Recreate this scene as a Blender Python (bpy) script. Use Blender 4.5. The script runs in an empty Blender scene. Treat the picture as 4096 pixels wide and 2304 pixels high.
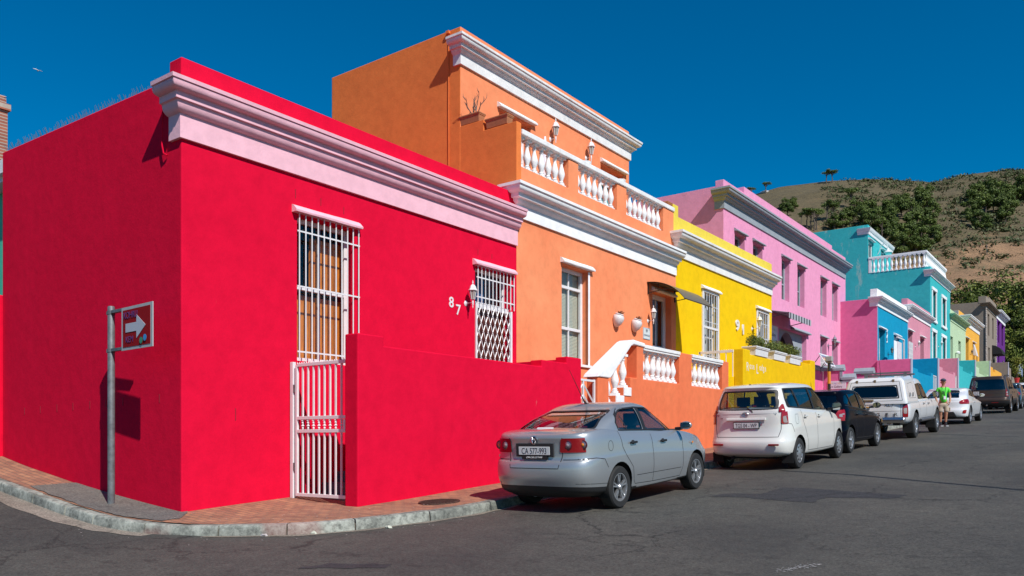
import bpy, bmesh, math, random
from mathutils import Vector, Matrix
from mathutils.bvhtree import BVHTree
R = math.radians
C = bpy.context.scene
COL = C.collection
rnd = random.Random(7)

# ---------------------------------------------------------------- camera
cam_d = bpy.data.cameras.new('camera'); cam = bpy.data.objects.new('camera', cam_d); COL.objects.link(cam)
cam.location = (0, 0, 0); cam.rotation_euler = (R(90), 0, math.atan2(.6, .8))
cam_d.lens = 28.65; cam_d.sensor_width = 36; cam_d.shift_y = .1497; cam_d.clip_end = 4000; cam_d.clip_start = .1
C.camera = cam
# ---------------------------------------------------------------- sky and sun
ELEV = R(44); LH = Vector((-.93, .367)).normalized()
LD = Vector((LH.x*math.cos(ELEV), LH.y*math.cos(ELEV), -math.sin(ELEV)))
W = bpy.data.worlds.new('World'); C.world = W; W.use_nodes = True
nt = W.node_tree; bg = nt.nodes['Background']
sky = nt.nodes.new('ShaderNodeTexSky'); sky.sky_type = 'NISHITA'; sky.sun_disc = False
sky.sun_elevation = ELEV; sky.sun_rotation = math.atan2(-LH.x, -LH.y)
sky.air_density = 1.0; sky.dust_density = 0.0; sky.ozone_density = 3.0; sky.altitude = 300
hs = nt.nodes.new('ShaderNodeHueSaturation'); hs.inputs['Saturation'].default_value = 1.62; hs.inputs['Hue'].default_value = .497
nt.links.new(sky.outputs[0], hs.inputs['Color']); nt.links.new(hs.outputs[0], bg.inputs[0])
bg.inputs[1].default_value = .095
sd = bpy.data.lights.new('sun', 'SUN'); sd.energy = 5.0; sd.angle = R(.5); sd.color = (1, .965, .91)
sun = bpy.data.objects.new('sun', sd); COL.objects.link(sun); sun.rotation_euler = LD.to_track_quat('-Z', 'Y').to_euler()
sun.location = (20, -10, 30)
C.view_settings.view_transform = 'Standard'; C.view_settings.look = 'None'; C.view_settings.exposure = 0; C.view_settings.gamma = 1
C.cycles.max_bounces = 6; C.cycles.transparent_max_bounces = 16; C.cycles.caustics_reflective = False; C.cycles.caustics_refractive = False

# ---------------------------------------------------------------- materials
def nodes(name):
    m = bpy.data.materials.new(name); m.use_nodes = True
    return m, m.node_tree, m.node_tree.nodes['Principled BSDF']
def S3(h):
    h = h.lstrip('#'); o = []
    for i in (0, 2, 4):
        c = int(h[i:i+2], 16)/255; o.append(c/12.92 if c <= .04045 else ((c+.055)/1.055)**2.4)
    return tuple(o)
def link(nt, a, b): nt.links.new(a, b)
def noise(nt, scale, detail=4, rough=.6, vec=None, dist=0):
    n = nt.nodes.new('ShaderNodeTexNoise'); n.inputs['Scale'].default_value = scale
    n.inputs['Detail'].default_value = detail; n.inputs['Roughness'].default_value = rough; n.inputs['Distortion'].default_value = dist
    if vec is not None: link(nt, vec, n.inputs['Vector'])
    return n
def ramp(nt, fac, stops):
    r = nt.nodes.new('ShaderNodeValToRGB'); e = r.color_ramp.elements
    while len(e) < len(stops): e.new(.5)
    for i, (p, c) in enumerate(stops):
        e[i].position = p; e[i].color = (c, c, c, 1) if not hasattr(c, '__len__') else (*c, 1)
    link(nt, fac, r.inputs[0]); return r
def mix(nt, fac, a, b, mode='MIX'):
    m = nt.nodes.new('ShaderNodeMix'); m.data_type = 'RGBA'; m.blend_type = mode
    for s, v in ((0, fac), (6, a), (7, b)):
        if hasattr(v, 'is_linked') or hasattr(v, 'links'): link(nt, v, m.inputs[s])
        elif s == 0: m.inputs[0].default_value = v
        else: m.inputs[s].default_value = (*v, 1)
    return m.outputs[2]
def bump(nt, b, h, strength, dist=.01, prev=None):
    n = nt.nodes.new('ShaderNodeBump'); n.inputs['Strength'].default_value = strength; n.inputs['Distance'].default_value = dist
    link(nt, h, n.inputs['Height'])
    if prev is not None: link(nt, prev.outputs[0], n.inputs['Normal'])
    link(nt, n.outputs[0], b.inputs['Normal']); return n
def pos(nt):
    return nt.nodes.new('ShaderNodeNewGeometry').outputs['Position']
MC = {}
def plain(name, col, rough=.5, metal=0, coat=0, spec=.5, emis=None, var=0):
    if name in MC: return MC[name]
    m, nt, b = nodes(name)
    b.inputs['Base Color'].default_value = (*col, 1); b.inputs['Roughness'].default_value = rough
    b.inputs['Metallic'].default_value = metal; b.inputs['Coat Weight'].default_value = coat; b.inputs['Coat Roughness'].default_value = .04
    b.inputs['Specular IOR Level'].default_value = spec
    if var:
        n = noise(nt, 9, 5, .7, pos(nt)); r = ramp(nt, n.outputs[0], [(.3, 1-var), (.7, 1.0)])
        link(nt, mix(nt, 1, col, r.outputs[0], 'MULTIPLY'), b.inputs['Base Color'])
    MC[name] = m; return m
def plaster(name, col, col2=None, stain=None, streak=.12, rough=.75, bmp=.35, fade=None, spec=.12):
    """painted plaster: cloudy tone, vertical weather streaks, trowel bump, optional worn patches"""
    m, nt, b = nodes(name); P = pos(nt)
    mp = nt.nodes.new('ShaderNodeMapping'); mp.inputs['Scale'].default_value = (.9, .9, .3); link(nt, P, mp.inputs[0])
    n1 = noise(nt, .55, 5, .6, P); n2 = noise(nt, 1.9, 6, .65, mp.outputs[0]); n3 = noise(nt, 38, 6, .7, P); n5 = noise(nt, 5, 4, .6, P)
    c2 = col2 or tuple(c*.82 for c in col)
    c = mix(nt, ramp(nt, n1.outputs[0], [(.35, 0), (.68, .8)]).outputs[0], col, c2)
    c = mix(nt, 1, c, ramp(nt, n2.outputs[0], [(.25, 1-streak*.8), (.7, 1.0)]).outputs[0], 'MULTIPLY')
    c = mix(nt, 1, c, ramp(nt, n5.outputs[0], [(.25, .90), (.62, 1.03)]).outputs[0], 'MULTIPLY')
    if stain:
        sc, thr, scol, zlo, zhi = stain
        n4 = noise(nt, sc, 8, .72, mp.outputs[0]); sx = nt.nodes.new('ShaderNodeSeparateXYZ'); link(nt, P, sx.inputs[0])
        mr = nt.nodes.new('ShaderNodeMapRange'); mr.inputs[1].default_value = zlo; mr.inputs[2].default_value = zhi; link(nt, sx.outputs[2], mr.inputs[0])
        mu = nt.nodes.new('ShaderNodeMath'); mu.operation = 'MULTIPLY'
        link(nt, ramp(nt, n4.outputs[0], [(thr, 0), (thr+.07, .85)]).outputs[0], mu.inputs[0]); link(nt, mr.outputs[0], mu.inputs[1])
        c = mix(nt, mu.outputs[0], c, scol)
    if fade:
        fcol, zlo, zhi = fade
        sx = nt.nodes.new('ShaderNodeSeparateXYZ'); link(nt, P, sx.inputs[0])
        mr = nt.nodes.new('ShaderNodeMapRange'); mr.inputs[1].default_value = zlo; mr.inputs[2].default_value = zhi; link(nt, sx.outputs[2], mr.inputs[0])
        c = mix(nt, mr.outputs[0], c, fcol)
    link(nt, c, b.inputs['Base Color']); b.inputs['Roughness'].default_value = .9; b.inputs['Specular IOR Level'].default_value = spec
    n6 = noise(nt, 3.0, 5, .6, P)
    q = bump(nt, b, n3.outputs[0], bmp, .006); bump(nt, b, n6.outputs[0], .5, .02, q)
    MC[name] = m; return m
def glass(name='window_glass', tint=(.95, .97, .96), refl=.06):
    if name in MC: return MC[name]
    m, nt, b = nodes(name); nt.nodes.remove(b)
    tr = nt.nodes.new('ShaderNodeBsdfTransparent'); tr.inputs[0].default_value = (*tint, 1)
    gl = nt.nodes.new('ShaderNodeBsdfGlossy'); gl.inputs['Roughness'].default_value = .02
    lw = nt.nodes.new('ShaderNodeLayerWeight'); lw.inputs[0].default_value = .5
    fr = nt.nodes.new('ShaderNodeMath'); fr.operation = 'POWER'; fr.inputs[1].default_value = 4; link(nt, lw.outputs['Facing'], fr.inputs[0])
    ad = nt.nodes.new('ShaderNodeMath'); ad.operation = 'MULTIPLY_ADD'; ad.inputs[1].default_value = .85; ad.inputs[2].default_value = refl; ad.use_clamp = True
    mx = nt.nodes.new('ShaderNodeMixShader'); link(nt, fr.outputs[0], ad.inputs[0]); link(nt, ad.outputs[0], mx.inputs[0])
    link(nt, tr.outputs[0], mx.inputs[1]); link(nt, gl.outputs[0], mx.inputs[2])
    link(nt, mx.outputs[0], nt.nodes['Material Output'].inputs[0]); MC[name] = m; return m

white = plaster('white_trim_paint', (.84, .845, .85), (.80, .81, .82), streak=.06, bmp=.25)
white_dirty = plaster('weathered_white_paint', (.82, .82, .81), (.72, .725, .73), stain=(2.5, .56, (.42, .42, .42), -5, 30), streak=.16)
iron_white = plain('white_enamel_metal', (.78, .77, .78), .35, var=.12)
iron_black = plain('black_painted_metal', (.02, .018, .018), .4)
dark = plain('dark_room', (.015, .015, .017), .9)
M_red = plaster('crimson_plaster', (.73, .006, .040), (.68, .005, .036), stain=(3.2, .70, (.62, .14, .14), 3.2, -.9), streak=.07, spec=.04)
M_pinktrim = plaster('pale_pink_plaster', (.86, .49, .57), (.82, .46, .54), streak=.06)
M_or = plaster('orange_plaster', (.88, .31, .145), (.83, .23, .10), stain=(2.1, .70, (.80, .40, .25), 4, 8), streak=.09)
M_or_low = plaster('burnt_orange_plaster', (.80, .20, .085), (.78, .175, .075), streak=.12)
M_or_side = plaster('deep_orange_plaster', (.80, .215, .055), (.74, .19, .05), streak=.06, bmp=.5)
M_yel = plaster('yellow_plaster', (.83, .54, .004), (.80, .49, .004), stain=(1.3, .70, (.85, .66, .10), 3.5, 5.5), streak=.05)
M_yel2 = plaster('pale_yellow_plaster', (.80, .62, .07), (.76, .58, .09), stain=(1.5, .66, (.80, .70, .25), 5, 6.5), streak=.1)
M_yel3 = plaster('ochre_yellow_plaster', (.80, .50, .004), (.74, .44, .006), streak=.08)
M_pink = plaster('bubblegum_pink_plaster', (.80, .33, .51), (.77, .30, .48), streak=.08, stain=(1.2, .6, (.20, .12, .14), 9.3, 10.5))
M_hot = plaster('hot_pink_plaster', (.74, .16, .34), (.70, .14, .31), streak=.06)
M_grey = plaster('blue_grey_paint', (.33, .37, .41), (.28, .32, .36), streak=.1)
M_blue = plaster('azure_plaster', (.006, .30, .50), (.005, .27, .46), streak=.08)
M_lp = plaster('dusty_pink_plaster', (.66, .28, .36), (.60, .25, .33), streak=.06)
M_teal = plaster('teal_plaster', (.05, .47, .49), (.04, .42, .45), streak=.08, stain=(1.4, .56, (.36, .50, .46), 9.3, 12.0))
M_mint = plaster('mint_plaster', (.50, .64, .42), (.46, .60, .39), streak=.06)
M_amber = plaster('amber_plaster', (.82, .43, .07), (.78, .39, .06), streak=.06)
M_taupe = plaster('taupe_plaster', (.30, .25, .205), (.27, .225, .185), streak=.08)
M_purple = plaster('purple_plaster', (.14, .03, .22), (.12, .025, .19), streak=.08)
M_seafoam = plaster('seafoam_plaster', (.08, .55, .38), (.07, .5, .35))
roofm = plain('roof_felt', (.12, .11, .11), .9)
G_win = glass(); G_car = glass('car_glass', (.50, .56, .60), .10)

def tiled(name, scale, c1, c2, mortar, bw=.5, rh=.25, msz=.02, bmp=.5, axis=None, var=.25):
    m, nt, b = nodes(name); P = pos(nt); t = nt.nodes.new('ShaderNodeTexBrick')
    v = P
    if axis:
        mp = nt.nodes.new('ShaderNodeMapping'); mp.inputs['Rotation'].default_value = axis; link(nt, P, mp.inputs[0]); v = mp.outputs[0]
    link(nt, v, t.inputs['Vector'])
    t.inputs['Scale'].default_value = scale; t.inputs['Color1'].default_value = (*c1, 1); t.inputs['Color2'].default_value = (*c2, 1)
    t.inputs['Mortar'].default_value = (*mortar, 1); t.inputs['Brick Width'].default_value = bw; t.inputs['Row Height'].default_value = rh; t.inputs['Mortar Size'].default_value = msz
    n = noise(nt, 2.2, 6, .7, P); n2 = noise(nt, 30, 5, .7, P)
    c = mix(nt, 1, t.outputs[0], ramp(nt, n.outputs[0], [(.3, 1-var), (.7, 1.1)]).outputs[0], 'MULTIPLY')
    c = mix(nt, ramp(nt, n2.outputs[0], [(.5, 0), (.72, .35)]).outputs[0], c, (.33, .25, .19))
    link(nt, c, b.inputs['Base Color']); b.inputs['Roughness'].default_value = .85
    q = bump(nt, b, n2.outputs[0], .4, .004); bump(nt, b, t.outputs[1], -bmp, .006, q); MC[name] = m; return m
M_brick = tiled('clay_paving_brick', 1, (.44, .21, .115), (.30, .13, .08), (.15, .10, .07), .20, .10, .008)
M_chim = tiled('red_chimney_brick', 1, (.42, .13, .07), (.28, .09, .06), (.42, .36, .30), .22, .075, .012, axis=(R(90), 0, 0))
def asphalt(name, col, col2, white_spk=.5):
    m, nt, b = nodes(name); P = pos(nt)
    n1 = noise(nt, .35, 5, .65, P); n2 = noise(nt, 34, 5, .85, P); n3 = noise(nt, 6, 6, .75, P); v = nt.nodes.new('ShaderNodeTexVoronoi'); v.inputs['Scale'].default_value = 46; link(nt, P, v.inputs['Vector'])
    mp = nt.nodes.new('ShaderNodeMapping'); mp.inputs['Scale'].default_value = (.8, 1.3, 1); link(nt, P, mp.inputs[0]); n4 = noise(nt, 2.6, 8, .75, mp.outputs[0])
    c = mix(nt, ramp(nt, n1.outputs[0], [(.35, 0), (.65, 1)]).outputs[0], col, col2)
    c = mix(nt, 1, c, ramp(nt, n2.outputs[0], [(.32, .35), (.68, 1.7)]).outputs[0], 'MULTIPLY')
    c = mix(nt, ramp(nt, v.outputs['Distance'], [(.04, white_spk), (.16, 0)]).outputs[0], c, (.20, .18, .155))
    c = mix(nt, 1, c, ramp(nt, n3.outputs[0], [(.32, .80), (.62, 1.08)]).outputs[0], 'MULTIPLY')
    c = mix(nt, ramp(nt, n4.outputs[0], [(.585, 0), (.64, .6)]).outputs[0], c, tuple(x*.55 for x in col))
    c = mix(nt, ramp(nt, n4.outputs[0], [(.25, .4), (.36, 0)]).outputs[0], c, tuple(x*1.5 for x in col))
    vc = nt.nodes.new('ShaderNodeTexVoronoi'); vc.feature = 'DISTANCE_TO_EDGE'; vc.inputs['Scale'].default_value = .55
    nd = noise(nt, 2.0, 6, .7, P); vm = nt.nodes.new('ShaderNodeVectorMath'); vm.operation = 'MULTIPLY_ADD'; vm.inputs[1].default_value = (.9, .9, 0); link(nt, nd.outputs['Color'], vm.inputs[0]); link(nt, P, vm.inputs[2]); link(nt, vm.outputs[0], vc.inputs['Vector'])
    nm_ = noise(nt, .3, 3, .5, P); mm = nt.nodes.new('ShaderNodeMath'); mm.operation = 'MULTIPLY'
    link(nt, ramp(nt, vc.outputs['Distance'], [(.004, .75), (.014, 0)]).outputs[0], mm.inputs[0]); link(nt, ramp(nt, nm_.outputs[0], [(.48, 0), (.56, 1)]).outputs[0], mm.inputs[1])
    c = mix(nt, mm.outputs[0], c, tuple(x*.35 for x in col))
    link(nt, c, b.inputs['Base Color']); b.inputs['Roughness'].default_value = .8; b.inputs['Specular IOR Level'].default_value = .35
    q = bump(nt, b, n2.outputs[0], .8, .006); bump(nt, b, n3.outputs[0], .3, .01, q); MC[name] = m; return m
M_road = asphalt('asphalt', (.053, .051, .046), (.085, .080, .068))
M_patch = asphalt('fresh_asphalt', (.036, .036, .038), (.042, .041, .042), .15)
M_pav_as = asphalt('worn_asphalt', (.13, .125, .115), (.17, .155, .13), .35)
M_gutter = asphalt('gutter_concrete', (.26, .22, .18), (.20, .165, .13), .3)
def kerbm():
    m, nt, b = nodes('kerb_concrete'); P = pos(nt)
    n1 = noise(nt, 1.7, 7, .75, P); n2 = noise(nt, 14, 6, .7, P); n3 = noise(nt, .8, 3, .5, P)
    c = mix(nt, ramp(nt, n1.outputs[0], [(.42, 0), (.6, 1)]).outputs[0], (.36, .37, .32), (.15, .155, .135))
    c = mix(nt, 1, c, ramp(nt, n2.outputs[0], [(.32, .45), (.55, 1.1)]).outputs[0], 'MULTIPLY')
    c = mix(nt, ramp(nt, n3.outputs[0], [(.60, 0), (.66, .25)]).outputs[0], c, (.42, .10, .08))
    link(nt, c, b.inputs['Base Color']); b.inputs['Roughness'].default_value = .85; bump(nt, b, n2.outputs[0], .7, .01)
    return m
M_kerb = kerbm()
def woodm():
    m, nt, b = nodes('varnished_pine'); P = pos(nt)
    mp = nt.nodes.new('ShaderNodeMapping'); mp.inputs['Scale'].default_value = (14, 14, 1.2); link(nt, P, mp.inputs[0]); n = noise(nt, 2.5, 6, .65, mp.outputs[0], 1.5)
    w = nt.nodes.new('ShaderNodeTexWave'); w.bands_direction = 'Y'; w.inputs['Scale'].default_value = 3.2; link(nt, P, w.inputs[0])
    c = mix(nt, ramp(nt, n.outputs[0], [(.3, 0), (.7, 1)]).outputs[0], (.80, .27, .035), (.42, .11, .016))
    c = mix(nt, ramp(nt, w.outputs[0], [(.0, .8), (.06, 0)]).outputs[0], c, (.05, .015, .005))
    link(nt, c, b.inputs['Base Color']); b.inputs['Roughness'].default_value = .4; return m
M_wood = woodm()
M_doorwood = plain('dark_varnished_wood', (.13, .028, .015), .35, var=.3)
M_blind = plain('cream_blind', (.55, .55, .45), .6, var=.1)
M_terra = plain('terracotta', (.45, .17, .07), .75, var=.25)
M_galv = plain('galvanised_steel', (.19, .20, .21), .55, metal=.2, var=.55)
M_stick = plain('dry_branch', (.22, .15, .12), .85, var=.3)

# ---------------------------------------------------------------- object helpers
ORG = {}
def L(o, label=None, cat=None, group=None, kind=None):
    if label: o['label'] = label
    if cat: o['category'] = cat
    if group: o['group'] = group
    if kind: o['kind'] = kind
    return o
def thing(name, loc, label, cat, group=None, kind=None):
    o = bpy.data.objects.new(name, None); COL.objects.link(o); o.location = loc; o.empty_display_size = .2
    ORG[o.name] = Vector(loc); return L(o, label, cat, group, kind)
class MB:
    def __init__(s): s.bm = bmesh.new()
    def face(s, pts):
        try: return s.bm.faces.new([s.bm.verts.new(p) for p in pts])
        except ValueError: return None
    def box(s, x0, x1, y0, y1, z0, z1):
        v = [s.bm.verts.new((x, y, z)) for x in (x0, x1) for y in (y0, y1) for z in (z0, z1)]
        for f in ((0, 1, 3, 2), (4, 6, 7, 5), (0, 4, 5, 1), (2, 3, 7, 6), (0, 2, 6, 4), (1, 5, 7, 3)): s.bm.faces.new([v[i] for i in f])
        return s
    def prism(s, pts, vec):
        vec = Vector(vec); a = [s.bm.verts.new(p) for p in pts]; b = [s.bm.verts.new(Vector(p)+vec) for p in pts]; n = len(pts)
        s.bm.faces.new(a[::-1]); s.bm.faces.new(b)
        for i in range(n): s.bm.faces.new((a[i], a[(i+1) % n], b[(i+1) % n], b[i]))
        return s
    def tube(s, pts, r, seg=8, cap=True):
        pts = [Vector(p) for p in pts]; n = len(pts); rs = r if hasattr(r, '__len__') else [r]*n; rings = []
        up = None
        for i, p in enumerate(pts):
            t = (pts[min(i+1, n-1)]-pts[max(i-1, 0)]).normalized()
            if up is None: up = t.orthogonal().normalized()
            u = (up-t*up.dot(t)); u = u.normalized() if u.length > 1e-6 else t.orthogonal().normalized(); up = u; w = t.cross(u)
            rings.append([s.bm.verts.new(p+(u*math.cos(a)+w*math.sin(a))*rs[i]) for a in [2*math.pi*(k+.5)/seg for k in range(seg)]])
        for a, b in zip(rings, rings[1:]):
            for k in range(seg): s.bm.faces.new((a[k], a[(k+1) % seg], b[(k+1) % seg], b[k]))
        if cap: s.bm.faces.new(rings[0][::-1]); s.bm.faces.new(rings[-1])
        return s
    def lathe(s, prof, c=(0, 0, 0), seg=16, M=None, closed=False):
        c = Vector(c); rings = []
        for r, z in prof:
            rr = []
            for k in range(seg):
                a = 2*math.pi*(k+.5)/seg; v = Vector((max(r, 1e-4)*math.cos(a), max(r, 1e-4)*math.sin(a), z))
                if M is not None: v = M @ v
                rr.append(s.bm.verts.new(c+v))
            rings.append(rr)
        for a, b in zip(rings, rings[1:]):
            for k in range(seg): s.bm.faces.new((a[k], a[(k+1) % seg], b[(k+1) % seg], b[k]))
        if closed:
            a, b = rings[-1], rings[0]
            for k in range(seg): s.bm.faces.new((a[k], a[(k+1) % seg], b[(k+1) % seg], b[k]))
        else: s.bm.faces.new(rings[0][::-1]); s.bm.faces.new(rings[-1])
        return s
    def build(s, name, m, parent=None, org=None, smooth=False, bevel=0, seg=2, keep=False, angle=40):
        bm = s.bm
        if org is None: org = ORG[parent.name] if parent is not None else Vector((0, 0, 0))
        org = Vector(org)
        bmesh.ops.translate(bm, verts=bm.verts, vec=-org)
        if not keep: bmesh.ops.recalc_face_normals(bm, faces=bm.faces)
        me = bpy.data.meshes.new(name); bm.to_mesh(me); bm.free(); s.bm = None
        for mm in (m if isinstance(m, (list, tuple)) else [m]): me.materials.append(mm)
        if smooth:
            for p in me.polygons: p.use_smooth = True
        o = bpy.data.objects.new(name, me); COL.objects.link(o)
        if parent is not None:
            o.parent = parent; o.location = org-ORG[parent.name]
        else: o.location = org
        ORG[o.name] = org
        if bevel:
            b = o.modifiers.new('bevel', 'BEVEL'); b.width = bevel; b.segments = seg; b.limit_method = 'ANGLE'; b.angle_limit = R(angle)
            if smooth is False:
                for p in me.polygons: p.use_smooth = False
        elif smooth and smooth != 'all':
            try: me.set_sharp_from_angle(angle=R(angle))
            except Exception: pass
        return o
def copy_tree(o, parent=None):
    c = o.copy(); COL.objects.link(c); c.parent = parent; ORG[c.name] = ORG.get(o.name, Vector())
    for ch in list(o.children): copy_tree(ch, c)
    return c
def text_bm(s, size, M, extr=.004, ax='LEFT', sx=1.0, spacing=1.0, off=0):
    """letters as a mesh placed by matrix M (text plane xy, outward +z)"""
    cu = bpy.data.curves.new('lettering', 'FONT'); cu.body = s; cu.size = size; cu.extrude = extr; cu.align_x = ax; cu.space_character = spacing; cu.offset = off
    ob = bpy.data.objects.new('lettering', cu); COL.objects.link(ob)
    dg = bpy.context.evaluated_depsgraph_get(); me = bpy.data.meshes.new_from_object(ob.evaluated_get(dg))
    COL.objects.unlink(ob); bpy.data.objects.remove(ob); bpy.data.curves.remove(cu)
    bm = bmesh.new(); bm.from_mesh(me); bpy.data.meshes.remove(me)
    bmesh.ops.transform(bm, matrix=M @ Matrix.Diagonal((sx, 1, 1, 1)), verts=bm.verts)
    r = MB(); r.bm.free(); r.bm = bm; return r
def merge(a, b):
    me = bpy.data.meshes.new('t'); b.bm.to_mesh(me); a.bm.from_mesh(me); bpy.data.meshes.remove(me); b.bm.free(); return a
# outward +X, text runs along +Y? seen from the street (+X side) left-to-right is +Y
M_st = lambda x, y, z: Matrix(((0, 0, 1, x), (1, 0, 0, y), (0, 1, 0, z), (0, 0, 0, 1)))
# outward -Y, text runs along +X
M_sd = lambda x, y, z: Matrix(((1, 0, 0, x), (0, 0, -1, y), (0, 1, 0, z), (0, 0, 0, 1)))
# ---------------------------------------------------------------- terrain
def g(X, Y):
    d = max(0, -9.5-X); Yc = min(max(Y, -40), 135)
    return -1.55+.062*Yc+.0705*d+.007*d*d if d < 12 else -1.55+.062*Yc+.846+1.008+.12*(d-12)
def sheet(name, xs, ys, off, m, f=g, label=None, kind='structure'):
    bm = bmesh.new(); V = [[bm.verts.new((x, y, f(x, y)+off)) for y in ys] for x in xs]
    for i in range(len(xs)-1):
        for j in range(len(ys)-1): bm.faces.new((V[i][j], V[i+1][j], V[i+1][j+1], V[i][j+1]))
    b = MB(); b.bm.free(); b.bm = bm; o = b.build(name, m, smooth=True); o['kind'] = kind; return o
fr = lambda a, b, n: [a+(b-a)*i/n for i in range(n+1)]
sheet('road', fr(-44, 16, 60), fr(-30, 150, 90), 0, M_road)
gr_m = plain('dry_ground', (.055, .052, .045), .95, var=.4)
sheet('ground', fr(-900, 900, 30), fr(-900, 1500, 30), -2.2, gr_m, lambda x, y: -1.55+.062*min(max(y, -40), 135))
# kerb: the line of its foot, street side, and the inner edge of the pavement
KP = [(-24, 5.2), (-20, 5.25), (-17, 5.3), (-14, 5.33), (-12.6, 5.33), (-11.2, 5.29), (-10.5, 5.33), (-9.9, 5.5), (-9.25, 5.80), (-8.6, 6.1), (-8.0, 6.5), (-7.64, 7.05), (-7.38, 7.73), (-7.22, 8.35), (-7.16, 9.0), (-7.22, 9.6), (-7.28, 10.4), (-7.28, 12.5), (-7.2, 13.6), (-6.95, 15.0), (-6.87, 16), (-6.8, 20), (-6.75, 30), (-6.6, 45), (-6.5, 60), (-6.4, 80), (-6.3, 100), (-6.2, 130)]
def resample(P, st):
    out = [Vector(P[0])]; 
    for a, b in zip(P, P[1:]):
        a, b = Vector(a), Vector(b); n = max(1, round((b-a).length/st))
        out += [a.lerp(b, i/n) for i in range(1, n+1)]
    return out
def smooth2(P, n=2):
    P = [Vector(p) for p in P]
    for _ in range(n):
        Q = [P[0]]
        for a, b in zip(P, P[1:]): Q += [a.lerp(b, .25), a.lerp(b, .75)]
        P = Q+[P[-1]]
    return P
K = resample(smooth2(KP, 2), .25)
def nrm(P, i):
    t = (P[min(i+1, len(P)-1)]-P[max(i-1, 0)]).normalized(); return Vector((-t.y, t.x))     # towards the houses
mb = MB(); HK = .135; acc = 0; seglen = .9; run = []
stones = []; cur = [0]
for i in range(1, len(K)):
    acc += (K[i]-K[i-1]).length; cur.append(i)
    if acc > seglen or i == len(K)-1: stones.append(cur); cur = [i]; acc = 0; seglen = rnd.uniform(.75, 1.0)
for st in stones:
    dz = rnd.uniform(-.006, .006); dn = rnd.uniform(-.006, .006); rings = []
    for q, i in enumerate(st):
        p = K[i]; n = nrm(K, i); e = 0
        if q == 0: p = p.lerp(K[st[1]], .06) if len(st) > 1 else p
        if q == len(st)-1 and len(st) > 1: p = p.lerp(K[st[-2]], .06)
        z = g(p.x, p.y)+dz
        pr = [(-.0, -.1), (-.0, .02), (.012, HK-.03), (.022, HK-.008), (.045, HK), (.16, HK+.002), (.16, -.1)]
        rings.append([mb.bm.verts.new((p.x+n.x*(a+dn), p.y+n.y*(a+dn), z+h)) for a, h in pr])
    for a, b in zip(rings, rings[1:]):
        for k in range(len(a)-1): mb.bm.faces.new((a[k], b[k], b[k+1], a[k+1]))
    mb.bm.faces.new(rings[0]); mb.bm.faces.new(rings[-1][::-1])
o = mb.build('kerb', M_kerb, smooth=True, angle=50); o['kind'] = 'structure'
# dark bedding behind the joints
mb = MB(); prev = None
for i in range(len(K)):
    n = nrm(K, i); p = K[i]+n*.03; q = K[i]+n*.15; z = g(K[i].x, K[i].y)
    a = [mb.bm.verts.new((p.x, p.y, z-.05)), mb.bm.verts.new((p.x, p.y, z+HK-.05)), mb.bm.verts.new((q.x, q.y, z+HK-.03))]
    if prev:
        for k in (0, 1): mb.bm.faces.new((prev[k], a[k], a[k+1], prev[k+1]))
    prev = a
o = mb.build('kerb_joints', plain('joint_mortar', (.13, .11, .085), .95)); o['kind'] = 'structure'
# pavement: from the kerb to behind the wall line
def inner(p):
    if p.x < -10.6: return Vector((p.x, 6.45))
    if p.y < 7.4: t = max(0, (p.y-5.3)/2.1); return Vector((-10.6, 6.45+2.3*t))
    if p.y < 7.9: t = (p.y-7.4)/.5; return Vector((-10.6+1.65*t, 8.75))
    return Vector((-8.95 if p.y < 29 or p.y > 46 else -10.5, max(8.75, p.y)))
mb = MB(); prev = None
for i in range(len(K)):
    n = nrm(K, i); a = K[i]+n*.155; b = inner(K[i]); b2 = a.lerp(b, 1)
    row = []
    for t in range(7):
        p = a.lerp(b2, t/6); row.append(mb.bm.verts.new((p.x, p.y, g(p.x, p.y)+HK-.004+.004*math.sin(p.x*3+p.y*2))))
    if prev:
        for k in range(6): mb.bm.faces.new((prev[k], row[k], row[k+1], prev[k+1]))
    prev = row
o = mb.build('pavement', M_brick, smooth=True); o['kind'] = 'structure'
def blob(name, pts, off, m, rough=.06, n=3, kind='structure', f=g, label=None):
    P = [Vector(p) for p in pts]+[Vector(pts[0])]; Q = resample(P, .12)[:-1]; mb = MB()
    c = sum(Q, Vector((0, 0)))/len(Q)
    R_ = random.Random(len(name)+int(abs(c.x)*10)); Q = [q+Vector((R_.uniform(-rough, rough), R_.uniform(-rough, rough))) for q in Q]
    rings = [[mb.bm.verts.new((c.x+(q.x-c.x)*s, c.y+(q.y-c.y)*s, f(c.x+(q.x-c.x)*s, c.y+(q.y-c.y)*s)+off)) for q in Q] for s in (1, .75, .5, .25)]
    for a, b in zip(rings, rings[1:]):
        for k in range(len(a)): mb.bm.faces.new((a[k], a[(k+1) % len(a)], b[(k+1) % len(a)], b[k]))
    mb.bm.faces.new(rings[-1]); o = mb.build(name, m, smooth=True); o['kind'] = kind; return o
blob('pavement_patch', [(-13.4, 5.55), (-13.3, 6.35), (-11, 6.35), (-10.3, 6.3), (-9.9, 5.95), (-9.95, 5.72), (-10.5, 5.52), (-11.2, 5.47)], HK+.006, M_pav_as, .02)
blob('road_patch', [(-5.0, 11.6), (-4.87, 12.02), (-4.39, 12.09), (-4.36, 13.07), (-3.55, 12.93), (-2.44, 12.58), (-2.54, 12.21), (-3.41, 11.99), (-3.4, 11.43), (-3.91, 11.48), (-4.61, 11.65)], .004, M_patch, .03)
for q in ([(-6.45, 5.09), (-6.35, 5.4), (-5.95, 5.52), (-5.64, 5.67), (-5.72, 5.41), (-6.05, 5.2)],): blob('road_stain', q, .004, M_patch, .06)
dust = plain('white_dust', (.42, .41, .40), .95, var=.4)
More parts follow.
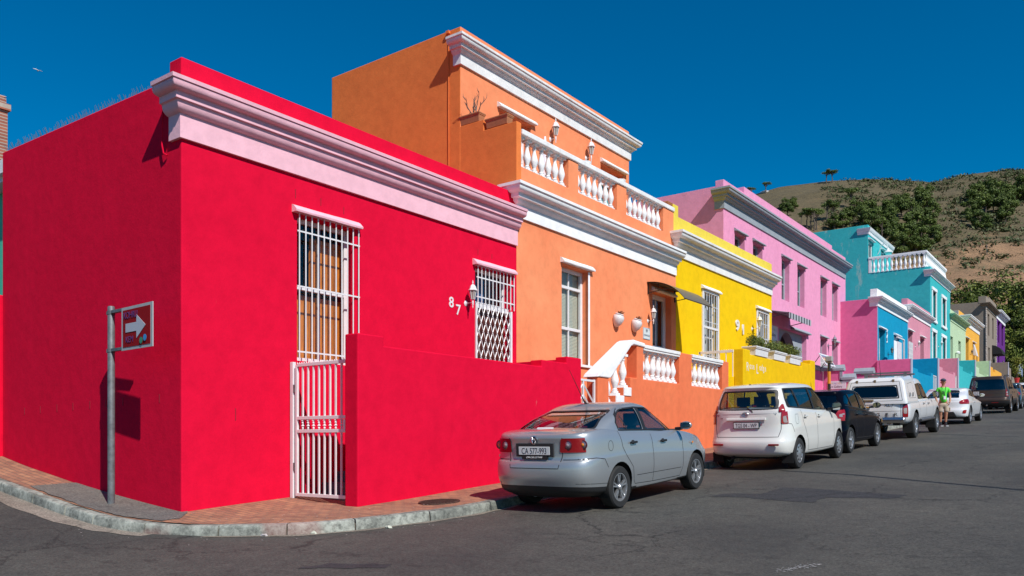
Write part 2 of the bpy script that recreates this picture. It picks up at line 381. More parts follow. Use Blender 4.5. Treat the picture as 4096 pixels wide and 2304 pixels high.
for i in range(150):
    a = rnd.random(); x = -2.35+.17*a+rnd.gauss(0, .035); y = 7.0+.36*a+rnd.gauss(0, .04); s = rnd.uniform(.002, .013)
    if i == 0: mb = MB()
    mb.face([(x+s*math.cos(t)*rnd.uniform(.5, 1.6), y+s*math.sin(t), g(x, y)+.005) for t in (0, 1, 2, 3, 4, 5)])
o = mb.build('dust_spill', dust); L(o, kind='stuff')
# pale concrete gutter at the foot of the kerb in the side street
mb = MB(); prev = None
for i in range(len(K)):
    if K[i].x > -8.2: break
    n = nrm(K, i); wd = .30 if K[i].x < -12 else .30-.22*min(1, (K[i].x+12)/3)
    a = [K[i]-n*(wd+.02*math.sin(i*1.7))*t for t in (-.03, .5, 1)]; r = [mb.bm.verts.new((p.x, p.y, g(p.x, p.y)+.006)) for p in a]
    if prev:
        for k in (0, 1): mb.bm.faces.new((prev[k], r[k], r[k+1], prev[k+1]))
    prev = r
o = mb.build('gutter', M_gutter, smooth=True); o['kind'] = 'structure'
mb = MB(); prev = None
for i in range(len(K)):
    if K[i].x < -8.4 or K[i].y > 60: continue
    n = nrm(K, i); a = [K[i]-n*(.10+.03*math.sin(i*1.3))*t for t in (-.03, 1)]; r = [mb.bm.verts.new((p.x, p.y, g(p.x, p.y)+.005)) for p in a]
    if prev: mb.bm.faces.new((prev[0], r[0], r[1], prev[1]))
    prev = r
o = mb.build('gutter_edge', M_gutter, smooth=True); o['kind'] = 'structure'
# fine grit and paint flecks lying on pavement and road
mb = MB()
for i in range(420):
    k = rnd.randrange(30, 150); p = K[k]; n = nrm(K, k); side = rnd.random()
    q = p-n*abs(rnd.gauss(0, .25)) if side < .45 else p+n*rnd.uniform(.2, .9)
    if side > .45 and q.x > -9.2 and q.y > 7: q.x = max(q.x, -8.6)
    z = g(q.x, q.y)+(.006 if side < .45 else HK+.012); s = rnd.uniform(.004, .014)
    mb.face([(q.x+s*math.cos(t)*rnd.uniform(.6, 1.4), q.y+s*math.sin(t)*rnd.uniform(.6, 1.4), z) for t in (0, 1.2, 2.5, 3.7, 5)])
L(mb.build('paint_flecks', plain('flaked_paint', (.6, .55, .52), .9)), kind='stuff')
# manhole cover
mb = MB(); c = Vector((-7.86, 8.74)); mz = g(c.x, c.y)+HK
M = Matrix(((1, 0, 0), (0, 1, 0), (0, .062, 1)))
mb.lathe([(.30, -.02), (.30, .012), (.285, .014), (.28, .009), (.0, .009)], (c.x, c.y, mz), 32, M)
iron = plain('rusty_cast_iron', (.10, .06, .045), .7, metal=.3, var=.5)
mh = mb.build('manhole_cover', iron, org=(c.x, c.y, mz)); L(mh, 'round ribbed iron manhole cover set in the brick pavement before the silver sedan', 'manhole cover')
mb = MB()
for i in range(-6, 7):
    for j in range(-6, 7):
        x, y = i*.042+(.021 if j % 2 else 0), j*.042
        if x*x+y*y < .066: mb.box(c.x+x-.015, c.x+x+.015, c.y+y-.012, c.y+y+.012, mz+.062*y+.008, mz+.062*y+.017)
mb.build('stud_pattern', iron, mh)
# litter by the kerb
for (x, y), m_, lb in (((-8.43, 6.17), plain('plastic_bag', (.5, .46, .45), .4), 'crumpled translucent plastic bag lying at the foot of the kerb'), ((-7.99, 6.57), M_blind, 'cream paper scrap at the kerb foot below the white gate'), ((-7.42, 7.3), M_blind, 'small cream paper scrap at the kerb foot nearest the manhole')):
    bm = bmesh.new(); bmesh.ops.create_icosphere(bm, subdivisions=2, radius=.05)
    for v in bm.verts: v.co = Vector((v.co.x*1.2, v.co.y*.8, abs(v.co.z)*.7))*rnd.uniform(.6, 1.15)
    z = g(x, y)+.004; bmesh.ops.translate(bm, vec=(x, y, z), verts=bm.verts); b = MB(); b.bm.free(); b.bm = bm
    L(b.build('litter', m_, org=(x, y, z)), lb, 'litter')

# ---------------------------------------------------------------- building helpers
def wall_mesh(mb, X, Xb, y0, y1, z0, z1, holes=(), depth=.2, side=0):
    bm = mb.bm; ys = sorted({y0, y1} | {h[0] for h in holes} | {h[1] for h in holes}); zs = sorted({z0, z1} | {h[2] for h in holes} | {h[3] for h in holes})
    zs = [z for z in zs if z0 <= z <= z1]
    def inh(i, j):
        if i < 0 or j < 0 or i >= len(ys)-1 or j >= len(zs)-1: return False
        cy, cz = (ys[i]+ys[i+1])/2, (zs[j]+zs[j+1])/2
        return any(h[0] < cy < h[1] and h[2] < cz < h[3] for h in holes)
    F = lambda p: mb.face(p)
    for i in range(len(ys)-1):
        for j in range(len(zs)-1):
            a, b, c, d = ys[i], ys[i+1], zs[j], zs[j+1]
            if not inh(i, j): F([(X, a, c), (X, b, c), (X, b, d), (X, a, d)])
            else:
                if not inh(i-1, j): F([(X, a, c), (X, a, d), (X-depth, a, d), (X-depth, a, c)])
                if not inh(i+1, j): F([(X, b, c), (X-depth, b, c), (X-depth, b, d), (X, b, d)])
                if not inh(i, j-1): F([(X, a, c), (X-depth, a, c), (X-depth, b, c), (X, b, c)])
                if not inh(i, j+1): F([(X, a, d), (X, b, d), (X-depth, b, d), (X-depth, a, d)])
    for j in range(len(zs)-1):
        c, d = zs[j], zs[j+1]
        f = F([(X, y0, c), (X, y0, d), (Xb, y0, d), (Xb, y0, c)])
        if f: f.material_index = side
        F([(X, y1, c), (Xb, y1, c), (Xb, y1, d), (X, y1, d)]); F([(Xb, y0, c), (Xb, y0, d), (Xb, y1, d), (Xb, y1, c)])
    for i in range(len(ys)-1):
        a, b = ys[i], ys[i+1]; F([(X, a, z1), (X, b, z1), (Xb, b, z1), (Xb, a, z1)])
    bmesh.ops.remove_doubles(bm, verts=bm.verts, dist=1e-4); return mb
def cornice(parent, X, y0, y1, prof, m, name='cornice', left=True, right=False, ret=.32, y1c=None):
    mb = MB(); pr = [(-.03, prof[0][1])]+list(prof)+[(-.03, prof[-1][1])]; nodes_ = []
    if left: nodes_.append(lambda p, z: (X-ret, y0-p, z))
    nodes_.append((lambda p, z: (X+p, y0-p, z)) if left else (lambda p, z: (X+p, y0, z)))
    nodes_.append((lambda p, z: (X+p, y1+p, z)) if right else (lambda p, z: (X+p, y1, z)))
    if right: nodes_.append(lambda p, z: (X-ret, y1+p, z))
    # subdivide the long run a little so that the wavy hand-run plaster shows
    rings = [[mb.bm.verts.new(f(p, z)) for p, z in pr] for f in nodes_]
    for a, b in zip(rings, rings[1:]):
        for k in range(len(pr)): mb.bm.faces.new((a[k], a[(k+1) % len(pr)], b[(k+1) % len(pr)], b[k]))
    mb.bm.faces.new(rings[0][::-1]); mb.bm.faces.new(rings[-1])
    return mb.build(name, m, parent, smooth=True, angle=28, bevel=0)
def prof(zb, zt, P, band=.38, bt=.045):
    """plain band, then a cyma moulding in two tiers rising to projection P"""
    h = zt-zb; b = zb+band*h; r = zt-b
    return [(bt, zb), (bt, b), (bt+.02, b+.008), (.22*P, b+.06*r), (.31*P, b+.11*r), (.36*P, b+.18*r), (.375*P, b+.26*r), (.56*P, b+.28*r), (.57*P, b+.50*r),
            (.70*P, b+.515*r), (.80*P, b+.55*r), (.87*P, b+.61*r), (.91*P, b+.69*r), (.915*P, b+.78*r), (.90*P, b+.80*r), (.96*P, b+.81*r), (P, b+.84*r), (P, zt)]
def hood(parent, X, ya, yb, z, m, w=.13, h=.12, over=.09, name='window_hood'):
    mb = MB(); n = 5; y = [ya-over+(yb-ya+2*over)*i/n for i in range(n+1)]; P = [(0, 0), (w, 0), (w+.005, .03), (w*.5, h*.85), (w*.25, h), (0, h)]
    rings = [[mb.bm.verts.new((X-.02+a, q, z+b+rnd.uniform(-.004, .004))) for a, b in P] for q in y]
    for a, b in zip(rings, rings[1:]):
        for k in range(6): mb.bm.faces.new((a[k], a[(k+1) % 6], b[(k+1) % 6], b[k]))
    mb.bm.faces.new(rings[0][::-1]); mb.bm.faces.new(rings[-1]); return mb.build(name, m, parent)
def window(parent, X, ya, yb, za, zb, m=None, depth=.2, cols=2, rails=(.5,), back=None, fw=.07, name='window', pane=True, sill=False, tint=None, panes=True):
    m = m or iron_white; x1 = X-depth+.02; x0 = x1-.07; mb = MB()
    mb.box(x0, x1, ya, ya+fw, za, zb); mb.box(x0, x1, yb-fw, yb, za, zb); mb.box(x0, x1, ya+fw, yb-fw, zb-fw, zb); mb.box(x0, x1, ya+fw, yb-fw, za, za+fw)
    for i in range(1, cols):
        y = ya+fw+(yb-ya-2*fw)*i/cols; mb.box(x0+.015, x1-.012, y-.018, y+.018, za+fw, zb-fw)
    for r in rails:
        z = za+(zb-za)*r; mb.box(x0+.005, x1-.005, ya+fw, yb-fw, z-.035, z+.035)
    w = mb.build(name, m, parent, bevel=.006, seg=1)
    if pane:
        q = MB(); x = x0+.03; q.face([(x, ya+fw*.8, za+fw*.8), (x, yb-fw*.8, za+fw*.8), (x, yb-fw*.8, zb-fw*.8), (x, ya+fw*.8, zb-fw*.8)]); q.build('pane', G_win, w)
    if back:
        for (kind_, mm, a, b, c, d) in back:
            q = MB(); yy0, yy1 = ya+(yb-ya)*a, ya+(yb-ya)*b; zz0, zz1 = za+(zb-za)*c, za+(zb-za)*d
            if kind_ == 'blind':
                z = zz0
                while z < zz1: q.prism([(x0-.045, yy0, z+.036), (x0-.03, yy0, z), (x0-.028, yy0, z+.002), (x0-.043, yy0, z+.038)], (0, yy1-yy0, 0)); z += .034
            elif kind_ == 'curtain':
                n = 26; ring = []
                for i in range(n+1):
                    y = yy0+(yy1-yy0)*i/n; xx = x0-.08+.022*math.sin(i*1.9); ring.append([q.bm.verts.new((xx, y, zz0)), q.bm.verts.new((xx, y, zz1))])
                for r1, r2 in zip(ring, ring[1:]): q.bm.faces.new((r1[0], r2[0], r2[1], r1[1]))
            else: q.box(x0-.10, x0-.07, yy0, yy1, zz0, zz1)
            q.build(kind_, mm, w)
    return w
def house(name, label, loc):
    return thing(name, loc, label, 'house', 'painted houses stepping up the street')
def bars(parent, X, ya, yb, za, zb, n, rails, m=None, r=.011, name='security_bars', diag=False):
    mb = MB(); m = m or iron_white
    for i in range(n): y = ya+(yb-ya)*i/(n-1); mb.tube([(X, y, za), (X, y, zb)], r, 6)
    for z in rails: mb.box(X-.018, X-.004, ya-.03, yb+.03, z-.012, z+.012)
    return mb.build(name, m, parent)
def reg(parent, X, pts, z): pass
BAL = [(.060, 0), (.060, .045), (.035, .06), (.048, .075), (.030, .10), (.046, .16), (.066, .23), (.066, .28), (.050, .36), (.031, .45), (.030, .50), (.046, .525), (.030, .545), (.040, .575), (.062, .60)]
def baluster_mesh(h, s=1.0):
    mb = MB(); k = h/.66; mb.box(-.07*s, .07*s, -.07*s, .07*s, 0, .045*k)
    mb.lathe([(r*s*1.12, (z*.98+.04)*k) for r, z in BAL], seg=14); mb.box(-.075*s, .075*s, -.075*s, .075*s, .615*k, .665*k)
    me = bpy.data.meshes.new('baluster'); bmesh.ops.recalc_face_normals(mb.bm, faces=mb.bm.faces); mb.bm.to_mesh(me); mb.bm.free(); me.materials.append(white)
    for p in me.polygons: p.use_smooth = True
    me.set_sharp_from_angle(angle=R(42)); return me
def place_mesh(name, me, parent, p, rz=0):
    o = bpy.data.objects.new(name, me); COL.objects.link(o); o.parent = parent; o.location = Vector(p)-ORG[parent.name]; o.rotation_euler = (0, 0, rz); return o

# ---------------------------------------------------------------- 1: the crimson corner house
F0 = -10.3
H1 = house('corner_house', 'crimson single-storey corner house with pale pink cornice and barred windows', (F0, 6.2, -1.0))
mb = MB(); wall_mesh(mb, F0, -16.06, 6.2, 13.9, -1.6, 5.02, [(8.16, 9.34, 1.26, 3.54), (12.52, 13.70, .3, 3.5)])
for v in mb.bm.verts:
    if v.co.x < -16 and v.co.z > 4: v.co.z = 5.17
mb.build('wall', M_red, H1, bevel=.018)
mb = MB(); mb.box(-10.59, F0+.003, 6.197, 13.9, 4.9, 5.26); mb.build('parapet', M_red, H1, bevel=.015)
cornice(H1, F0, 6.2, 13.88, [(.045, 4.14), (.045, 4.47), (.075, 4.48), (.105, 4.50), (.13, 4.53), (.14, 4.57), (.145, 4.605), (.18, 4.61), (.182, 4.70), (.22, 4.705), (.25, 4.715), (.272, 4.735), (.285, 4.765), (.288, 4.80), (.28, 4.812), (.305, 4.815), (.31, 4.865)], M_pinktrim, ret=.24)
hood(H1, F0, 8.14, 9.34, 3.555, M_pinktrim); hood(H1, F0, 12.52, 13.70, 3.50, M_pinktrim)
window(H1, F0, 8.16, 9.34, 1.26, 3.54, depth=.2, cols=2, rails=(.52,), back=[('shutter', M_wood, .12, .98, .0, .48), ('shutter', M_wood, .42, .98, .54, .9)])
bars(H1, F0+.035, 8.17, 9.40, 1.28, 3.56, 11, (3.28, 2.42, 1.40))
w = window(H1, F0, 12.52, 13.70, 2.76, 3.5, depth=.2, cols=1, rails=(), back=[('curtain', plain('blue_net', (.05, .10, .25), .8), .1, .6, 0, .75)])
q = MB(); q.box(F0-.14, F0-.06, 12.5, 13.70, 2.68, 2.78); q.build('transom', iron_white, H1)
bars(H1, F0+.035, 12.56, 13.76, 2.74, 3.5, 11, (3.27, 2.88))
# wooden door behind a folding trellis gate
mb = MB(); mb.box(F0-.23, F0-.19, 12.52, 13.7, .3, 2.7)
for i in range(9): mb.box(F0-.19, F0-.178, 12.56+i*.125, 12.67+i*.125, .35, 2.62)
mb.build('door', M_doorwood, H1)
mb = MB()
for i in range(-9, 12):
    y = 12.56+i*.15
    def clipd(a, b):
        # clip a slanting bar to the door opening
        (ya, za), (yb, zb) = a, b; lo, hi = 12.54, 13.70; t0, t1 = 0, 1
        for s in (0, 1):
            dy = yb-ya
            if dy == 0: continue
            tl, th = (lo-ya)/dy, (hi-ya)/dy
            if tl > th: tl, th = th, tl
            t0, t1 = max(t0, tl), min(t1, th)
        if t1-t0 < .02: return None
        return (ya+(yb-ya)*t0, za+(zb-za)*t0), (ya+(yb-ya)*t1, za+(zb-za)*t1)
    for a, b, xx in (((y, 2.70), (y+1.05, .3), F0+.005), ((y, .3), (y+1.05, 2.70), F0-.02)):
        c_ = clipd(a, b)
        if c_: mb.tube([(xx, c_[0][0], c_[0][1]), (xx, c_[1][0], c_[1][1])], .009, 4)
mb.box(F0-.02, F0+.02, 12.52, 12.56, .3, 2.72); mb.box(F0-.02, F0+.02, 13.66, 13.72, .3, 2.72)
mb.build('trellis_gate', iron_white, H1)
# hairline cracks and plaster scars
M_crack = plain('crack', (.28, .004, .02), .9)
for i_, (y, z, h) in enumerate(((8.12, 3.78, .14), (8.62, 3.78, .12), (9.1, 3.75, .12), (12.6, 3.72, .11), (13.05, 3.72, .1), (7.05, .30, .18))):
    mb = MB(); mb.box(F0, F0+.004, y-.006, y+.006, z, z+h); mb.build('plaster_crack', M_crack, H1)
for i, x in enumerate((-15.15, -14.55, -13.95, -13.4, -12.85, -12.35, -11.85, -10.85)): mb = MB(); mb.box(x-.008, x+.008, 6.195, 6.2, .46+.012*i, .58+.012*i); mb.build('plaster_crack', M_crack, H1)
mb = MB(); mb.tube([(-10.66, 6.16, 4.75), (-10.70, 6.15, 4.4), (-10.70, 6.15, 4.12), (-10.66, 6.15, 4.0), (-10.62, 6.18, 3.97)], .012, 6); mb.build('overflow_pipe', M_red, H1, smooth=True)
# house number
t = thing('house_number', (F0, 11.74, 2.5), 'white metal numerals 8 and 7 on the crimson wall beside the lantern', 'house number')
text_bm('8', .28, M_st(F0, 11.72, 2.57), .01, off=.004).build('numeral', iron_white, t); text_bm('7', .28, M_st(F0, 11.92, 2.45), .01, off=.004).build('numeral', iron_white, t)
# bird spikes along the side roof edge
mb = MB(); x = -11.0
while x > -16.05:
    z = 5.02+.15*(-10.97-x)/5.0
    mb.tube([(x, 6.28, z), (x+rnd.uniform(-.02, .02), 6.28+rnd.uniform(-.05, .05), z+.12+rnd.uniform(-.01, .02))], .0035, 3, False)
    if rnd.random() < .35: mb.tube([(x, 6.28, z), (x-.05, 6.24, z+.15)], .0035, 3, False)
    x -= .045
mb.box(-16.05, -11.0, 6.26, 6.30, 5.0, 5.02)
L(mb.build('bird_spikes', plain('spike_steel', (.35, .36, .38), .4, metal=.6), org=(-13.5, 6.28, 5.1)), 'long row of thin steel bird spikes on the crimson side wall top', 'bird spikes')
# low wall in front with its return to the house
g1 = thing('garden_wall', (-8.65, 7.9, -1.0), 'crimson stepped garden wall in front of the corner house', 'garden wall', 'low walls before the houses')
mb = MB()
def stepwall(mb, X, th, segs, z0):
    P = [(segs[0][0], z0)]
    for a, b, z in segs: P += [(a, z), (b, z)]
    P.append((segs[-1][1], z0)); Q = []
    for p in P:
        if not Q or (abs(p[0]-Q[-1][0])+abs(p[1]-Q[-1][1])) > 1e-5: Q.append(p)
    mb.prism([(X-th, y, z) for y, z in Q], (th, 0, 0)); return mb
stepwall(mb, -8.65, .27, [(7.9, 8.41, 1.535), (8.41, 12.46, 1.395), (12.46, 13.31, 1.52), (13.31, 13.84, 1.65)], -1.6)
mb.build('front_wall', M_red, g1, bevel=.02)
mb = MB(); mb.box(F0+.0, -8.93, 13.62, 13.84, -1.3, 1.64); mb.build('return_wall', M_red, g1, bevel=.015)
mb = MB()
for i in range(6): mb.box(F0+.005, -8.925, 8.35+.3*i, 13.6, -1.0+.17*i if i == 0 else -1.0+.17*i+.0, -.83+.17*i)
mb.build('steps', plain('grey_step_paint', (.17, .16, .18), .7, var=.3), g1)
# white steel gate
gt = thing('security_gate', (-9.7, 8.03, -.93), 'tall white steel gate between crimson house wall and crimson garden wall', 'gate')
mb = MB(); Y = 8.03; gx0, gx1 = -10.17, -8.98
mb.box(-10.28, -10.21, Y-.03, Y+.03, -.97, 1.22); mb.build('hinge_post', iron_white, gt, bevel=.004, seg=1)
mb = MB(); mb.box(gx0, gx0+.045, Y-.02, Y+.02, -.84, 1.17); mb.box(gx1-.04, gx1, Y-.02, Y+.02, -.9, 1.2)
for z in (1.14, .33, .13, -.84): mb.box(gx0+.045, gx1-.04, Y-.02, Y+.02, z, z+.05)
mb.build('gate_frame', iron_white, gt, bevel=.003, seg=1)
mb = MB()
for i in range(8):
    x = gx0+.16+i*.125
    mb.box(x-.012, x+.012, Y-.012, Y+.012, -.79, .13); mb.box(x-.012, x+.012, Y-.012, Y+.012, .38, 1.14)
    mb.lathe([(.008, .18), (.02, .20), (.008, .215), (.028, .235), (.01, .255), (.022, .28), (.012, .30), (.028, .312), (.004, .33)], (x, Y, 0), 8)
for i in range(22): mb.lathe([(.012, 1.19), (.0, 1.215)], (gx0+.03+i*.053, Y, 0), 4)
mb.build('gate_bars', iron_white, gt)
mb = MB(); mb.box(gx1-.09, gx1-.045, Y-.03, Y-.0205, .14, .32); mb.build('lock_box', iron_white, gt)
for z in (.75, -.45): mb = MB(); mb.box(-10.21, gx0, Y-.028, Y-.008, z, z+.12); mb.build('hinge', M_galv, gt)

# ---------------------------------------------------------------- 2: the orange house
H2 = house('two_storey_house', 'orange two-storey house with white cornices and a balustraded balcony', (F0, 13.9, -.6))
mb = MB(); wall_mesh(mb, F0, -16.16, 13.903, 21.6, -1.2, 5.88, [(15.64, 16.82, 1.82, 4.07), (20.15, 21.3, 1.1, 4.10)], .2)
mb.build('ground_floor_wall', M_or, H2, bevel=.012)
XU = -11.85
mb = MB(); wall_mesh(mb, XU, -16.165, 13.88, 21.65, 5.7, 9.28, [(15.30, 16.6, 5.88, 7.88), (20.0, 21.3, 5.88, 7.86)], .25, side=1)
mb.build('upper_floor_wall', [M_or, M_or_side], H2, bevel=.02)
cornice(H2, F0, 13.9, 21.55, prof(4.755, 5.40, .36, .42), white, ret=.24)
cornice(H2, XU, 13.88, 21.65, prof(8.42, 8.97, .30, .42), white_dirty, ret=.18, right=True)
hood(H2, F0, 15.66, 16.86, 4.10, white); hood(H2, F0, 20.17, 21.40, 4.12, white); hood(H2, XU, 15.3, 16.65, 7.92, white); hood(H2, XU, 20.05, 21.35, 7.92, white)
window(H2, F0, 15.64, 16.82, 1.82, 4.07, depth=.2, cols=2, rails=(.37, .80), fw=.09, back=[('blind', M_blind, 0, 1, 0, 1)])
mb = MB(); mb.box(F0-.17, F0+.05, 15.62, 16.9, 1.76, 1.82); mb.box(F0-.001, F0+.012, 16.78, 16.86, 1.82, 4.07); mb.build('window_sill', white, H2, bevel=.008)
window(H2, F0, 20.15, 21.3, 2.55, 4.10, depth=.2, cols=2, rails=(.0,), fw=.13, back=None, name='door_light')
mb = MB(); mb.box(F0-.25, F0-.2, 20.15, 21.3, 1.1, 2.56); mb.build('door', iron_white, H2)
bars(H2, F0-.12, 20.2, 21.26, 1.2, 2.62, 10, (2.6, 1.9, 1.3), r=.009, name='security_gate')
tealf = plain('turquoise_door_paint', (.06, .42, .42), .5); glt = plain('dark_teal_shade', (.01, .10, .11), .4)
for a, b in ((15.30, 16.6), (20.0, 21.3)):
    window(H2, XU, a, b, 5.88, 7.86, depth=.25, cols=2, rails=(.8,), fw=.1, back=[('shutter', tealf, 0, 1, 0, .8), ('shutter', glt, 0, 1, .8, 1)])
mb = MB(); mb.tube([(-12.19, 13.868, 9.27), (-12.19, 13.866, 7.5), (-12.185, 13.868, 5.6)], .010, 6); mb.box(-12.24, -12.15, 13.82, 13.88, 9.2, 9.26); mb.build('conduit', M_or_side, H2)
# balcony front wall
mb = MB(); stepwall(mb, F0+.003, .26, [(13.903, 14.06, 6.80), (14.06, 15.93, 5.88), (15.93, 16.35, 6.56), (16.35, 18.2, 5.88), (18.2, 18.68, 6.56), (18.68, 20.80, 5.88), (20.80, 21.45, 6.56)], 5.35)
mb.build('balcony_wall', M_or, H2, bevel=.015)
mb = MB()
P = [(-10.29, 5.3), (-10.29, 6.80), (-11.19, 6.80), (-11.19, 7.04), (-11.92, 7.04), (-11.92, 5.3)]
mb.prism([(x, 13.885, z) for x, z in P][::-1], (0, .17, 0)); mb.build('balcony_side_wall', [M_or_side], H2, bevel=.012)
mb = MB(); mb.box(-10.6, -10.26, 14.06, 21.45, 6.565, 6.68); mb.build('handrail', white_dirty, H2, bevel=.015)
bal_top = baluster_mesh(.685, 1.12)
for a, b, n in ((14.06, 15.93, 7), (16.35, 18.2, 7), (18.68, 20.80, 8)):
    for i in range(n): place_mesh('baluster', bal_top, H2, (-10.43, a+.12+(b-a-.24)*i/(n-1), 5.88))
# terrace floor & planters
def trough(x0, x1, y0, y1, z0, z1, m, label, name='planter', cat='planter', group=None, soil=True, rim=.03):
    t = thing(name, ((x0+x1)/2, (y0+y1)/2, z0), label, cat, group); mb = MB(); k = .035
    def ring(z, e): return [(x0-e, y0-e, z), (x1+e, y0-e, z), (x1+e, y1+e, z), (x0-e, y1+e, z)]
    h = z1-z0; lv = [(z0, -.02), (z0+.04*h, -.005), (z0+.1*h, -.005), (z0+.72*h, .01), (z0+.74*h, rim*.7), (z0+.84*h, rim*.7), (z0+.86*h, rim), (z1, rim), (z1, -.02), (z1-.06, -.025)]
    rs = [[mb.bm.verts.new(p) for p in ring(z, e)] for z, e in lv]
    for a, b in zip(rs, rs[1:]):
        for i in range(4): mb.bm.faces.new((a[i], a[(i+1) % 4], b[(i+1) % 4], b[i]))
    mb.bm.faces.new(rs[0][::-1]); mb.build('box', m, t, bevel=.004, seg=1)
    mb = MB(); mb.face([(x0, y0, z1-.05), (x1, y0, z1-.05), (x1, y1, z1-.05), (x0, y1, z1-.05)]); mb.build('soil', plain('soil', (.05, .035, .025), .95), t); return t
trough(-11.86, -11.33, 13.89, 14.08, 7.045, 7.25, M_terra, 'terracotta trough holding a bare branching plant, on the high balcony step', group='terracotta troughs')
trough(-11.12, -10.55, 13.89, 14.08, 6.81, 7.02, M_terra, 'terracotta trough without branches, on the lower balcony step', group='terracotta troughs')
trough(-10.75, -10.35, 21.15, 21.42, 6.56, 6.82, M_terra, 'terracotta pot on the balcony end beside the pink house', group='terracotta troughs')
def twig(mb, p, d, l, r, dep, R_):
    pts = [p]; q = Vector(p); dd = Vector(d).normalized(); n = 5
    for i in range(n):
        dd = (dd+Vector((R_.uniform(-.3, .3), R_.uniform(-.3, .3), R_.uniform(-.05, .3)))).normalized(); q = q+dd*l/n; pts.append(q.copy())
        if dep and i >= 1 and R_.random() < .75: twig(mb, q, dd+Vector((R_.uniform(-1, 1), R_.uniform(-1, 1), R_.uniform(0, .6))), l*.55, r*.6, dep-1, R_)
    mb.tube(pts, [r*(1-.6*i/n) for i in range(n+1)], 5)
mb = MB(); R_ = random.Random(4)
for d in ((-.5, -.2, 1), (.4, 0, 1), (-.9, .1, .7), (.1, .2, 1.2)): twig(mb, (-11.5, 13.98, 7.18), d, .36, .019, 2, R_)
L(mb.build('bare_plant', M_stick, org=(-11.5, 13.98, 7.2)), 'leafless branching shrub in the terracotta trough on the high balcony step', 'dead plant')
mb = MB()
for d in ((-.4, .6, 1), (.4, .5, 1), (.1, -.3, 1), (0, .9, .6)): twig(mb, (-10.9, 21.2, 6.3), d, .45, .013, 2, R_)
L(mb.build('dry_shrub', M_stick, org=(-10.9, 21.2, 6.3)), 'dark dry shrub at the far end of the orange balcony', 'dead plant')
# white cloth over a stand behind the balusters
mb = MB(); prf = []
for k in range(9): prf.append((.02+.24*(k/8)**1.3, 7.28-1.55*(k/8)))
mb.lathe(prf[::-1], (-11.05, 16.05, 0), 22)
for v in mb.bm.verts:
    a = math.atan2(v.co.y-16.05, v.co.x+11.05); f = 1+.16*math.sin(a*7+v.co.z)*min(1, (7.3-v.co.z)); v.co.x = -11.05+(v.co.x+11.05)*f; v.co.y = 16.05+(v.co.y-16.05)*f*1.15
L(mb.build('draped_cloth', plain('white_cloth', (.75, .74, .80), .9), org=(-11.05, 16.05, 5.7), smooth='all'), 'white cloth draped over a stand behind the orange balcony balusters', 'cloth')
for y in (16.9, 18.6):
    mb = MB(); mb.lathe([(.10, 6.69), (.16, 6.72), (.17, 6.77), (.12, 6.78)], (-10.47, y, 0), 16)
    L(mb.build('shallow_dish', white_dirty, org=(-10.47, y, 6.69), smooth=True), 'shallow white dish on the balcony handrail '+('nearer the draped cloth' if y < 17 else 'below the second balcony lantern'), 'dish')
# street wall with stairs and balustrade
g2 = thing('balustrade_wall', (-8.65, 14.5, -.6), 'orange garden wall with white balusters and sloping stair rail', 'garden wall', 'low walls before the houses')
zb = lambda y: -1.55+.062*y-.1
mb = MB()
P = [(14.48, -.9), (14.48, 1.33), (14.93, 1.33), (14.93, .78), (15.21, .78), (15.21, .98), (15.56, .98), (15.56, 1.17), (15.88, 1.17), (15.88, 1.405), (16.17, 1.405), (16.17, 2.14), (16.47, 2.14), (16.47, 1.40), (18.34, 1.40), (18.34, 2.17), (19.05, 2.17), (19.05, 1.39), (21.0, 1.39), (21.0, 2.17), (21.43, 2.17), (21.43, -.9)]
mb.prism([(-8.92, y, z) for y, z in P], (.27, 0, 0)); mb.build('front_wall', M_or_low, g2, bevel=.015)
mb = MB()
P = [(14.44, 1.33), (14.50, 1.40), (15.86, 2.20), (15.98, 2.24), (16.5, 2.21), (16.5, 2.12), (15.98, 2.135), (15.86, 2.09), (14.96, 1.33)]
mb.prism([(-9.0, y, z) for y, z in P], (.38, 0, 0)); mb.build('stair_coping', white, g2, bevel=.02)
mb = MB(); mb.box(-8.96, -8.62, 16.5, 18.34, 2.10, 2.18); mb.box(-8.94, -8.64, 16.5, 18.34, 2.05, 2.10); mb.box(-8.96, -8.62, 19.05, 21.0, 2.10, 2.18); mb.box(-8.94, -8.64, 19.05, 21.0, 2.05, 2.10)
mb.build('handrail', white_dirty, g2, bevel=.01)
bal_lo = baluster_mesh(.65, 1.15); bal_st = baluster_mesh(.72, 1.2)
for a, b, n in ((16.47, 18.34, 7), (19.05, 21.0, 7)):
    for i in range(n): place_mesh('baluster', bal_lo, g2, (-8.78, a+.13+(b-a-.26)*i/(n-1), 1.40))
for y, z in ((15.05, .79), (15.40, .99), (15.74, 1.18)): place_mesh('baluster', bal_st, g2, (-8.78, y, z))
mb = MB()
for (a, b, z) in ((14.93, 15.21, .60), (15.21, 15.56, .80), (15.56, 15.88, .99)): mb.box(-8.93, -8.63, a+.005, b, z, z+.185)
mb.build('stair_plinth', white, g2, bevel=.006)
mb = MB()
for i in range(9): mb.box(F0+.01, -8.93, 14.7+.28*i, 15.0+.28*i if i < 8 else 21.4, -.6, -.42+.19*i)
mb.build('steps', plain('sandy_step', (.42, .26, .16), .8, var=.2), g2)
gt = thing('wicket_gate', (-8.75, 14.15, -.6), 'white gate with slanting slats between the crimson and orange garden walls', 'gate')
mb = MB(); X = -8.72
mb.box(X-.02, X+.02, 13.86, 13.90, -.5, 1.27); mb.box(X-.02, X+.02, 14.42, 14.46, -.5, 1.27); mb.box(X-.02, X+.02, 13.90, 14.42, 1.22, 1.26); mb.box(X-.018, X+.018, 13.99, 14.03, -.5, 1.22)
mb.build('gate_frame', iron_white, gt)
mb = MB()
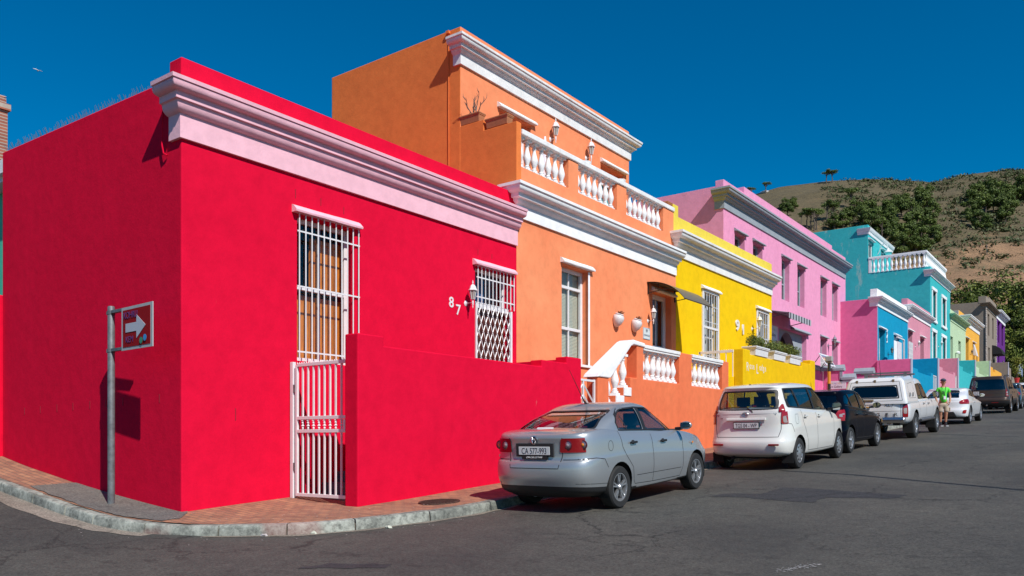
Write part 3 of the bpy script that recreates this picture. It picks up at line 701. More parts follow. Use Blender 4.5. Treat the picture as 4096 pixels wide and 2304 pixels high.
for i in range(8):
    z = 1.15-i*.22; mb.tube([(X, 14.03, z), (X, 14.42, z-.36)], .022, 4)
    mb.tube([(X, 14.0, z), (X, 13.9, z-.1)], .018, 4)
mb.build('slat', iron_white, gt)
mb = MB(); P = [(0, 0)]
# polycarbonate canopy on black brackets
cn = thing('door_canopy', (F0, 20.7, 4.2), 'curved smoky canopy on black brackets above the orange house door', 'canopy')
arc = [(F0+1.10*math.sin(a)/math.sin(1.05), 4.30-.55*(1-math.cos(a))/(1-math.cos(1.05))+.0) for a in [1.05*i/12 for i in range(13)]]
arc = [(x, z) for x, z in arc]
mb = MB()
for (x0, z0), (x1, z1) in zip(arc, arc[1:]): mb.prism([(x0, 19.8, z0), (x1, 19.8, z1), (x1, 19.8, z1+.008), (x0, 19.8, z0+.008)], (0, 1.78, 0))
sheet_m = plain('smoked_polycarbonate', (.16, .13, .085), .35); mb.build('canopy_sheet', sheet_m, cn)
for y in (19.86, 21.5):
    mb = MB(); mb.box(F0, F0+.03, y-.02, y+.02, 3.98, 4.32)
    mb.tube([(x, y, z-.012) for x, z in arc], .014, 6); mb.tube([(F0+.02, y, 4.02), (F0+.55, y, arc[5][1]-.13), (arc[7][0], y, arc[7][1]-.01)], .013, 6); mb.tube([(F0+.3, y, 4.09), (arc[3][0], y, arc[3][1]-.02)], .010, 6)
    mb.build('bracket', iron_black, cn, smooth=True)
mb = MB(); mb.tube([(arc[-1][0], 19.8, arc[-1][1]), (arc[-1][0], 21.58, arc[-1][1])], .014, 6); mb.build('front_bar', iron_black, cn)
# plaque
pl = thing('name_plaque', (F0, 19.77, 2.9), 'white tiled plaque reading 89 ONWALE left of the orange house door', 'plaque')
mb = MB(); mb.box(F0, F0+.015, 19.58, 19.97, 2.75, 3.06); mb.build('tile', plain('glazed_tile', (.62, .68, .68), .3), pl)
nv = plain('navy_lettering', (.02, .04, .09), .4); blu = plain('tile_border_blue', (.16, .34, .50), .4)
t = text_bm('89', .12, M_st(F0+.016, 19.775, 2.94), .002, 'CENTER'); merge(t, text_bm('ONWALE', .078, M_st(F0+.016, 19.775, 2.83), .002, 'CENTER', sx=1.02)); t.build('lettering', nv, pl)
mb = MB()
for a in ((19.585, 19.965, 2.755, 2.765), (19.585, 19.965, 3.045, 3.055), (19.585, 19.595, 2.765, 3.045), (19.955, 19.965, 2.765, 3.045)): mb.box(F0+.015, F0+.018, *a)
mb.build('border', blu, pl)
# wall pots
for y, z, lb in ((18.07, 3.02, 'chipped white pocket planter on the orange wall, nearer the tall window'), (19.03, 3.0, 'chipped white pocket planter on the orange wall, nearer the lantern')):
    t = thing('wall_pot', (F0, y, z), lb, 'wall planter', 'white wall planters'); mb = MB()
    M = Matrix.Rotation(R(20), 3, 'Y'); mb.lathe([(.01, -.20), (.06, -.17), (.12, -.09), (.15, .02), (.14, .09), (.10, .13), (.115, .15), (.10, .16), (.075, .13)], (F0+.09, y, z+.05), 18, M)
    for v in mb.bm.verts: v.co.x = max(v.co.x, F0+.001)
    mb.build('pot', plain('chipped_glaze', (.70, .69, .70), .4, var=.1), t, smooth=True)
    mb = MB()
    for i in range(40): a = rnd.uniform(0, 6.3); r0 = rnd.uniform(0, .06); p = Vector((F0+.13+r0*math.cos(a), y+r0*math.sin(a), z+.19)); mb.tube([p, p+Vector((rnd.uniform(-.02, .1), rnd.uniform(-.06, .1), rnd.uniform(.0, .08)))], .005, 3)
    mb.build('dry_plant', plain('brown_succulent', (.11, .045, .02), .9), t)
# wall lanterns
def lantern(X, Y, Z, label, s=1.0, m=None, kind_='below', nx=1, ny=0, reach=.26, gl=None):
    s = .70*s if s < 1.5 else .72
    m = m or iron_white; t = thing('wall_lantern', (X, Y, Z), label, 'wall lamp', 'lanterns on the house fronts')
    d = Vector((nx, ny, 0)); mb = MB(); M = Matrix.Rotation(R(90), 3, 'Y') if nx else Matrix.Rotation(R(90), 3, 'X')
    mb.lathe([(.075*s, 0), (.085*s, .01*s), (.05*s, .03*s), (.03*s, .04*s)], (X, Y, Z), 6, M); c = Vector((X, Y, Z))+d*reach*s
    mb.tube([Vector((X, Y, Z)), Vector((X, Y, Z))+d*reach*.6*s, c], .014*s, 8); mb.build('wall_plate', m, t, smooth=True)
    z = Z+.09*s; cx, cy = c.x, c.y; mb = MB()
    mb.lathe([(.003, -.16*s), (.018*s, -.12*s), (.01*s, -.09*s), (.026*s, -.05*s), (.026*s, .02*s), (.016*s, .06*s), (.05*s, .085*s), (.055*s, .095*s)], (cx, cy, Z), 10); mb.build('stem', m, t, smooth=True)
    r0, r1, h = .055*s, .10*s, .25*s; mb = MB(); mb.lathe([(r0*.93, z+.005), (r1*.93, z+h)], (cx, cy, 0), 6); mb.build('lamp_glass', gl or plain('lantern_glass', (.30, .28, .24), .15), t)
    mb = MB()
    for k in range(6):
        a = 2*math.pi*(k+.5)/6; mb.tube([(cx+r0*math.cos(a), cy+r0*math.sin(a), z), (cx+r1*math.cos(a), cy+r1*math.sin(a), z+h)], .008*s, 4)
    mb.build('cage', m, t)
    mb = MB(); mb.lathe([(.128*s, z+h-.012*s), (.13*s, z+h+.005*s), (.105*s, z+h+.035*s), (.085*s, z+h+.10*s), (.045*s, z+h+.15*s), (.02*s, z+h+.16*s), (.012*s, z+h+.175*s), (.024*s, z+h+.20*s), (.003, z+h+.28*s)], (cx, cy, 0), 6)
    mb.build('cap', m, t); return t
lantern(F0, 12.22, 2.70, 'white lantern on the crimson wall between numerals and trellised door', 1.0)
lantern(F0, 19.86, 3.26, 'white lantern on the orange wall above the 89 plaque', .95)
lantern(XU, 17.45, 7.80, 'white upstairs lantern on the orange wall above the draped cloth', 1.2, reach=.2)
lantern(XU, 19.2, 7.80, 'white upstairs lantern on the orange wall nearest the far balcony window', 1.2, reach=.2)
# ---------------------------------------------------------------- 3: the yellow house
zg = lambda y: -1.55+.062*y
H3 = house('lodge_house', 'yellow single-storey house with white cornice and large numerals 91', (F0, 21.6, -.2))
mb = MB(); wall_mesh(mb, F0, -17, 21.603, 29.6, -.6, 6.2, [(23.41, 24.62, 1.9, 4.65), (28.03, 29.2, 2.9, 4.63)], .18); mb.build('wall', M_yel, H3, bevel=.012)
mb = MB(); mb.box(F0-.28, F0+.003, 21.75, 29.6, 5.9, 6.49); mb.box(F0-.28, F0+.004, 21.42, 21.75, 5.9, 6.80); mb.build('parapet', M_yel2, H3, bevel=.015)
cornice(H3, F0, 21.6, 29.55, prof(5.33, 5.97, .40, .40), white_dirty)
hood(H3, F0, 23.43, 24.65, 4.67, white); hood(H3, F0, 28.05, 29.2, 4.66, white)
gold = plain('pale_grey_metal', (.62, .65, .70), .4, var=.1)
for (a, b, z0, z1, n) in ((23.41, 24.62, 1.9, 4.65, 6), (28.03, 29.2, 2.9, 4.63, 6)):
    window(H3, F0, a, b, z0, z1, depth=.18, cols=2, rails=(.5,), back=[('curtain', plain('pale_curtain', (.42, .48, .50), .8), .0, .9, 0, 1)])
    mb = MB(); x = F0+.02
    for (p, q, r, s) in ((a-.02, a+.06, z0, z1), (b-.06, b+.03, z0, z1), (a+.06, b-.06, z1-.07, z1), (a+.06, b-.06, 3.48, 3.55)): mb.box(x-.02, x+.02, p, q, r, s)
    mb.build('gate_frame', iron_white, H3, bevel=.004, seg=1)
    mb = MB()
    for i in range(n):
        y = a+.14+(b-a-.28)*i/(n-1); mb.box(x-.014, x+.004, y-.014, y+.014, z0, z1-.07)
        if i in (1, 4):
            for zz in (z0+.55, 4.05): mb.box(x-.02, x+.012, y-.03, y+.03, zz, zz+.09)
    for zz in (z1-.45, z1-.95, z0+.75): mb.box(x-.012, x+.002, a+.06, b-.06, zz-.01, zz+.01)
    mb.build('security_bars', gold, H3)
t = thing('house_number', (F0, 26.5, 3.7), 'large white numerals 9 and 1 on the yellow wall', 'house number')
text_bm('9', .48, M_st(F0+.02, 26.06, 3.70), .018, sx=1.35, off=.012).build('numeral', iron_white, t); text_bm('1', .46, M_st(F0+.02, 26.55, 3.62), .018, sx=1.45, off=.012).build('numeral', iron_white, t)
lantern(F0, 27.59, 3.90, 'cream lantern on the yellow wall beside the numerals and barred window', 1.15, plain('cream_enamel', (.78, .74, .62), .4), reach=.34)
g3 = thing('lodge_wall', (-8.65, 22.5, -.2), 'yellow garden wall lettered Rose Lodge carrying three white planters', 'garden wall', 'low walls before the houses')
mb = MB(); stepwall(mb, -8.65, .27, [(22.5, 23.05, 2.645), (23.05, 27.78, 2.52), (27.78, 28.72, 2.66), (28.72, 29.27, 2.81)], -.6); mb.build('front_wall', M_yel3, g3, bevel=.02)
mb = MB(); mb.box(F0+.005, -8.92, 29.1, 29.27, -.3, 2.8); mb.box(F0+.005, -8.92, 21.45, 29.1, -.3, 1.85); mb.build('return_wall', M_yel3, g3, bevel=.01)
tm = text_bm('R', .36, M_st(-8.65, 22.74, 2.03), .003, sx=.9)
for s_, y, z, sz in (('o', 22.98, 2.10, .27), ('s', 23.14, 2.10, .27), ('e', 23.27, 2.10, .27), ('L', 23.53, 2.0, .40), ('o', 23.78, 2.11, .27), ('d', 23.93, 2.11, .27), ('g', 24.09, 2.11, .27), ('e', 24.24, 2.11, .27)):
    merge(tm, text_bm(s_, sz, M_st(-8.65, y, z), .003, sx=.85))
tm.build('lettering', iron_white, g3)
M_hedge = None
def leafmat(name, c1, c2, tr=.0, sc=.8):
    m, nt, b = nodes(name); P = pos(nt); n = noise(nt, sc, 4, .6, P); oi = nt.nodes.new('ShaderNodeNewGeometry')
    c = mix(nt, ramp(nt, n.outputs[0], [(.35, 0), (.65, 1)]).outputs[0], c1, c2)
    c = mix(nt, 1, c, ramp(nt, oi.outputs['Random Per Island'], [(0, .55), (1, 1.35)]).outputs[0], 'MULTIPLY')
    link(nt, c, b.inputs['Base Color']); b.inputs['Roughness'].default_value = .55; b.inputs['Specular IOR Level'].default_value = .3
    MC[name] = m; return m
def leaves(mb, c, r, n, s, R_, flat=0, shell=.35):
    """n leaf-sized faces spread through an ellipsoid, denser towards its surface"""
    c = Vector(c)
    for _ in range(n):
        d = Vector((R_.gauss(0, 1), R_.gauss(0, 1), R_.gauss(0, 1))).normalized(); k = shell+(1-shell)*R_.random()**.5
        p = c+Vector((d.x*r[0], d.y*r[1], d.z*r[2]))*k*R_.uniform(.85, 1.1)
        nn = (d+Vector((R_.uniform(-1, 1), R_.uniform(-1, 1), R_.uniform(-.4, 1.2)))*.8).normalized(); u = nn.orthogonal().normalized(); a = R_.uniform(0, 6.3)
        u = u*math.cos(a)+nn.cross(u)*math.sin(a); w = nn.cross(u); q = s*R_.uniform(.6, 1.3)
        mb.face([p-u*q, p-w*q*.45+nn*q*.1, p+u*q, p+w*q*.45+nn*q*.1])
M_box = leafmat('box_leaves', (.08, .12, .02), (.17, .19, .035), sc=5)
cream = plain('cream_planter_paint', (.78, .74, .64), .5, var=.06)
for i, (y0, lb) in enumerate(((23.36, 'white planter with clipped box shrub next to the high wall end'), (24.95, 'white planter with clipped box shrub between the two others'), (26.46, 'white planter with clipped box shrub nearest the photo easel'))):
    t = trough(-8.98, -8.62, y0+.04, y0+1.08, 2.525, 2.80, cream if False else iron_white, lb, 'window_box', 'planter', 'white planters on the yellow wall', rim=.05)
    mb = MB(); R_ = random.Random(i); mb.tube([(-8.8, y0+.55, 2.7), (-8.8, y0+.55, 2.95)], .02, 5); mb.build('stem', M_stick, t)
    mb = MB()
    for k in range(9): leaves(mb, (-8.8+R_.uniform(-.06, .06), y0+.12+.11*k, 2.98+R_.uniform(-.03, .04)), (.20, .17, .20), 230, .026, R_, shell=.2)
    mb.build('foliage', M_box, t)
# white handrail before the yellow house
t = thing('handrail', (-9.5, 22.62, 2.0), 'white tubular gate rail left of the yellow garden wall', 'railing'); mb = MB(); Y = 22.45
mb.box(-9.95, -8.92, Y-.02, Y+.02, 2.55, 2.62); mb.box(-9.97, -9.92, Y-.02, Y+.02, 1.2, 2.62)
for i in range(5): mb.box(-9.75+.2*i, -9.73+.2*i, Y-.012, Y+.012, 1.0, 2.55)
mb.build('rail', iron_white, t); mb = MB()
for i in range(14): mb.lathe([(.012, 2.62), (0, 2.65)], (-9.9+i*.07, Y, 0), 4)
mb.build('spikes', iron_white, t)

# ---------------------------------------------------------------- 4: the pink two-storey gallery
F1 = -12.15
H4 = house('gallery_house', 'pink two-storey house with slate grey cornice and arched doorway', (F1, 29.6, .3))
up = [(30.71, 31.78), (32.68, 33.80), (36.19, 37.25), (38.39, 39.45), (42.01, 43.05), (44.05, 45.05)]
holes = [(a, b, 6.33, 8.2) for a, b in up]+[(35.81, 39.75, 2.6, 5.08), (41.99, 43.08, 2.6, 5.22), (44.04, 45.1, 3.2, 5.2)]
mb = MB(); wall_mesh(mb, F1, -21, 29.6, 46.6, -.2, 9.75, holes, .28); mb.build('wall', M_pink, H4, bevel=.02)
mb = MB()
for a, b, z in ((29.597, 31.7, 9.96), (31.7, 44.0, 10.2), (44.0, 46.6, 10.03)): mb.box(F1-.33, F1+.003, a, b, 9.6, z)
mb.build('parapet', M_pink, H4, bevel=.015)
cornice(H4, F1, 29.6, 46.5, prof(8.86, 9.56, .42, .42), M_grey, ret=.35)
for a, b in up: hood(H4, F1, a+.02, b+.02, 8.22, M_grey, w=.15)
hood(H4, F1, 37.5, 39.9, 5.10, M_grey, w=.2, h=.16); hood(H4, F1, 42.0, 43.1, 5.25, M_grey); hood(H4, F1, 44.05, 45.15, 5.22, M_grey)
lace = plain('lace_curtain', (.34, .28, .27), .9)
for a, b in up: window(H4, F1, a, b, 6.33, 8.2, M_grey, depth=.24, fw=.12, cols=1, rails=(.42,), back=[('curtain', lace, 0, .75, .1, 1)])
window(H4, F1, 44.04, 45.1, 3.2, 5.2, M_grey, depth=.28, cols=1, rails=(.5,), back=[('curtain', lace, 0, .6, 0, 1)])
window(H4, F1, 41.99, 43.08, 4.3, 5.22, M_grey, depth=.28, cols=1, rails=())
bars(H4, F1-.1, 42.1, 43.0, 2.7, 4.3, 8, (4.28, 4.0, 2.8), name='security_gate', r=.016)
# arched porch screen
mb = MB(); xa = F1-.22; ya, yb, zt = 35.81, 39.75, 5.08; cy, r0, zs = 37.55, 1.25, 3.55; pts = [(cy+r0*math.cos(a), zs+1.45*math.sin(a)) for a in [math.pi*i/16 for i in range(17)]]
outer = [(yb, 2.6)]+[(yb, zs)]+[(yb if i < 4 else ya if i > 12 else cy+(yb-cy)*(math.cos(math.pi*i/16)/math.cos(math.pi/4)) , zt) for i in range(1, 16)]+[(ya, zs), (ya, 2.6)]
inner_ = [(cy+r0, 2.6)]+pts+[(cy-r0, 2.6)]
inner_ = inner_[:len(outer)] if len(inner_) >= len(outer) else inner_
for dx in (0,):
    for i in range(len(outer)-1):
        a, b, c, d = outer[i], outer[i+1], inner_[i+1], inner_[i]
        mb.face([(xa, a[0], a[1]), (xa, b[0], b[1]), (xa, c[0], c[1]), (xa, d[0], d[1])]); mb.face([(xa, d[0], d[1]), (xa, c[0], c[1]), (xa-.35, c[0], c[1]), (xa-.35, d[0], d[1])])
mb.build('porch_arch', M_grey, H4)
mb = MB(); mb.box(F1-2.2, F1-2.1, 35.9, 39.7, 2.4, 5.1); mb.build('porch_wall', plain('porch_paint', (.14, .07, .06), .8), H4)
mb = MB(); mb.box(F1-2.2, F1-.3, 35.7, 35.85, 2.4, 5.1); mb.box(F1-2.2, F1-.3, 39.65, 39.8, 2.4, 5.1); mb.build('porch_sides', M_grey, H4)
# awning
def striped(name, a, b, sc):
    m, nt, bs = nodes(name); w = nt.nodes.new('ShaderNodeTexWave'); w.bands_direction = 'Y'; w.wave_profile = 'SAW'; w.inputs['Scale'].default_value = sc; link(nt, pos(nt), w.inputs[0])
    r = ramp(nt, w.outputs[0], [(.49, a), (.51, b)]); link(nt, r.outputs[0], bs.inputs['Base Color']); bs.inputs['Roughness'].default_value = .8; return m
t = thing('striped_awning', (F1, 35.9, 5.3), 'grey and white striped awning over the pink gallery entrance', 'awning'); mb = MB()
mb.prism([(F1, 34.3, 5.62), (F1+.95, 34.3, 5.42), (F1+.95, 34.3, 5.40), (F1, 34.3, 5.60)], (0, 3.0, 0)); 
n = 40
for i in range(n): a = 34.3+3.0*i/n; mb.box(F1+.94, F1+.955, a, a+3.0/n, 5.18-.03*math.sin((i % 4)*math.pi/3), 5.42)
mb.build('fabric', striped('striped_canvas', (.07, .075, .09), (.42, .43, .47), .85), t)
mb = MB(); mb.tube([(F1, 34.3, 5.25), (F1+.95, 34.3, 5.41)], .02, 6); mb.tube([(F1, 37.3, 5.25), (F1+.95, 37.3, 5.41)], .02, 6); mb.build('frame', iron_black, t)
def sign(label, rect, X=None, Y=None, lines=(), backc=(.68, .68, .70), name='wall_sign'):
    """rect along the wall; lines = (text, size, pos along, z, material, sx)"""
    if X is not None:
        a, b, z0, z1 = rect; t = thing(name, (X, (a+b)/2, z0), label, 'sign'); mb = MB(); mb.box(X, X+.02, a, b, z0, z1)
    else:
        a, b, z0, z1 = rect; t = thing(name, ((a+b)/2, Y, z0), label, 'sign'); mb = MB(); mb.box(a, b, Y-.02, Y, z0, z1)
    mb.build('board', plain('sign_board_white', backc, .5), t, bevel=.004, seg=1)
    for s_, sz, u, z, mm, sx in lines:
        M = M_st(X+.021, u, z) if X is not None else M_sd(u, Y-.021, z); text_bm(s_, sz, M, .002, sx=sx).build('lettering', mm, t)
    return t
cols = [plain('letter_'+n_, c_, .5) for n_, c_ in (('red', (.6, .12, .10)), ('orange', (.75, .30, .06)), ('yellow', (.70, .50, .08)), ('green', (.18, .42, .14)), ('blue', (.10, .30, .55)), ('violet', (.30, .18, .45)))]
blk = plain('letter_black', (.03, .03, .04), .5)
def rainbow(word, x, z, sz, adv): return [(ch, sz, x+adv*i, z, cols[i % 6], .9) for i, ch in enumerate(word)]
sign('upper white sign reading photographic Art Gallery, beside the gallery arch', (33.9, 35.6, 4.40, 5.02), X=F1, lines=rainbow('photographic', 34.0, 4.80, .16, .125)+[('Art Gallery', .22, 34.35, 4.55, blk, 1)])
sign('lower small white sign on the pink wall below the gallery sign', (34.2, 35.45, 3.75, 4.40), X=F1)
lantern(F1, 43.25, 4.92, 'grey lantern between the gallery gate and the last ground-floor window', 1.25, plain('grey_enamel', (.20, .22, .25), .5), reach=.4)
# terrace wall with stepped grey coping
g4 = thing('terrace_wall', (F0, 33, .4), 'pink terrace wall with stepped grey coping before the gallery', 'garden wall', 'low walls before the houses')
mb = MB(); mb.box(F0-.25, F0, 29.3, 35.98, .1, 2.98); P = [(-10.3, .1), (-10.3, 2.98), (-9.62, 2.98), (-9.62, 2.60), (-9.30, 2.60), (-9.30, 2.62), (-9.30, 2.80), (-8.80, 2.80), (-8.80, .1)]
P = [(-10.3, .1), (-10.3, 3.0), (-9.50, 3.0), (-9.50, 2.55), (-9.02, 2.55), (-9.02, .1)]; mb.prism([(x, 36.0, z) for x, z in P], (0, .22, 0)); mb.box(-9.5, -8.78, 38.0, 38.25, .1, 2.98); mb.box(-9.0, -8.78, 36.2, 38.0, .1, 2.5)
mb.build('wall', M_hot, g4, bevel=.01)
mb = MB()
def cope(x0, x1, y0, y1, z):
    mb.box(x0-.05, x1+.05, y0-.05, y1+.05, z, z+.10)
    if (x1-x0) > (y1-y0): mb.prism([((x0-.05), y0-.05, z+.10), ((x0-.05), y1+.05, z+.10), ((x0-.05), (y0+y1)/2, z+.26)], (x1-x0+.1, 0, 0))
    else: mb.prism([(x0-.05, y0-.05, z+.10), (x1+.05, y0-.05, z+.10), ((x0+x1)/2, y0-.05, z+.26)], (0, y1-y0+.1, 0))
cope(F0-.22, F0, 29.3, 35.8, 2.98); cope(-10.3, -9.5, 36.0, 36.22, 3.0); cope(-9.5, -9.05, 36.0, 36.22, 2.60); cope(-9.5, -8.78, 38.0, 38.25, 2.98); mb.box(-9.62, -9.50, 35.975, 36.0, 2.55, 3.0)
mb.box(-9.62, -9.02, 35.975, 36.0, 2.50, 2.60)
mb.build('coping', M_grey, g4)
sign('white sign on the shaded terrace wall reading photographic Art Gallery', (-10.12, -9.36, 2.22, 2.56), Y=36.0, lines=rainbow('photographic', -10.08, 2.44, .10, .057)+[('Art Gallery', .13, -10.05, 2.28, blk, .9)])
# photo easel
t = thing('photo_display', (-10.1, 35.2, 3.2), 'tilted framed seascape print propped on the pink terrace wall', 'framed print')
def facep(mb, y0, y1, z0, z1, dx, th, x=-10.05): mb.prism([(x+.30-.30*(z0-3.15)/.5+dx, y0, z0), (x+.30-.30*(z1-3.15)/.5+dx, y0, z1), (x+.30-.30*(z1-3.15)/.5+dx-th, y0, z1), (x+.30-.30*(z0-3.15)/.5+dx-th, y0, z0)], (0, y1-y0, 0))
mb = MB(); facep(mb, 34.5, 35.9, 3.15, 3.65, 0, .03); mb.build('frame', iron_white, t)
def picm():
    m, nt, b = nodes('print_picture'); P = pos(nt); s = nt.nodes.new('ShaderNodeSeparateXYZ'); link(nt, P, s.inputs[0]); n = noise(nt, 2.5, 5, .6, P)
    mr = nt.nodes.new('ShaderNodeMapRange'); mr.inputs[1].default_value = 3.15; mr.inputs[2].default_value = 3.65; link(nt, s.outputs[2], mr.inputs[0])
    a = nt.nodes.new('ShaderNodeMath'); a.operation = 'MULTIPLY_ADD'; a.inputs[1].default_value = .35; link(nt, n.outputs[0], a.inputs[0]); link(nt, mr.outputs[0], a.inputs[2])
    link(nt, ramp(nt, a.outputs[0], [(.3, (.04, .06, .09)), (.5, (.12, .08, .06)), (.62, (.75, .50, .30)), (.8, (.45, .22, .18)), (1, (.12, .18, .32))]).outputs[0], b.inputs['Base Color']); return m
mb = MB(); facep(mb, 34.62, 35.78, 3.22, 3.58, .006, .008); mb.build('picture', picm(), t)
for y in (34.6, 35.8): mb = MB(); mb.tube([(-10.0, y, 3.60), (-10.35, y, 3.12)], .015, 4); mb.tube([(-9.78, y, 3.18), (-10.02, y, 3.0), (-10.0, y, 2.8)], .012, 4); mb.build('easel_leg', iron_black, t)
# banded post
zp = g(-7.15, 25.6)+HK; t = thing('meter_post', (-7.15, 25.6, zp), 'black and orange banded post with grey lamp box behind the black hatchback', 'post'); mb = MB()
mb.lathe([(.05, zp), (.055, zp+.05), (.045, zp+.1), (.045, 1.75)], (-7.15, 25.6, 0), 12); mb.lathe([(.045, 2.12), (.045, 2.42)], (-7.15, 25.6, 0), 12); mb.build('pole', iron_black, t, smooth=True)
mb = MB(); mb.lathe([(.046, 1.75), (.046, 2.12)], (-7.15, 25.6, 0), 12); mb.build('orange_band', plain('orange_tape', (.70, .25, .02), .5), t, smooth=True)
mb = MB(); mb.box(-7.24, -7.05, 25.5, 25.7, 2.42, 2.58); mb.box(-7.20, -7.09, 25.54, 25.66, 2.38, 2.42); mb.build('lamp_box', plain('grey_plastic_box', (.33, .34, .33), .4), t, bevel=.02)

# ---------------------------------------------------------------- 5..: the far row
def simple_house(name, label, X, Xb, y0, y1, wallm, holes, z_top, par, corn, hm=white, win_m=None, sidem=None, depth=.28, cp=white, parm=None, cleft=True, lights=None, hoods=True, P=.36, cols=1):
    H = house(name, label, (X, y0, zg(y0)))
    mb = MB(); wall_mesh(mb, X, Xb, y0, y1, zg(y0)-.6, z_top, holes, depth, side=1 if sidem else 0); mb.build('wall', [wallm, sidem] if sidem else wallm, H, bevel=.02)
    if par:
        mb = MB(); mb.box(X-.35, X+.003, y0-.003, y1, z_top-.2, par); mb.build('parapet', parm or wallm, H, bevel=.015)
    if corn: cornice(H, X, y0, y1-.02, prof(corn[0], corn[1], P, .42), cp, left=cleft, ret=.38)
    for (a, b, z0, z1) in holes:
        if hoods: hood(H, X, a, b, z1+.02, hm, w=.16, h=.12)
        window(H, X, a, b, z0, z1, win_m or iron_white, depth=depth, cols=cols, rails=(.5,), back=[('curtain', lace, 0, .7, 0, 1)])
    return H
H5 = simple_house('azure_house', 'azure blue single-storey house with thick white parapet and pink side wall', F0, -17, 45.6, 53.13, M_blue, [(45.99, 47.3, 3.6, 5.97), (49.5, 50.9, 4.0, 5.96)], 7.5, 8.0, (7.08, 7.56), sidem=M_hot, parm=white, P=.34)
mb = MB(); mb.box(F0-.24, F0-.1, 49.52, 50.86, 4.0, 5.94); mb.build('boarded_opening', white, H5)
mb = MB(); mb.box(F0, F0+.02, 45.602, 45.66, 4.2, 7.08); mb.box(F0, F0+.02, 53.06, 53.12, 4.2, 7.08); mb.build('pale_edge', plain('pale_blue_edge', (.25, .45, .65), .7), H5)
bars(H5, F0+.9, 46.0, 46.9, 4.3, 5.2, 9, (5.2, 4.8, 4.4), r=.018, name='security_gate')
mb = MB(); mb.box(F0+.86, F0+.94, 47.5, 47.56, 4.0, 5.45); mb.box(F0+.86, F0+.94, 45.9, 47.5, 5.39, 5.45); mb.build('gate_frame', iron_white, H5)
nm = MB(); nm.tube([(F0+.03, 47.75, 6.05), (F0+.03, 47.62, 5.95), (F0+.03, 47.74, 5.8), (F0+.03, 47.60, 5.62), (F0+.03, 47.70, 5.45), (F0+.03, 47.62, 5.35)], .03, 6); L(nm.build('illegible_number', iron_white, org=(F0, 47.65, 5.35), smooth=True), 'illegible white house number, shaped as a made-up squiggle, on the azure wall above the black lantern', 'wall ornament')  # made-up squiggle standing for an illegible house number
lantern(F0, 48.0, 4.75, 'black lantern on the azure house wall', 1.7, iron_black, reach=.3)
H6 = simple_house('dusty_pink_house', 'dusty pink single-storey house with white cornice between azure and turquoise houses', F0, -17, 53.13, 60.3, M_lp, [(53.2, 54.5, 4.3, 6.65), (56.9, 58.15, 4.8, 6.63)], 8.0, 8.55, (7.62, 8.14), P=.36)
lantern(F0, 55.3, 5.85, 'white lantern on the dusty pink house wall', 1.7, reach=.3)
bars(H6, F0+.03, 53.3, 54.4, 4.6, 6.0, 7, (5.9, 5.6, 5.3, 5.0, 4.7), r=.02, name='security_gate')
H7 = simple_house('turquoise_house', 'turquoise three-level house with white balustraded roof terrace', F0, -18, 60.3, 68.1, M_teal, [(60.9, 62.25, 8.25, 10.2), (64.5, 66.05, 8.25, 10.2), (60.9, 62.25, 5.3, 7.4), (64.5, 66.05, 5.5, 7.4)], 11.70, None, (11.05, 11.45), P=.35, hoods=False, depth=.22)
for (a, b, z0, z1) in ((60.9, 62.25, 8.25, 10.2), (64.5, 66.05, 8.25, 10.2), (60.9, 62.25, 5.3, 7.4), (64.5, 66.05, 5.5, 7.4)):
    mb = MB(); x0, x1 = F0-.1, F0+.06
    mb.box(x0, x1, a-.14, a, z0-.02, z1); mb.box(x0, x1, b, b+.14, z0-.02, z1); mb.box(x0, x1+.02, a-.18, b+.18, z1, z1+.22); mb.box(x0, x1+.04, a-.18, b+.18, z0-.2, z0-.02); mb.build('window_surround', white, H7, bevel=.02)
mb = MB(); wall_mesh(mb, -14.22, -22, 60.297, 67.6, 11.5, 15.1, [(60.4, 61.75, 11.8, 14.05), (64.1, 65.4, 11.8, 14.1)], .12); mb.build('rooftop_room', M_teal, H7, bevel=.02)
cornice(H7, -14.22, 60.3, 67.6, [(.05, 14.45), (.08, 14.6), (.16, 14.68), (.2, 14.8), (.22, 14.86)], white, ret=.7)
for a, b in ((60.4, 61.75), (64.1, 65.4)): hood(H7, -14.22, a, b, 14.1, white, w=.2); window(H7, -14.22, a, b, 11.8, 14.05, depth=.12, cols=2, rails=(), fw=.12)
mb = MB(); mb.box(-14.2, -10.5, 60.25, 60.45, 12.65, 12.80); mb.box(-10.75, -10.5, 60.45, 68.0, 12.65, 12.80); mb.box(-14.2, -14.0, 60.28, 60.42, 11.7, 12.65); mb.build('handrail', white, H7, bevel=.02)
bt = baluster_mesh(.96, 1.25)
for i in range(12): place_mesh('baluster', bt, H7, (-13.85+3.15*i/11, 60.35, 11.70))
for i in range(27): place_mesh('baluster', bt, H7, (-10.62, 60.55+7.3*i/26, 11.70))
t = thing('gooseneck_lamp', (-14.22, 63.0, 13.9), 'white gooseneck lamp on the turquoise rooftop room', 'wall lamp'); mb = MB()
mb.tube([(-14.22, 63, 13.5), (-14.1, 63, 13.7), (-13.95, 63, 14.1), (-13.75, 63, 14.25), (-13.55, 63, 14.1), (-13.52, 63, 13.85)], .03, 6); mb.build('arm', iron_white, t, smooth=True)
mb = MB(); mb.lathe([(.04, 13.9), (.10, 13.72), (.3, 13.55), (.28, 13.54)], (-13.52, 63, 0), 14); mb.build('lamp_shade', iron_white, t, smooth=True)
lantern(F0, 63.2, 6.6, 'white lantern on the turquoise house wall', 1.7, reach=.3)
H8 = simple_house('mint_house', 'mint green single-storey house beyond the turquoise house', F0, -16, 68.1, 75.5, M_mint, [(68.2, 69.4, 5.2, 7.85), (71.85, 73.15, 5.6, 7.87)], 9.0, 9.86, (8.98, 9.5), cp=M_mint, hoods=False, P=.4)
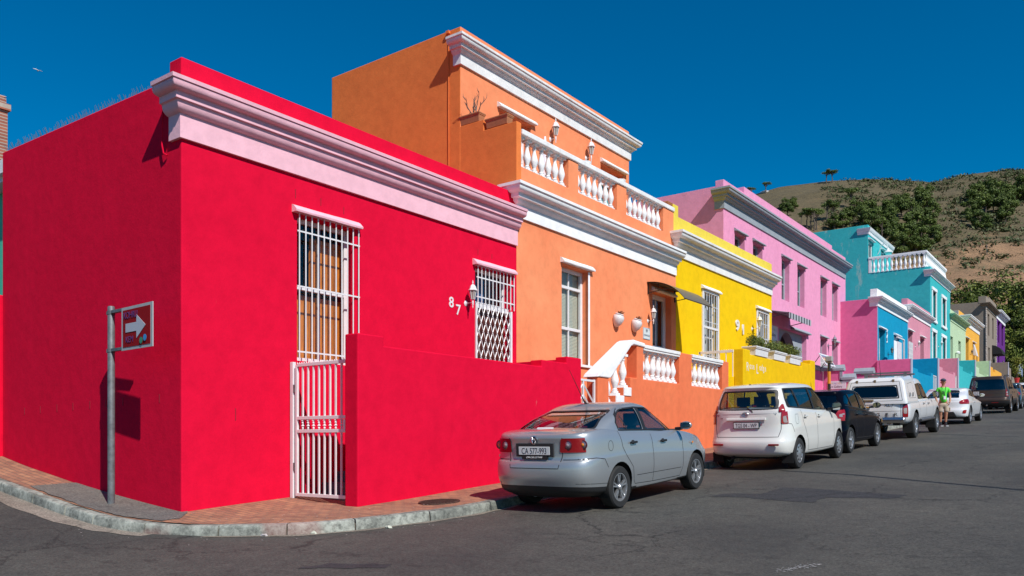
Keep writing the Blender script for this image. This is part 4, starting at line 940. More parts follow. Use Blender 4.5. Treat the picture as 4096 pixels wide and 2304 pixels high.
mb = MB(); mb.lathe([(.16, 0), (.18, .1), (.1, .2), (.02, .22)], (F0+.16, 70.5, 6.7), 12); L(mb.build('round_wall_lamp', iron_white, org=(F0, 70.5, 6.7), smooth=True), 'small white round lamp on the mint green wall', 'wall lamp')
H9 = simple_house('amber_house', 'amber yellow single-storey house with white cornice before the taupe house', F0, -16, 75.5, 83.4, M_amber, [(75.6, 77.15, 5.8, 8.48), (79.4, 80.75, 6.3, 8.47)], 10.0, None, (9.48, 10.3), P=.45, cp=white_dirty)
mb = MB(); mb.box(F0-.85, F0-.5, 75.5, 81.9, 10, 10.78); mb.build('parapet', M_amber, H9); mb = MB(); mb.box(-12.3, F0-.5, 75.3, 75.49, 9.9, 10.74); mb.build('gable_cap', plain('bare_cement', (.36, .37, .39), .9, var=.2), H9)
lantern(F0, 77.9, 7.3, 'black lantern on the amber house wall', 1.7, iron_black, reach=.2)
mb = MB(); mb.prism([(F0+.02, 79.6, 7.4), (F0+.03, 79.6, 8.35), (F0+.3, 79.6, 7.3)], (0, .9, 0)); mb.build('open_sash', iron_white, H9)
mb = MB(); mb.box(F0, F0+.03, 81.7, 81.95, 6.9, 7.6); L(mb.build('vertical_name_board', iron_black, org=(F0, 81.8, 6.9)), 'narrow dark upright name board on the amber wall', 'sign')
H10 = simple_house('taupe_house', 'taupe two-storey house with stone quoins and a black awning', F0, -20, 87.7, 95.4, M_taupe, [(89.1, 90.4, 10.1, 12.15), (92.4, 93.65, 10.1, 12.15), (89.5, 90.8, 7.4, 8.98), (92.6, 93.8, 6.3, 8.6)], 13.1, 13.3, (12.48, 12.98), cp=M_taupe, hoods=False, win_m=plain('dark_frame', (.08, .07, .06), .5), P=.42)
mb = MB(); mb.box(F0-.6, F0+.02, 87.68, 89.8, 13.0, 13.62); mb.box(F0-.6, F0+.02, 89.8, 95.4, 13.0, 13.8); mb.build('parapet_block', M_taupe, H10)
stone = plain('rough_quoin_stone', (.50, .44, .40), .9, var=.5); mb = MB(); R_ = random.Random(3)
for Y0 in (87.62, 95.2):
    z = 4.4
    while z < 12.4: h = R_.uniform(.14, .26); mb.box(F0-.02, F0+.03+R_.uniform(0, .05), Y0, Y0+.42+R_.uniform(-.1, .1), z, z+h-.02); z += h
mb.build('quoins', stone, H10, bevel=.02)
t = thing('black_awning', (F0, 93.2, 8.9), 'black domed fabric awning over the taupe house door', 'awning'); mb = MB()
prv = [(F0, 9.45), (F0+.35, 9.35), (F0+.7, 9.1), (F0+.9, 8.75), (F0+.9, 8.5), (F0, 8.5)]; mb.prism([(x, 92.2, z) for x, z in prv], (0, 2.3, 0)); mb.build('fabric', plain('black_canvas', (.012, .012, .014), .8), t, bevel=.05)
lantern(F0, 91.8, 7.9, 'black lantern beside the black awning on the taupe house', 2.0, iron_black, reach=.3)
H11 = simple_house('purple_house', 'purple two-storey house with white cornice at the end of the row', F0, -20, 95.4, 103.2, M_purple, [(96.9, 98.2, 10.2, 12.25), (100.1, 101.5, 10.2, 12.25), (97.0, 98.2, 6.6, 8.95)], 13.1, 13.5, (12.5, 13.3), hoods=True, hm=M_purple, cleft=False, P=.5, win_m=plain('purple_frame', (.10, .03, .15), .5), parm=plain('lilac_paint', (.45, .38, .50), .8))
lantern(F0, 99.6, 8.1, 'black lantern on the purple house wall', 2.0, iron_black, reach=.3)
# stepped garden walls of the far row
def garden(name, label, m, y0, y1, segs, zw, extra=None, edge=True):
    t = thing(name, (-8.65, y0, zg(y0)), label, 'garden wall', 'low walls before the houses')
    if segs: mb = MB(); stepwall(mb, -8.65, .25, segs, zg(y0)-.5); mb.build('front_wall', m, t, bevel=.015)
    mb = MB(); mb.box(F0+.004, -8.655, y1-.14, y1+.12, zg(y1)-1, zw); mb.build('return_wall', m, t, bevel=.015)
    if edge: mb = MB(); mb.box(-8.68, -8.63, y1-.15, y1+.13, zg(y1)-1, zw+.005); mb.build('pale_edge', plain('pale_wall_edge', (.45, .45, .55), .8), t)
    return t
garden('pink_side_wall', 'hot pink side wall running from the azure house to the pavement', M_hot, 45.0, 45.6, None, 4.22)
garden('azure_garden_wall', 'azure stepped garden wall before the azure house', M_blue, 45.73, 53.13, [(45.73, 47.13, 3.80), (47.13, 50.9, 3.65), (50.9, 51.5, 3.85)], 4.87)
garden('dusty_pink_garden_wall', 'dusty pink stepped garden wall behind the man in green', M_lp, 53.3, 60.3, [(53.3, 54.52, 4.40), (54.52, 58.4, 4.24), (58.4, 59.1, 4.40)], 5.45)
garden('turquoise_garden_wall', 'turquoise stepped garden wall behind the white coupe', M_teal, 60.5, 68.1, [(60.5, 62.2, 5.0), (62.2, 66.0, 4.75), (66.0, 66.7, 4.95)], 5.95)
garden('mint_garden_wall', 'mint green stepped garden wall behind the brown off-roader', M_mint, 68.3, 76.2, [(68.3, 70, 5.5), (70, 74.5, 5.1), (74.5, 75.2, 5.3)], 6.52)
garden('amber_garden_wall', 'amber stepped garden wall behind the brown off-roader', M_amber, 76.4, 84.0, [(76.4, 78, 6.1), (78, 79.5, 5.8), (79.5, 84.0, 6.05)], 6.0, edge=False)
garden('taupe_garden_wall', 'taupe stepped garden wall farthest up the row', M_taupe, 88.0, 89.5, [(89.6, 92, 7.0), (92, 96, 6.3)], 7.45)
for (y, c_, lb) in ((52.2, iron_white, 'white gate in the azure garden wall left of the man in green'), (59.6, iron_white, 'narrow white gate between dusty pink and turquoise garden walls')):
    t = thing('street_gate', (-8.7, y, zg(y)), lb, 'gate'); mb = MB(); zz = zg(y)+.1; hw = .55 if y < 55 else .2
    mb.box(-8.74, -8.68, y-hw, y-hw+.06, zz, zz+2.0); mb.box(-8.74, -8.68, y+hw-.06, y+hw, zz, zz+2.0); mb.box(-8.74, -8.68, y-hw, y+hw, zz+1.94, zz+2.0)
    for i in range(6): mb.box(-8.72, -8.70, y-hw+.09+i*(2*hw-.15)/5.5, y-hw+.11+i*(2*hw-.15)/5.5, zz, zz+1.94)
    mb.build('gate_frame', c_, t)
mb = MB(); 
for y in (97.2, 99.6, 102): mb.tube([(-8.6, y, 6.9), (-8.6, y, 8.1)], .04, 6)
mb.tube([(-8.6, 97.2, 8.1), (-8.6, 102, 8.1)], .04, 6); mb.tube([(-8.6, 97.2, 7.6), (-8.6, 102, 7.6)], .03, 6)
for i in range(14): mb.tube([(-8.6, 97.4+i*.33, 7.0), (-8.6, 97.4+i*.33, 7.6+.35*math.sin(i*math.pi/13))], .02, 4)
L(mb.build('blue_railing', plain('pale_blue_metal', (.25, .33, .45), .5), org=(-8.6, 99.6, 6.9)), 'pale blue arched railing before the purple house', 'railing')
gw = thing('purple_garden_wall', (-7.8, 104, 4.8), 'purple garden wall with round openings at the top of the row', 'garden wall', 'low walls before the houses')
mb = MB(); stepwall(mb, -7.4, .3, [(97, 102, 6.2), (102, 106, 6.6), (106, 112, 6.9)], 4); mb.build('front_wall', M_purple, gw, bevel=.02)
# ---------------------------------------------------------------- neighbour at the far left
H0 = house('seafoam_house', 'seafoam green house with white eaves behind the crimson house', (-20, 7.2, 0))
mb = MB(); wall_mesh(mb, -16.3, -30, 6.9, 16, -1, 4.95); mb.build('wall', M_seafoam, H0); mb = MB(); mb.box(-30.3, -16.2, 6.6, 16, 4.95, 5.15); mb.box(-30.3, -16.2, 6.5, 6.6, 5.05, 5.3); mb.build('eaves', white, H0)
mb = MB(); mb.prism([(-30, 6.6, 5.16), (-30, 11.3, 6.2), (-30, 16, 5.16)], (13.8, 0, 0)); mb.build('roof', roofm, H0)
mb = MB(); mb.box(-22.0, -20.95, 7.2, 8.2, 5.1, 7.75); mb.box(-22.06, -20.89, 7.15, 8.25, 7.75, 7.9); mb.box(-21.98, -20.97, 7.22, 8.18, 7.9, 8.05); mb.prism([(-21.9, 7.3, 8.05), (-21.05, 7.3, 8.05), (-21.25, 7.5, 8.2), (-21.7, 7.5, 8.2)], (0, .8, 0)); ch = mb.build('chimney', M_chim, H0)
mb = MB(); mb.lathe([(.16, 8.15), (.14, 8.45), (.17, 8.5), (.15, 8.6)], (-21.35, 7.6, 0), 14); mb.build('chimney_pot', M_terra, ch, smooth=True)
mb = MB(); mb.box(-30, -16.06, 6.1, 6.3, -1.2, 2.62); L(mb.build('boundary_wall', M_red, org=(-20, 6.2, 0), bevel=.02), 'crimson boundary wall continuing left from the corner house', 'boundary wall')
# ---------------------------------------------------------------- street sign
ps = (-11.49, 5.84); z0 = g(*ps)+HK
t = thing('arrow_sign', (ps[0], ps[1], z0), 'red sign with white right arrow on a galvanised pole beside the crimson wall', 'road sign')
mb = MB(); mb.lathe([(.048, z0-.05), (.048, 1.90), (.04, 1.915)], (ps[0], ps[1], 0), 20); mb.build('pole', M_galv, t, smooth=True)
mb = MB()
for z in (1.26, 1.80):
    mb.lathe([(.054, z), (.054, z+.05)], (ps[0], ps[1], 0), 20); mb.box(ps[0]-.10, ps[0]-.05, ps[1]-.02, ps[1]+.02, z, z+.05)
    mb.prism([(ps[0]+.05, ps[1]-.03, z+.01), (ps[0]+.05, ps[1]+.03, z+.01), (ps[0]+.86, ps[1]-.005, z+.01), (ps[0]+.86, ps[1]-.05, z+.01)], (0, 0, .04))
mb.build('bracket', M_galv, t)
# plate turned slightly towards the road
ang = -.06; Rm = Matrix.Rotation(ang, 4, 'Z'); T = Matrix.Translation((ps[0]+.40, ps[1]-.06, 0)) @ Rm
def onplate(mb): bmesh.ops.transform(mb.bm, matrix=T, verts=mb.bm.verts); return mb
mb = MB(); mb.box(0, .90, .0, .012, 1.25, 1.84); onplate(mb).build('plate', plain('sign_edge_white', (.45, .46, .47), .7, var=.15), t)
mb = MB(); mb.box(.05, .84, -.004, 0, 1.29, 1.80); onplate(mb).build('red_panel', plain('sign_red', (.30, .008, .012), .8, spec=.1), t)
mb = MB(); P = [(.14, 1.49), (.46, 1.49), (.46, 1.39), (.72, 1.55), (.46, 1.71), (.46, 1.61), (.14, 1.61)]; mb.prism([(x, -.009, z) for x, z in P], (0, .004, 0)); onplate(mb).build('arrow', plain('sign_white', (.48, .48, .54), .7), t)
mb = text_bm('KOHRU', .13, M_sd(.08, -.009, 1.68), .001, sx=.9); merge(mb, text_bm('KEM', .12, M_sd(.14, -.009, 1.35), .001)); onplate(mb).build('graffiti', plain('graffiti_purple', (.12, .02, .16), .5), t)
for (x, z, c_) in ((.60, 1.35, (.03, .22, .10)), (.71, 1.38, (.03, .25, .55))):
    mb = MB(); mb.lathe([(.045, 0), (.045, .003)], (x, -.012, z), 14, Matrix.Rotation(R(90), 3, 'X')); onplate(mb).build('sticker', plain('sticker_%d' % int(c_[2]*100), c_, .4), t)
# overhead cables that throw the thin shadows on the road
for P, lb in ((((-5.27, 15.78, -.57), (-3.93, 15.36, -.6), (-1.13, 13.71, -.7), (3, 11.3, -.85)), 'black overhead cable crossing the street nearer the camera'), (((-4.99, 28.73, .23), (-2.23, 26.92, .12), (3, 23.5, -.1)), 'black overhead cable crossing the street farther up')):
    Q = []
    for p in P: tt = 8.5/math.sin(ELEV); q = Vector(p)-LD*tt; Q.append(q)
    Q = [Q[0]+(Q[0]-Q[1]).normalized()*0]+Q[1:]
    mb = MB(); mb.tube(Q, .055, 8); L(mb.build('overhead_cable', iron_black, org=Q[0]), lb, 'cable')
# gull
mb = MB(); c = Vector((0, 0, 0))
p = Vector((-.6, .8, 0))*60+Vector((.8, .6, 0))*((152-2048)/3260*60); p.z = (1765-283)/3260*60
mb.lathe([(.0, -.13), (.02, -.1), (.045, -.03), (.04, .04), (.02, .1), (0.01, .14)], p, 8, Matrix.Rotation(R(90), 3, 'Y'))
for s in (-1, 1): mb.prism([p+Vector((-.06, 0, .02)), p+Vector((.08, 0, .02)), p+Vector((.04, s*.16, .08)), p+Vector((-.04, s*.34, .06)), p+Vector((-.05, s*.16, .07))], (0, 0, .012))
L(mb.build('gull', plain('white_feathers', (.7, .7, .7), .8), org=p), 'tiny white gull gliding high in the blue sky at left', 'bird')
# ---------------------------------------------------------------- hill behind the town
SKY = [(1300, 640), (1600, 560), (1800, 508), (1905, 487), (1960, 470), (2090, 455), (2200, 452), (2300, 455), (2345, 459), (2420, 441), (2500, 431), (2576, 425), (2800, 405), (3100, 400), (3500, 430), (4200, 520)]
def lerp1(T, x):
    if x <= T[0][0]: return T[0][1]
    for (a, ya), (b, yb) in zip(T, T[1:]):
        if x <= b: return ya+(yb-ya)*(x-a)/(b-a)
    return T[-1][1]
from mathutils import noise as mn
hb = bmesh.new(); rows = []; NU, NV = 150, 80
for i in range(NU+1):
    sx = 1300+2900*i/NU; r = (sx-1288)/2050; ys = lerp1(SKY, sx); row = []
    for j in range(NV+14):
        v = j/NV; b = 190+330*v; zr = (1110-ys)/2050*520
        X, Y = (.8*r-.6)*b, (.6*r+.8)*b; z = 8+(zr-8)*(v**1.05) if v <= 1 else zr-(v-1)**1.3*160
        nz = mn.fractal(Vector((X*.012, Y*.012, 3)), 1, 2, 5)*7+mn.fractal(Vector((X*.09, Y*.09, 1)), 1, 2, 3)*.9
        z += nz*min(1, v*4)*max(0, min(1, (1.0-v)*5+.12)); row.append(hb.verts.new((X, Y, z)))
    rows.append(row)
for a, b in zip(rows, rows[1:]):
    for j in range(len(a)-1): hb.faces.new((a[j], b[j], b[j+1], a[j+1]))
bmesh.ops.recalc_face_normals(hb, faces=hb.faces)
HT = BVHTree.FromBMesh(hb)
def hillm():
    m, nt, b = nodes('dry_hillside'); P = pos(nt); s = nt.nodes.new('ShaderNodeSeparateXYZ'); link(nt, P, s.inputs[0])
    n1 = noise(nt, .035, 8, .68, P); n2 = noise(nt, .25, 8, .75, P); n3 = noise(nt, 1.3, 6, .75, P)
    mr = nt.nodes.new('ShaderNodeMapRange'); mr.inputs[1].default_value = 58; mr.inputs[2].default_value = 112; mr.inputs[3].default_value = -.16; mr.inputs[4].default_value = .20; link(nt, s.outputs[2], mr.inputs[0])
    a = nt.nodes.new('ShaderNodeMath'); a.operation = 'ADD'; link(nt, n1.outputs[0], a.inputs[0]); link(nt, mr.outputs[0], a.inputs[1])
    c = mix(nt, ramp(nt, a.outputs[0], [(.40, 0), (.58, 1)]).outputs[0], (.31, .18, .095), (.120, .092, .044))
    c = mix(nt, 1, c, ramp(nt, n2.outputs[0], [(.3, .62), (.65, 1.15)]).outputs[0], 'MULTIPLY'); c = mix(nt, 1, c, ramp(nt, n3.outputs[0], [(.35, .62), (.62, 1.2)]).outputs[0], 'MULTIPLY')
    link(nt, c, b.inputs['Base Color']); b.inputs['Roughness'].default_value = .95; bump(nt, b, n3.outputs[0], .8, .5); return m
b_ = MB(); b_.bm.free(); b_.bm = hb.copy(); hill = b_.build('hill', hillm(), smooth=True); hill['kind'] = 'structure'
def hit(px, py):
    r = (px-2048)/3260; q = (1765-py)/3260; d = Vector((-.6+.8*r, .8+.6*r, q)); L_ = HT.ray_cast(Vector((0, 0, 0)), d.normalized())
    if L_[0] is None: return None
    return L_[0], (-.6*L_[0].x+.8*L_[0].y)/3260
# low scrub scattered over the slope
M_scrub = leafmat('scrub_leaves', (.055, .075, .024), (.10, .115, .04), sc=.05)
mb = MB(); R_ = random.Random(11); cnt = 0
while cnt < 4200:
    i = R_.uniform(40, NU-45); j = R_.random(); sx = 1300+2900*i/NU; v = .18+.82*j; dens = lerp1([(.18, .16), (.45, .25), (.62, .7), (1, 1)], v)
    if R_.random() > dens: continue
    r = (sx-1288)/2050; b = 190+330*v; X, Y = (.8*r-.6)*b, (.6*r+.8)*b
    if mn.noise(Vector((X*.03, Y*.03, 9))) < -.15 and R_.random() < .8: continue
    h = HT.ray_cast(Vector((X, Y, 400)), Vector((0, 0, -1)))
    if h[0] is None: continue
    s = R_.uniform(.8, 2.4); leaves(mb, h[0]+Vector((0, 0, s*.25)), (s*1.5, s*1.2, s*.55), 14, s*.40, R_, shell=.3); cnt += 1
L(mb.build('hill_scrub', M_scrub), 'low green scrub dotting the dry hillside', kind='stuff')
# pines
M_pine = leafmat('pine_needles', (.060, .098, .016), (.13, .175, .032), sc=.22); M_trunk = plain('pine_bark', (.13, .10, .08), .9, var=.3)
def pine_mesh(seed, kind_):
    R_ = random.Random(seed); mb = MB(); tk = MB()
    if kind_ == 'bushy':                 # unit: 1 = crown radius
        tk.tube([(0, 0, -.3), (.03, .02, .6), (0, .05, 1.5)], [.07, .05, .02], 6)
        for k in range(13):
            a = R_.uniform(0, 6.3); rr = R_.uniform(.15, .68); z = R_.uniform(.45, 1.75); rr *= 1.15-.35*abs(z-1)
            tk.tube([(0, 0, z*.6), (rr*math.cos(a), rr*math.sin(a), z)], [.03, .012], 4); q = R_.uniform(.26, .44); leaves(mb, (rr*math.cos(a), rr*math.sin(a), z), (q, q, q*.85), 240, .085, R_, shell=.3)
        leaves(mb, (0, 0, 1.9), (.35, .35, .35), 90, .085, R_)
    else:                                # umbrella pine: unit = height
        tk.tube([(0, 0, -.05), (.02, .0, .35), (-.02, .02, .62), (0, 0, .85)], [.035, .026, .02, .01], 6)
        for k in range(9):
            a = R_.uniform(0, 6.3); rr = R_.uniform(.08, .30); z = R_.uniform(.72, .93)
            tk.tube([(0, 0, .5+.1*R_.random()), (rr*.6*math.cos(a), rr*.6*math.sin(a), z-.1), (rr*math.cos(a), rr*math.sin(a), z)], [.013, .009, .005], 4); leaves(mb, (rr*math.cos(a), rr*math.sin(a), z), (.15, .15, .08), 110, .032, R_, shell=.2)
    out = []
    for b, n_, m_ in ((tk, 'trunk', M_trunk), (mb, 'crown', M_pine)):
        me = bpy.data.meshes.new(n_); b.bm.to_mesh(me); b.bm.free(); me.materials.append(m_); out.append(me)
    return out
bushy = [pine_mesh(s, 'bushy') for s in (1, 2, 3)]; umb = [pine_mesh(s, 'umb') for s in (5, 6)]
def tree(ms, p, sc, label, group, rz, sz=1, name='pine_tree', cat='tree'):
    t = thing(name, p, label, cat, group); t.rotation_euler = (0, 0, rz); t.scale = (sc, sc, sc*sz)
    for me in ms: o = bpy.data.objects.new(me.name, me); COL.objects.link(o); o.parent = t
    return t
N7 = lambda x, y: (2950+.4449*x, 650+.4449*y)
where = [(1900, 'left pine group above the turquoise roof'), (2060, 'middle pine group')]
A = [(1050, 450, 62), (1125, 500, 60), (1205, 470, 58), (1255, 530, 65), (1335, 440, 60), (1345, 560, 66), (1415, 395, 55), (950, 540, 50), (870, 570, 48), (1190, 570, 60), (1500, 365, 52), (1475, 430, 60), (1565, 470, 70), (1640, 360, 60), (1705, 400, 62), (1750, 470, 62), (1610, 560, 80), (1720, 620, 72), (1650, 700, 78), (1555, 690, 72), (1450, 700, 66), (1770, 680, 50), (1490, 770, 66), (1600, 770, 70), (1700, 775, 60), (1400, 600, 60), (1520, 600, 60), (1300, 620, 62), (1385, 510, 60), (1160, 430, 48)]
B = [(2110, 300, 62), (2180, 290, 60), (2255, 275, 62), (2330, 300, 66), (2400, 330, 66), (2450, 300, 52), (2085, 430, 62), (2150, 440, 66), (2230, 400, 70), (2300, 370, 66), (2380, 420, 62), (2440, 400, 58), (2180, 530, 62), (2235, 560, 56), (2410, 490, 56), (2060, 495, 40), (2550, 240, 56), (2600, 300, 60)]
D_ = [(430, 390, 40), (500, 380, 40), (450, 440, 42), (1640, 290, 40), (1720, 290, 40)]
k = 0
for grp, lst, gl_ in (('pine grove left of the bare slope', A, 'bushy pine in the grove above the turquoise house'), ('pine grove on the bare slope', B, 'bushy pine in the separate grove on the tan slope at right'), ('scattered hill pines', D_, 'small bushy pine standing apart on the upper hillside')):
    for x, y, r in lst:
        h = hit(*N7(x, y+r*.95))
        if not h: continue
        tree(bushy[k % 3], h[0], r*.4449*h[1]*1.45, gl_, grp, k*1.3, 1+.1*math.sin(k)); k += 1
U = [(125, 268, 75, 'flat-topped pine on the skyline, nearest the pink house'), (255, 248, 92, 'small round pine on the skyline beside a white boulder'), (800, 166, 100, 'skyline pine of the pair standing on the hilltop'), (850, 166, 98, 'skyline pine of the pair standing on the hilltop'), (1025, 418, 190, 'tall lone pine with bare trunk on the mid hillside'),
     (625, 585, 175, ''), (690, 612, 210, ''), (712, 602, 200, ''), (805, 545, 205, ''), (860, 535, 180, ''), (575, 545, 95, ''), (660, 600, 190, '')]
for i, (x, y, hh, lb) in enumerate(U):
    h = hit(*N7(x, y+2)) or hit(*N7(x, y+10)) or hit(*N7(x, y+18))
    if y < 300:
        rr = (2950+.4449*x-2048)/3260; q = HT.ray_cast(Vector(((.8*rr-.6)*512, (.6*rr+.8)*512, 400)), Vector((0, 0, -1))); h = (q[0], 512/3260)
    if not h: continue
    t = tree(umb[i % 2], h[0], hh*.4449*h[1], lb or 'slender bare-trunked pine in the thin stand left of the grove', 'skyline pines' if y < 300 else 'bare-trunked hill pines', i*2.1, 1, 'umbrella_pine')
    if i < 4: t.scale = (t.scale[0]*1.6, t.scale[1]*1.6, t.scale[2]*1.2)
h = hit(*N7(243, 268))
if h:
    bm = bmesh.new(); bmesh.ops.create_icosphere(bm, subdivisions=2, radius=1)
    for v in bm.verts: v.co = Vector((v.co.x*3.2, v.co.y*1.6, v.co.z*1.2))*rnd.uniform(.8, 1.1)
    b = MB(); b.bm.free(); b.bm = bm; bmesh.ops.translate(bm, vec=h[0], verts=bm.verts); L(b.build('boulder', plain('pale_boulder', (.5, .48, .46), .9), org=h[0]), 'pale boulder on the skyline at the foot of a small pine', 'boulder')
h = hit(3700+.2416*1025, 900+.2416*485)
if h:
    p = h[0]; mb = MB(); mb.tube([p, p+Vector((0, 0, 165*.2416*h[1]))], .12, 6); L(mb.build('mast', M_galv, org=p), 'thin grey mast standing on the tan hillside', 'mast')
# broadleaf trees beyond the last houses
M_leaf = leafmat('broad_leaves', (.055, .085, .014), (.17, .20, .030), sc=.45)
def broad(seed):
    R_ = random.Random(seed); mb = MB(); tk = MB(); tk.tube([(0, 0, -1), (.1, .1, 2), (-.1, .2, 4.5), (0, 0, 8)], [.35, .28, .2, .06], 8)
    for k in range(34):
        a = R_.uniform(0, 6.3); z = R_.uniform(1.2, 10.2); rm = 4.3*math.sqrt(max(.05, 1-((z-5)/6.2)**2)); rr = rm*R_.uniform(.35, .95); q = R_.uniform(.9, 1.6)
        tk.tube([(0, 0, min(z*.6, 7)), (rr*.5*math.cos(a), rr*.5*math.sin(a), z-.6), (rr*math.cos(a), rr*math.sin(a), z)], [.12, .07, .03], 4)
        leaves(mb, (rr*math.cos(a), rr*math.sin(a), z), (q, q, q*.75), 230, .17, R_, shell=.3)
    out = []
    for b, n_, m_ in ((tk, 'trunk', M_trunk), (mb, 'crown', M_leaf)):
        me = bpy.data.meshes.new(n_); b.bm.to_mesh(me); b.bm.free(); me.materials.append(m_); out.append(me)
    return out
bl = [broad(s) for s in (21, 22)]
def at(px, py, b): r = (px-2048)/3260; return Vector(((.8*r-.6)*b, (.6*r+.8)*b, (1765-py)/3260*b))
for i, (x, ytop, b, lb) in enumerate(((3835, 1135, 122, 'leftmost tall broadleaf tree behind the taupe house'), (3925, 1100, 128, 'tall broadleaf tree rising behind the taupe house parapet'), (4010, 1075, 131, 'highest broadleaf tree above the purple house'), (4090, 1110, 124, 'broadleaf tree at the right photo edge above the street'), (4050, 1270, 118, 'lower broadleaf tree right of the purple house'), (4150, 1230, 116, 'broadleaf tree rising at the far right beyond the cars'), (3990, 1260, 121, 'dark broadleaf tree directly behind the purple house'), (4105, 1400, 112, 'lowest broadleaf tree beside the purple garden wall'), (3900, 1230, 117, 'dark broadleaf tree directly behind the taupe house'))):
    p = at(x, ytop, b); gz = 6.2; hgt = p.z-gz; sc = max(.8, hgt/11.6); t = tree(bl[i % 2], (p.x, p.y, p.z-11.2*sc), sc, lb, 'broadleaf trees beyond the row', i*1.7, 1, 'broadleaf_tree')
# potted shrub at the top of the row
mb = MB(); R_ = random.Random(5); t = thing('potted_shrub', (-8.2, 92, 5.5), 'yellow-green shrub in a red pot at the top of the row', 'potted plant'); 
mb.lathe([(.15, 5.5), (.22, 6.0), (.25, 6.02), (.25, 6.1), (.2, 6.1)], (-8.2, 92, 0), 14); mb.build('pot', plain('red_pot', (.55, .03, .03), .5), t, smooth=True)
mb = MB(); mb.tube([(-8.2, 92, 6.0), (-8.15, 92, 7.4)], .05, 5); mb.build('stem', M_stick, t); mb = MB()
for k in range(14): a = R_.uniform(0, 6.3); leaves(mb, (-8.15+.55*math.cos(a)*R_.random(), 92+.55*math.sin(a)*R_.random(), R_.uniform(6.6, 8.0)), (.3, .3, .28), 60, .08, R_)
mb.build('foliage', leafmat('lime_leaves', (.12, .15, .015), (.22, .22, .03)), t)
# ---------------------------------------------------------------- vehicles (built with x forward, y left, z up, rear bumper at x = 0)
def paint(name, col, metal=.0, rough=.32, flake=.0, ct=1):
    m, nt, b = nodes(name); b.inputs['Base Color'].default_value = (*col, 1); b.inputs['Metallic'].default_value = metal; b.inputs['Roughness'].default_value = rough
    b.inputs['Coat Weight'].default_value = ct; b.inputs['Coat Roughness'].default_value = .03; b.inputs['Specular IOR Level'].default_value = .5*ct
    n = noise(nt, 700, 2, .5, pos(nt)); r = ramp(nt, n.outputs[0], [(.3, 1-flake), (.7, 1.0)]); n2 = noise(nt, 3, 4, .6, pos(nt))
    c = mix(nt, 1, col, r.outputs[0], 'MULTIPLY'); c = mix(nt, ramp(nt, n2.outputs[0], [(.5, 0), (.8, .06*(sum(col) > .4))]).outputs[0], c, (.3, .27, .22)); link(nt, c, b.inputs['Base Color']); MC[name] = m; return m
rubber = plain('tyre_rubber', (.018, .018, .018), .8, var=.2); alloy = plain('alloy_rim', (.50, .51, .53), .3, metal=.75); blackpl = plain('black_trim_plastic', (.014, .014, .015), .5)
well = plain('wheel_well', (.006, .006, .006), .95); interior = plain('dark_interior', (.03, .032, .036), .8); seatm = plain('seat_fabric', (.045, .05, .06), .85)
redl = plain('tail_lamp_red', (.24, .002, .006), .2, coat=.4); redb = plain('tail_lamp_bright_red', (.30, .004, .008), .2, coat=.4); clearl = plain('lamp_clear', (.30, .25, .25), .15, coat=1); amberl = plain('lamp_amber', (.70, .22, .02), .2, coat=1)
chrome = plain('chrome', (.62, .62, .64), .28, metal=1); platem = plain('number_plate_white', (.66, .67, .66), .4); gap = plain('panel_gap', (.02, .02, .022), .9); mirrorm = plain('mirror_glass', (.5, .5, .5), .03, metal=1)
def sell(xr, xf, w, nr, nf, m, N):
    """half plan outline rear centre -> side -> front centre, resampled evenly"""
    xc = (xr+xf)/2; P = []
    for k in range(241): a = math.pi/2*k/240; P.append((xc-(xc-xr)*max(0, math.cos(a))**(2/nr), w*math.sin(a)**(2/m)))
    for k in range(1, 241): a = math.pi/2*(1-k/240); P.append((xc+(xf-xc)*max(0, math.cos(a))**(2/nf), w*math.sin(a)**(2/m)))
    Ls = [0]
    for a, b in zip(P, P[1:]): Ls.append(Ls[-1]+math.hypot(b[0]-a[0], b[1]-a[1]))
    out = []; j = 0
    for i in range(N+1):
        s = Ls[-1]*i/N
        while j < len(Ls)-2 and Ls[j+1] < s: j += 1
        t = (s-Ls[j])/max(1e-9, Ls[j+1]-Ls[j]); out.append((P[j][0]+(P[j+1][0]-P[j][0])*t, P[j][1]+(P[j+1][1]-P[j][1])*t))
    return out
def cmr(T, x):
    """smooth interpolation through a table"""
    if not hasattr(T, '__len__'): return T
    if x <= T[0][0]: return T[0][1]
    if x >= T[-1][0]: return T[-1][1]
    for i in range(len(T)-1):
        if x <= T[i+1][0]: break
    x0, y0 = T[i]; x1, y1 = T[i+1]; h = x1-x0
    d = lambda a, b: (b[1]-a[1])/(b[0]-a[0])
    s = d(T[i], T[i+1]); m0 = s if i == 0 else (d(T[i-1], T[i])+s)/2; m1 = s if i+2 >= len(T) else (d(T[i+1], T[i+2])+s)/2
    t = (x-x0)/h; return (2*t**3-3*t*t+1)*y0+(t**3-2*t*t+t)*h*m0+(-2*t**3+3*t*t)*y1+(t**3-t*t)*h*m1
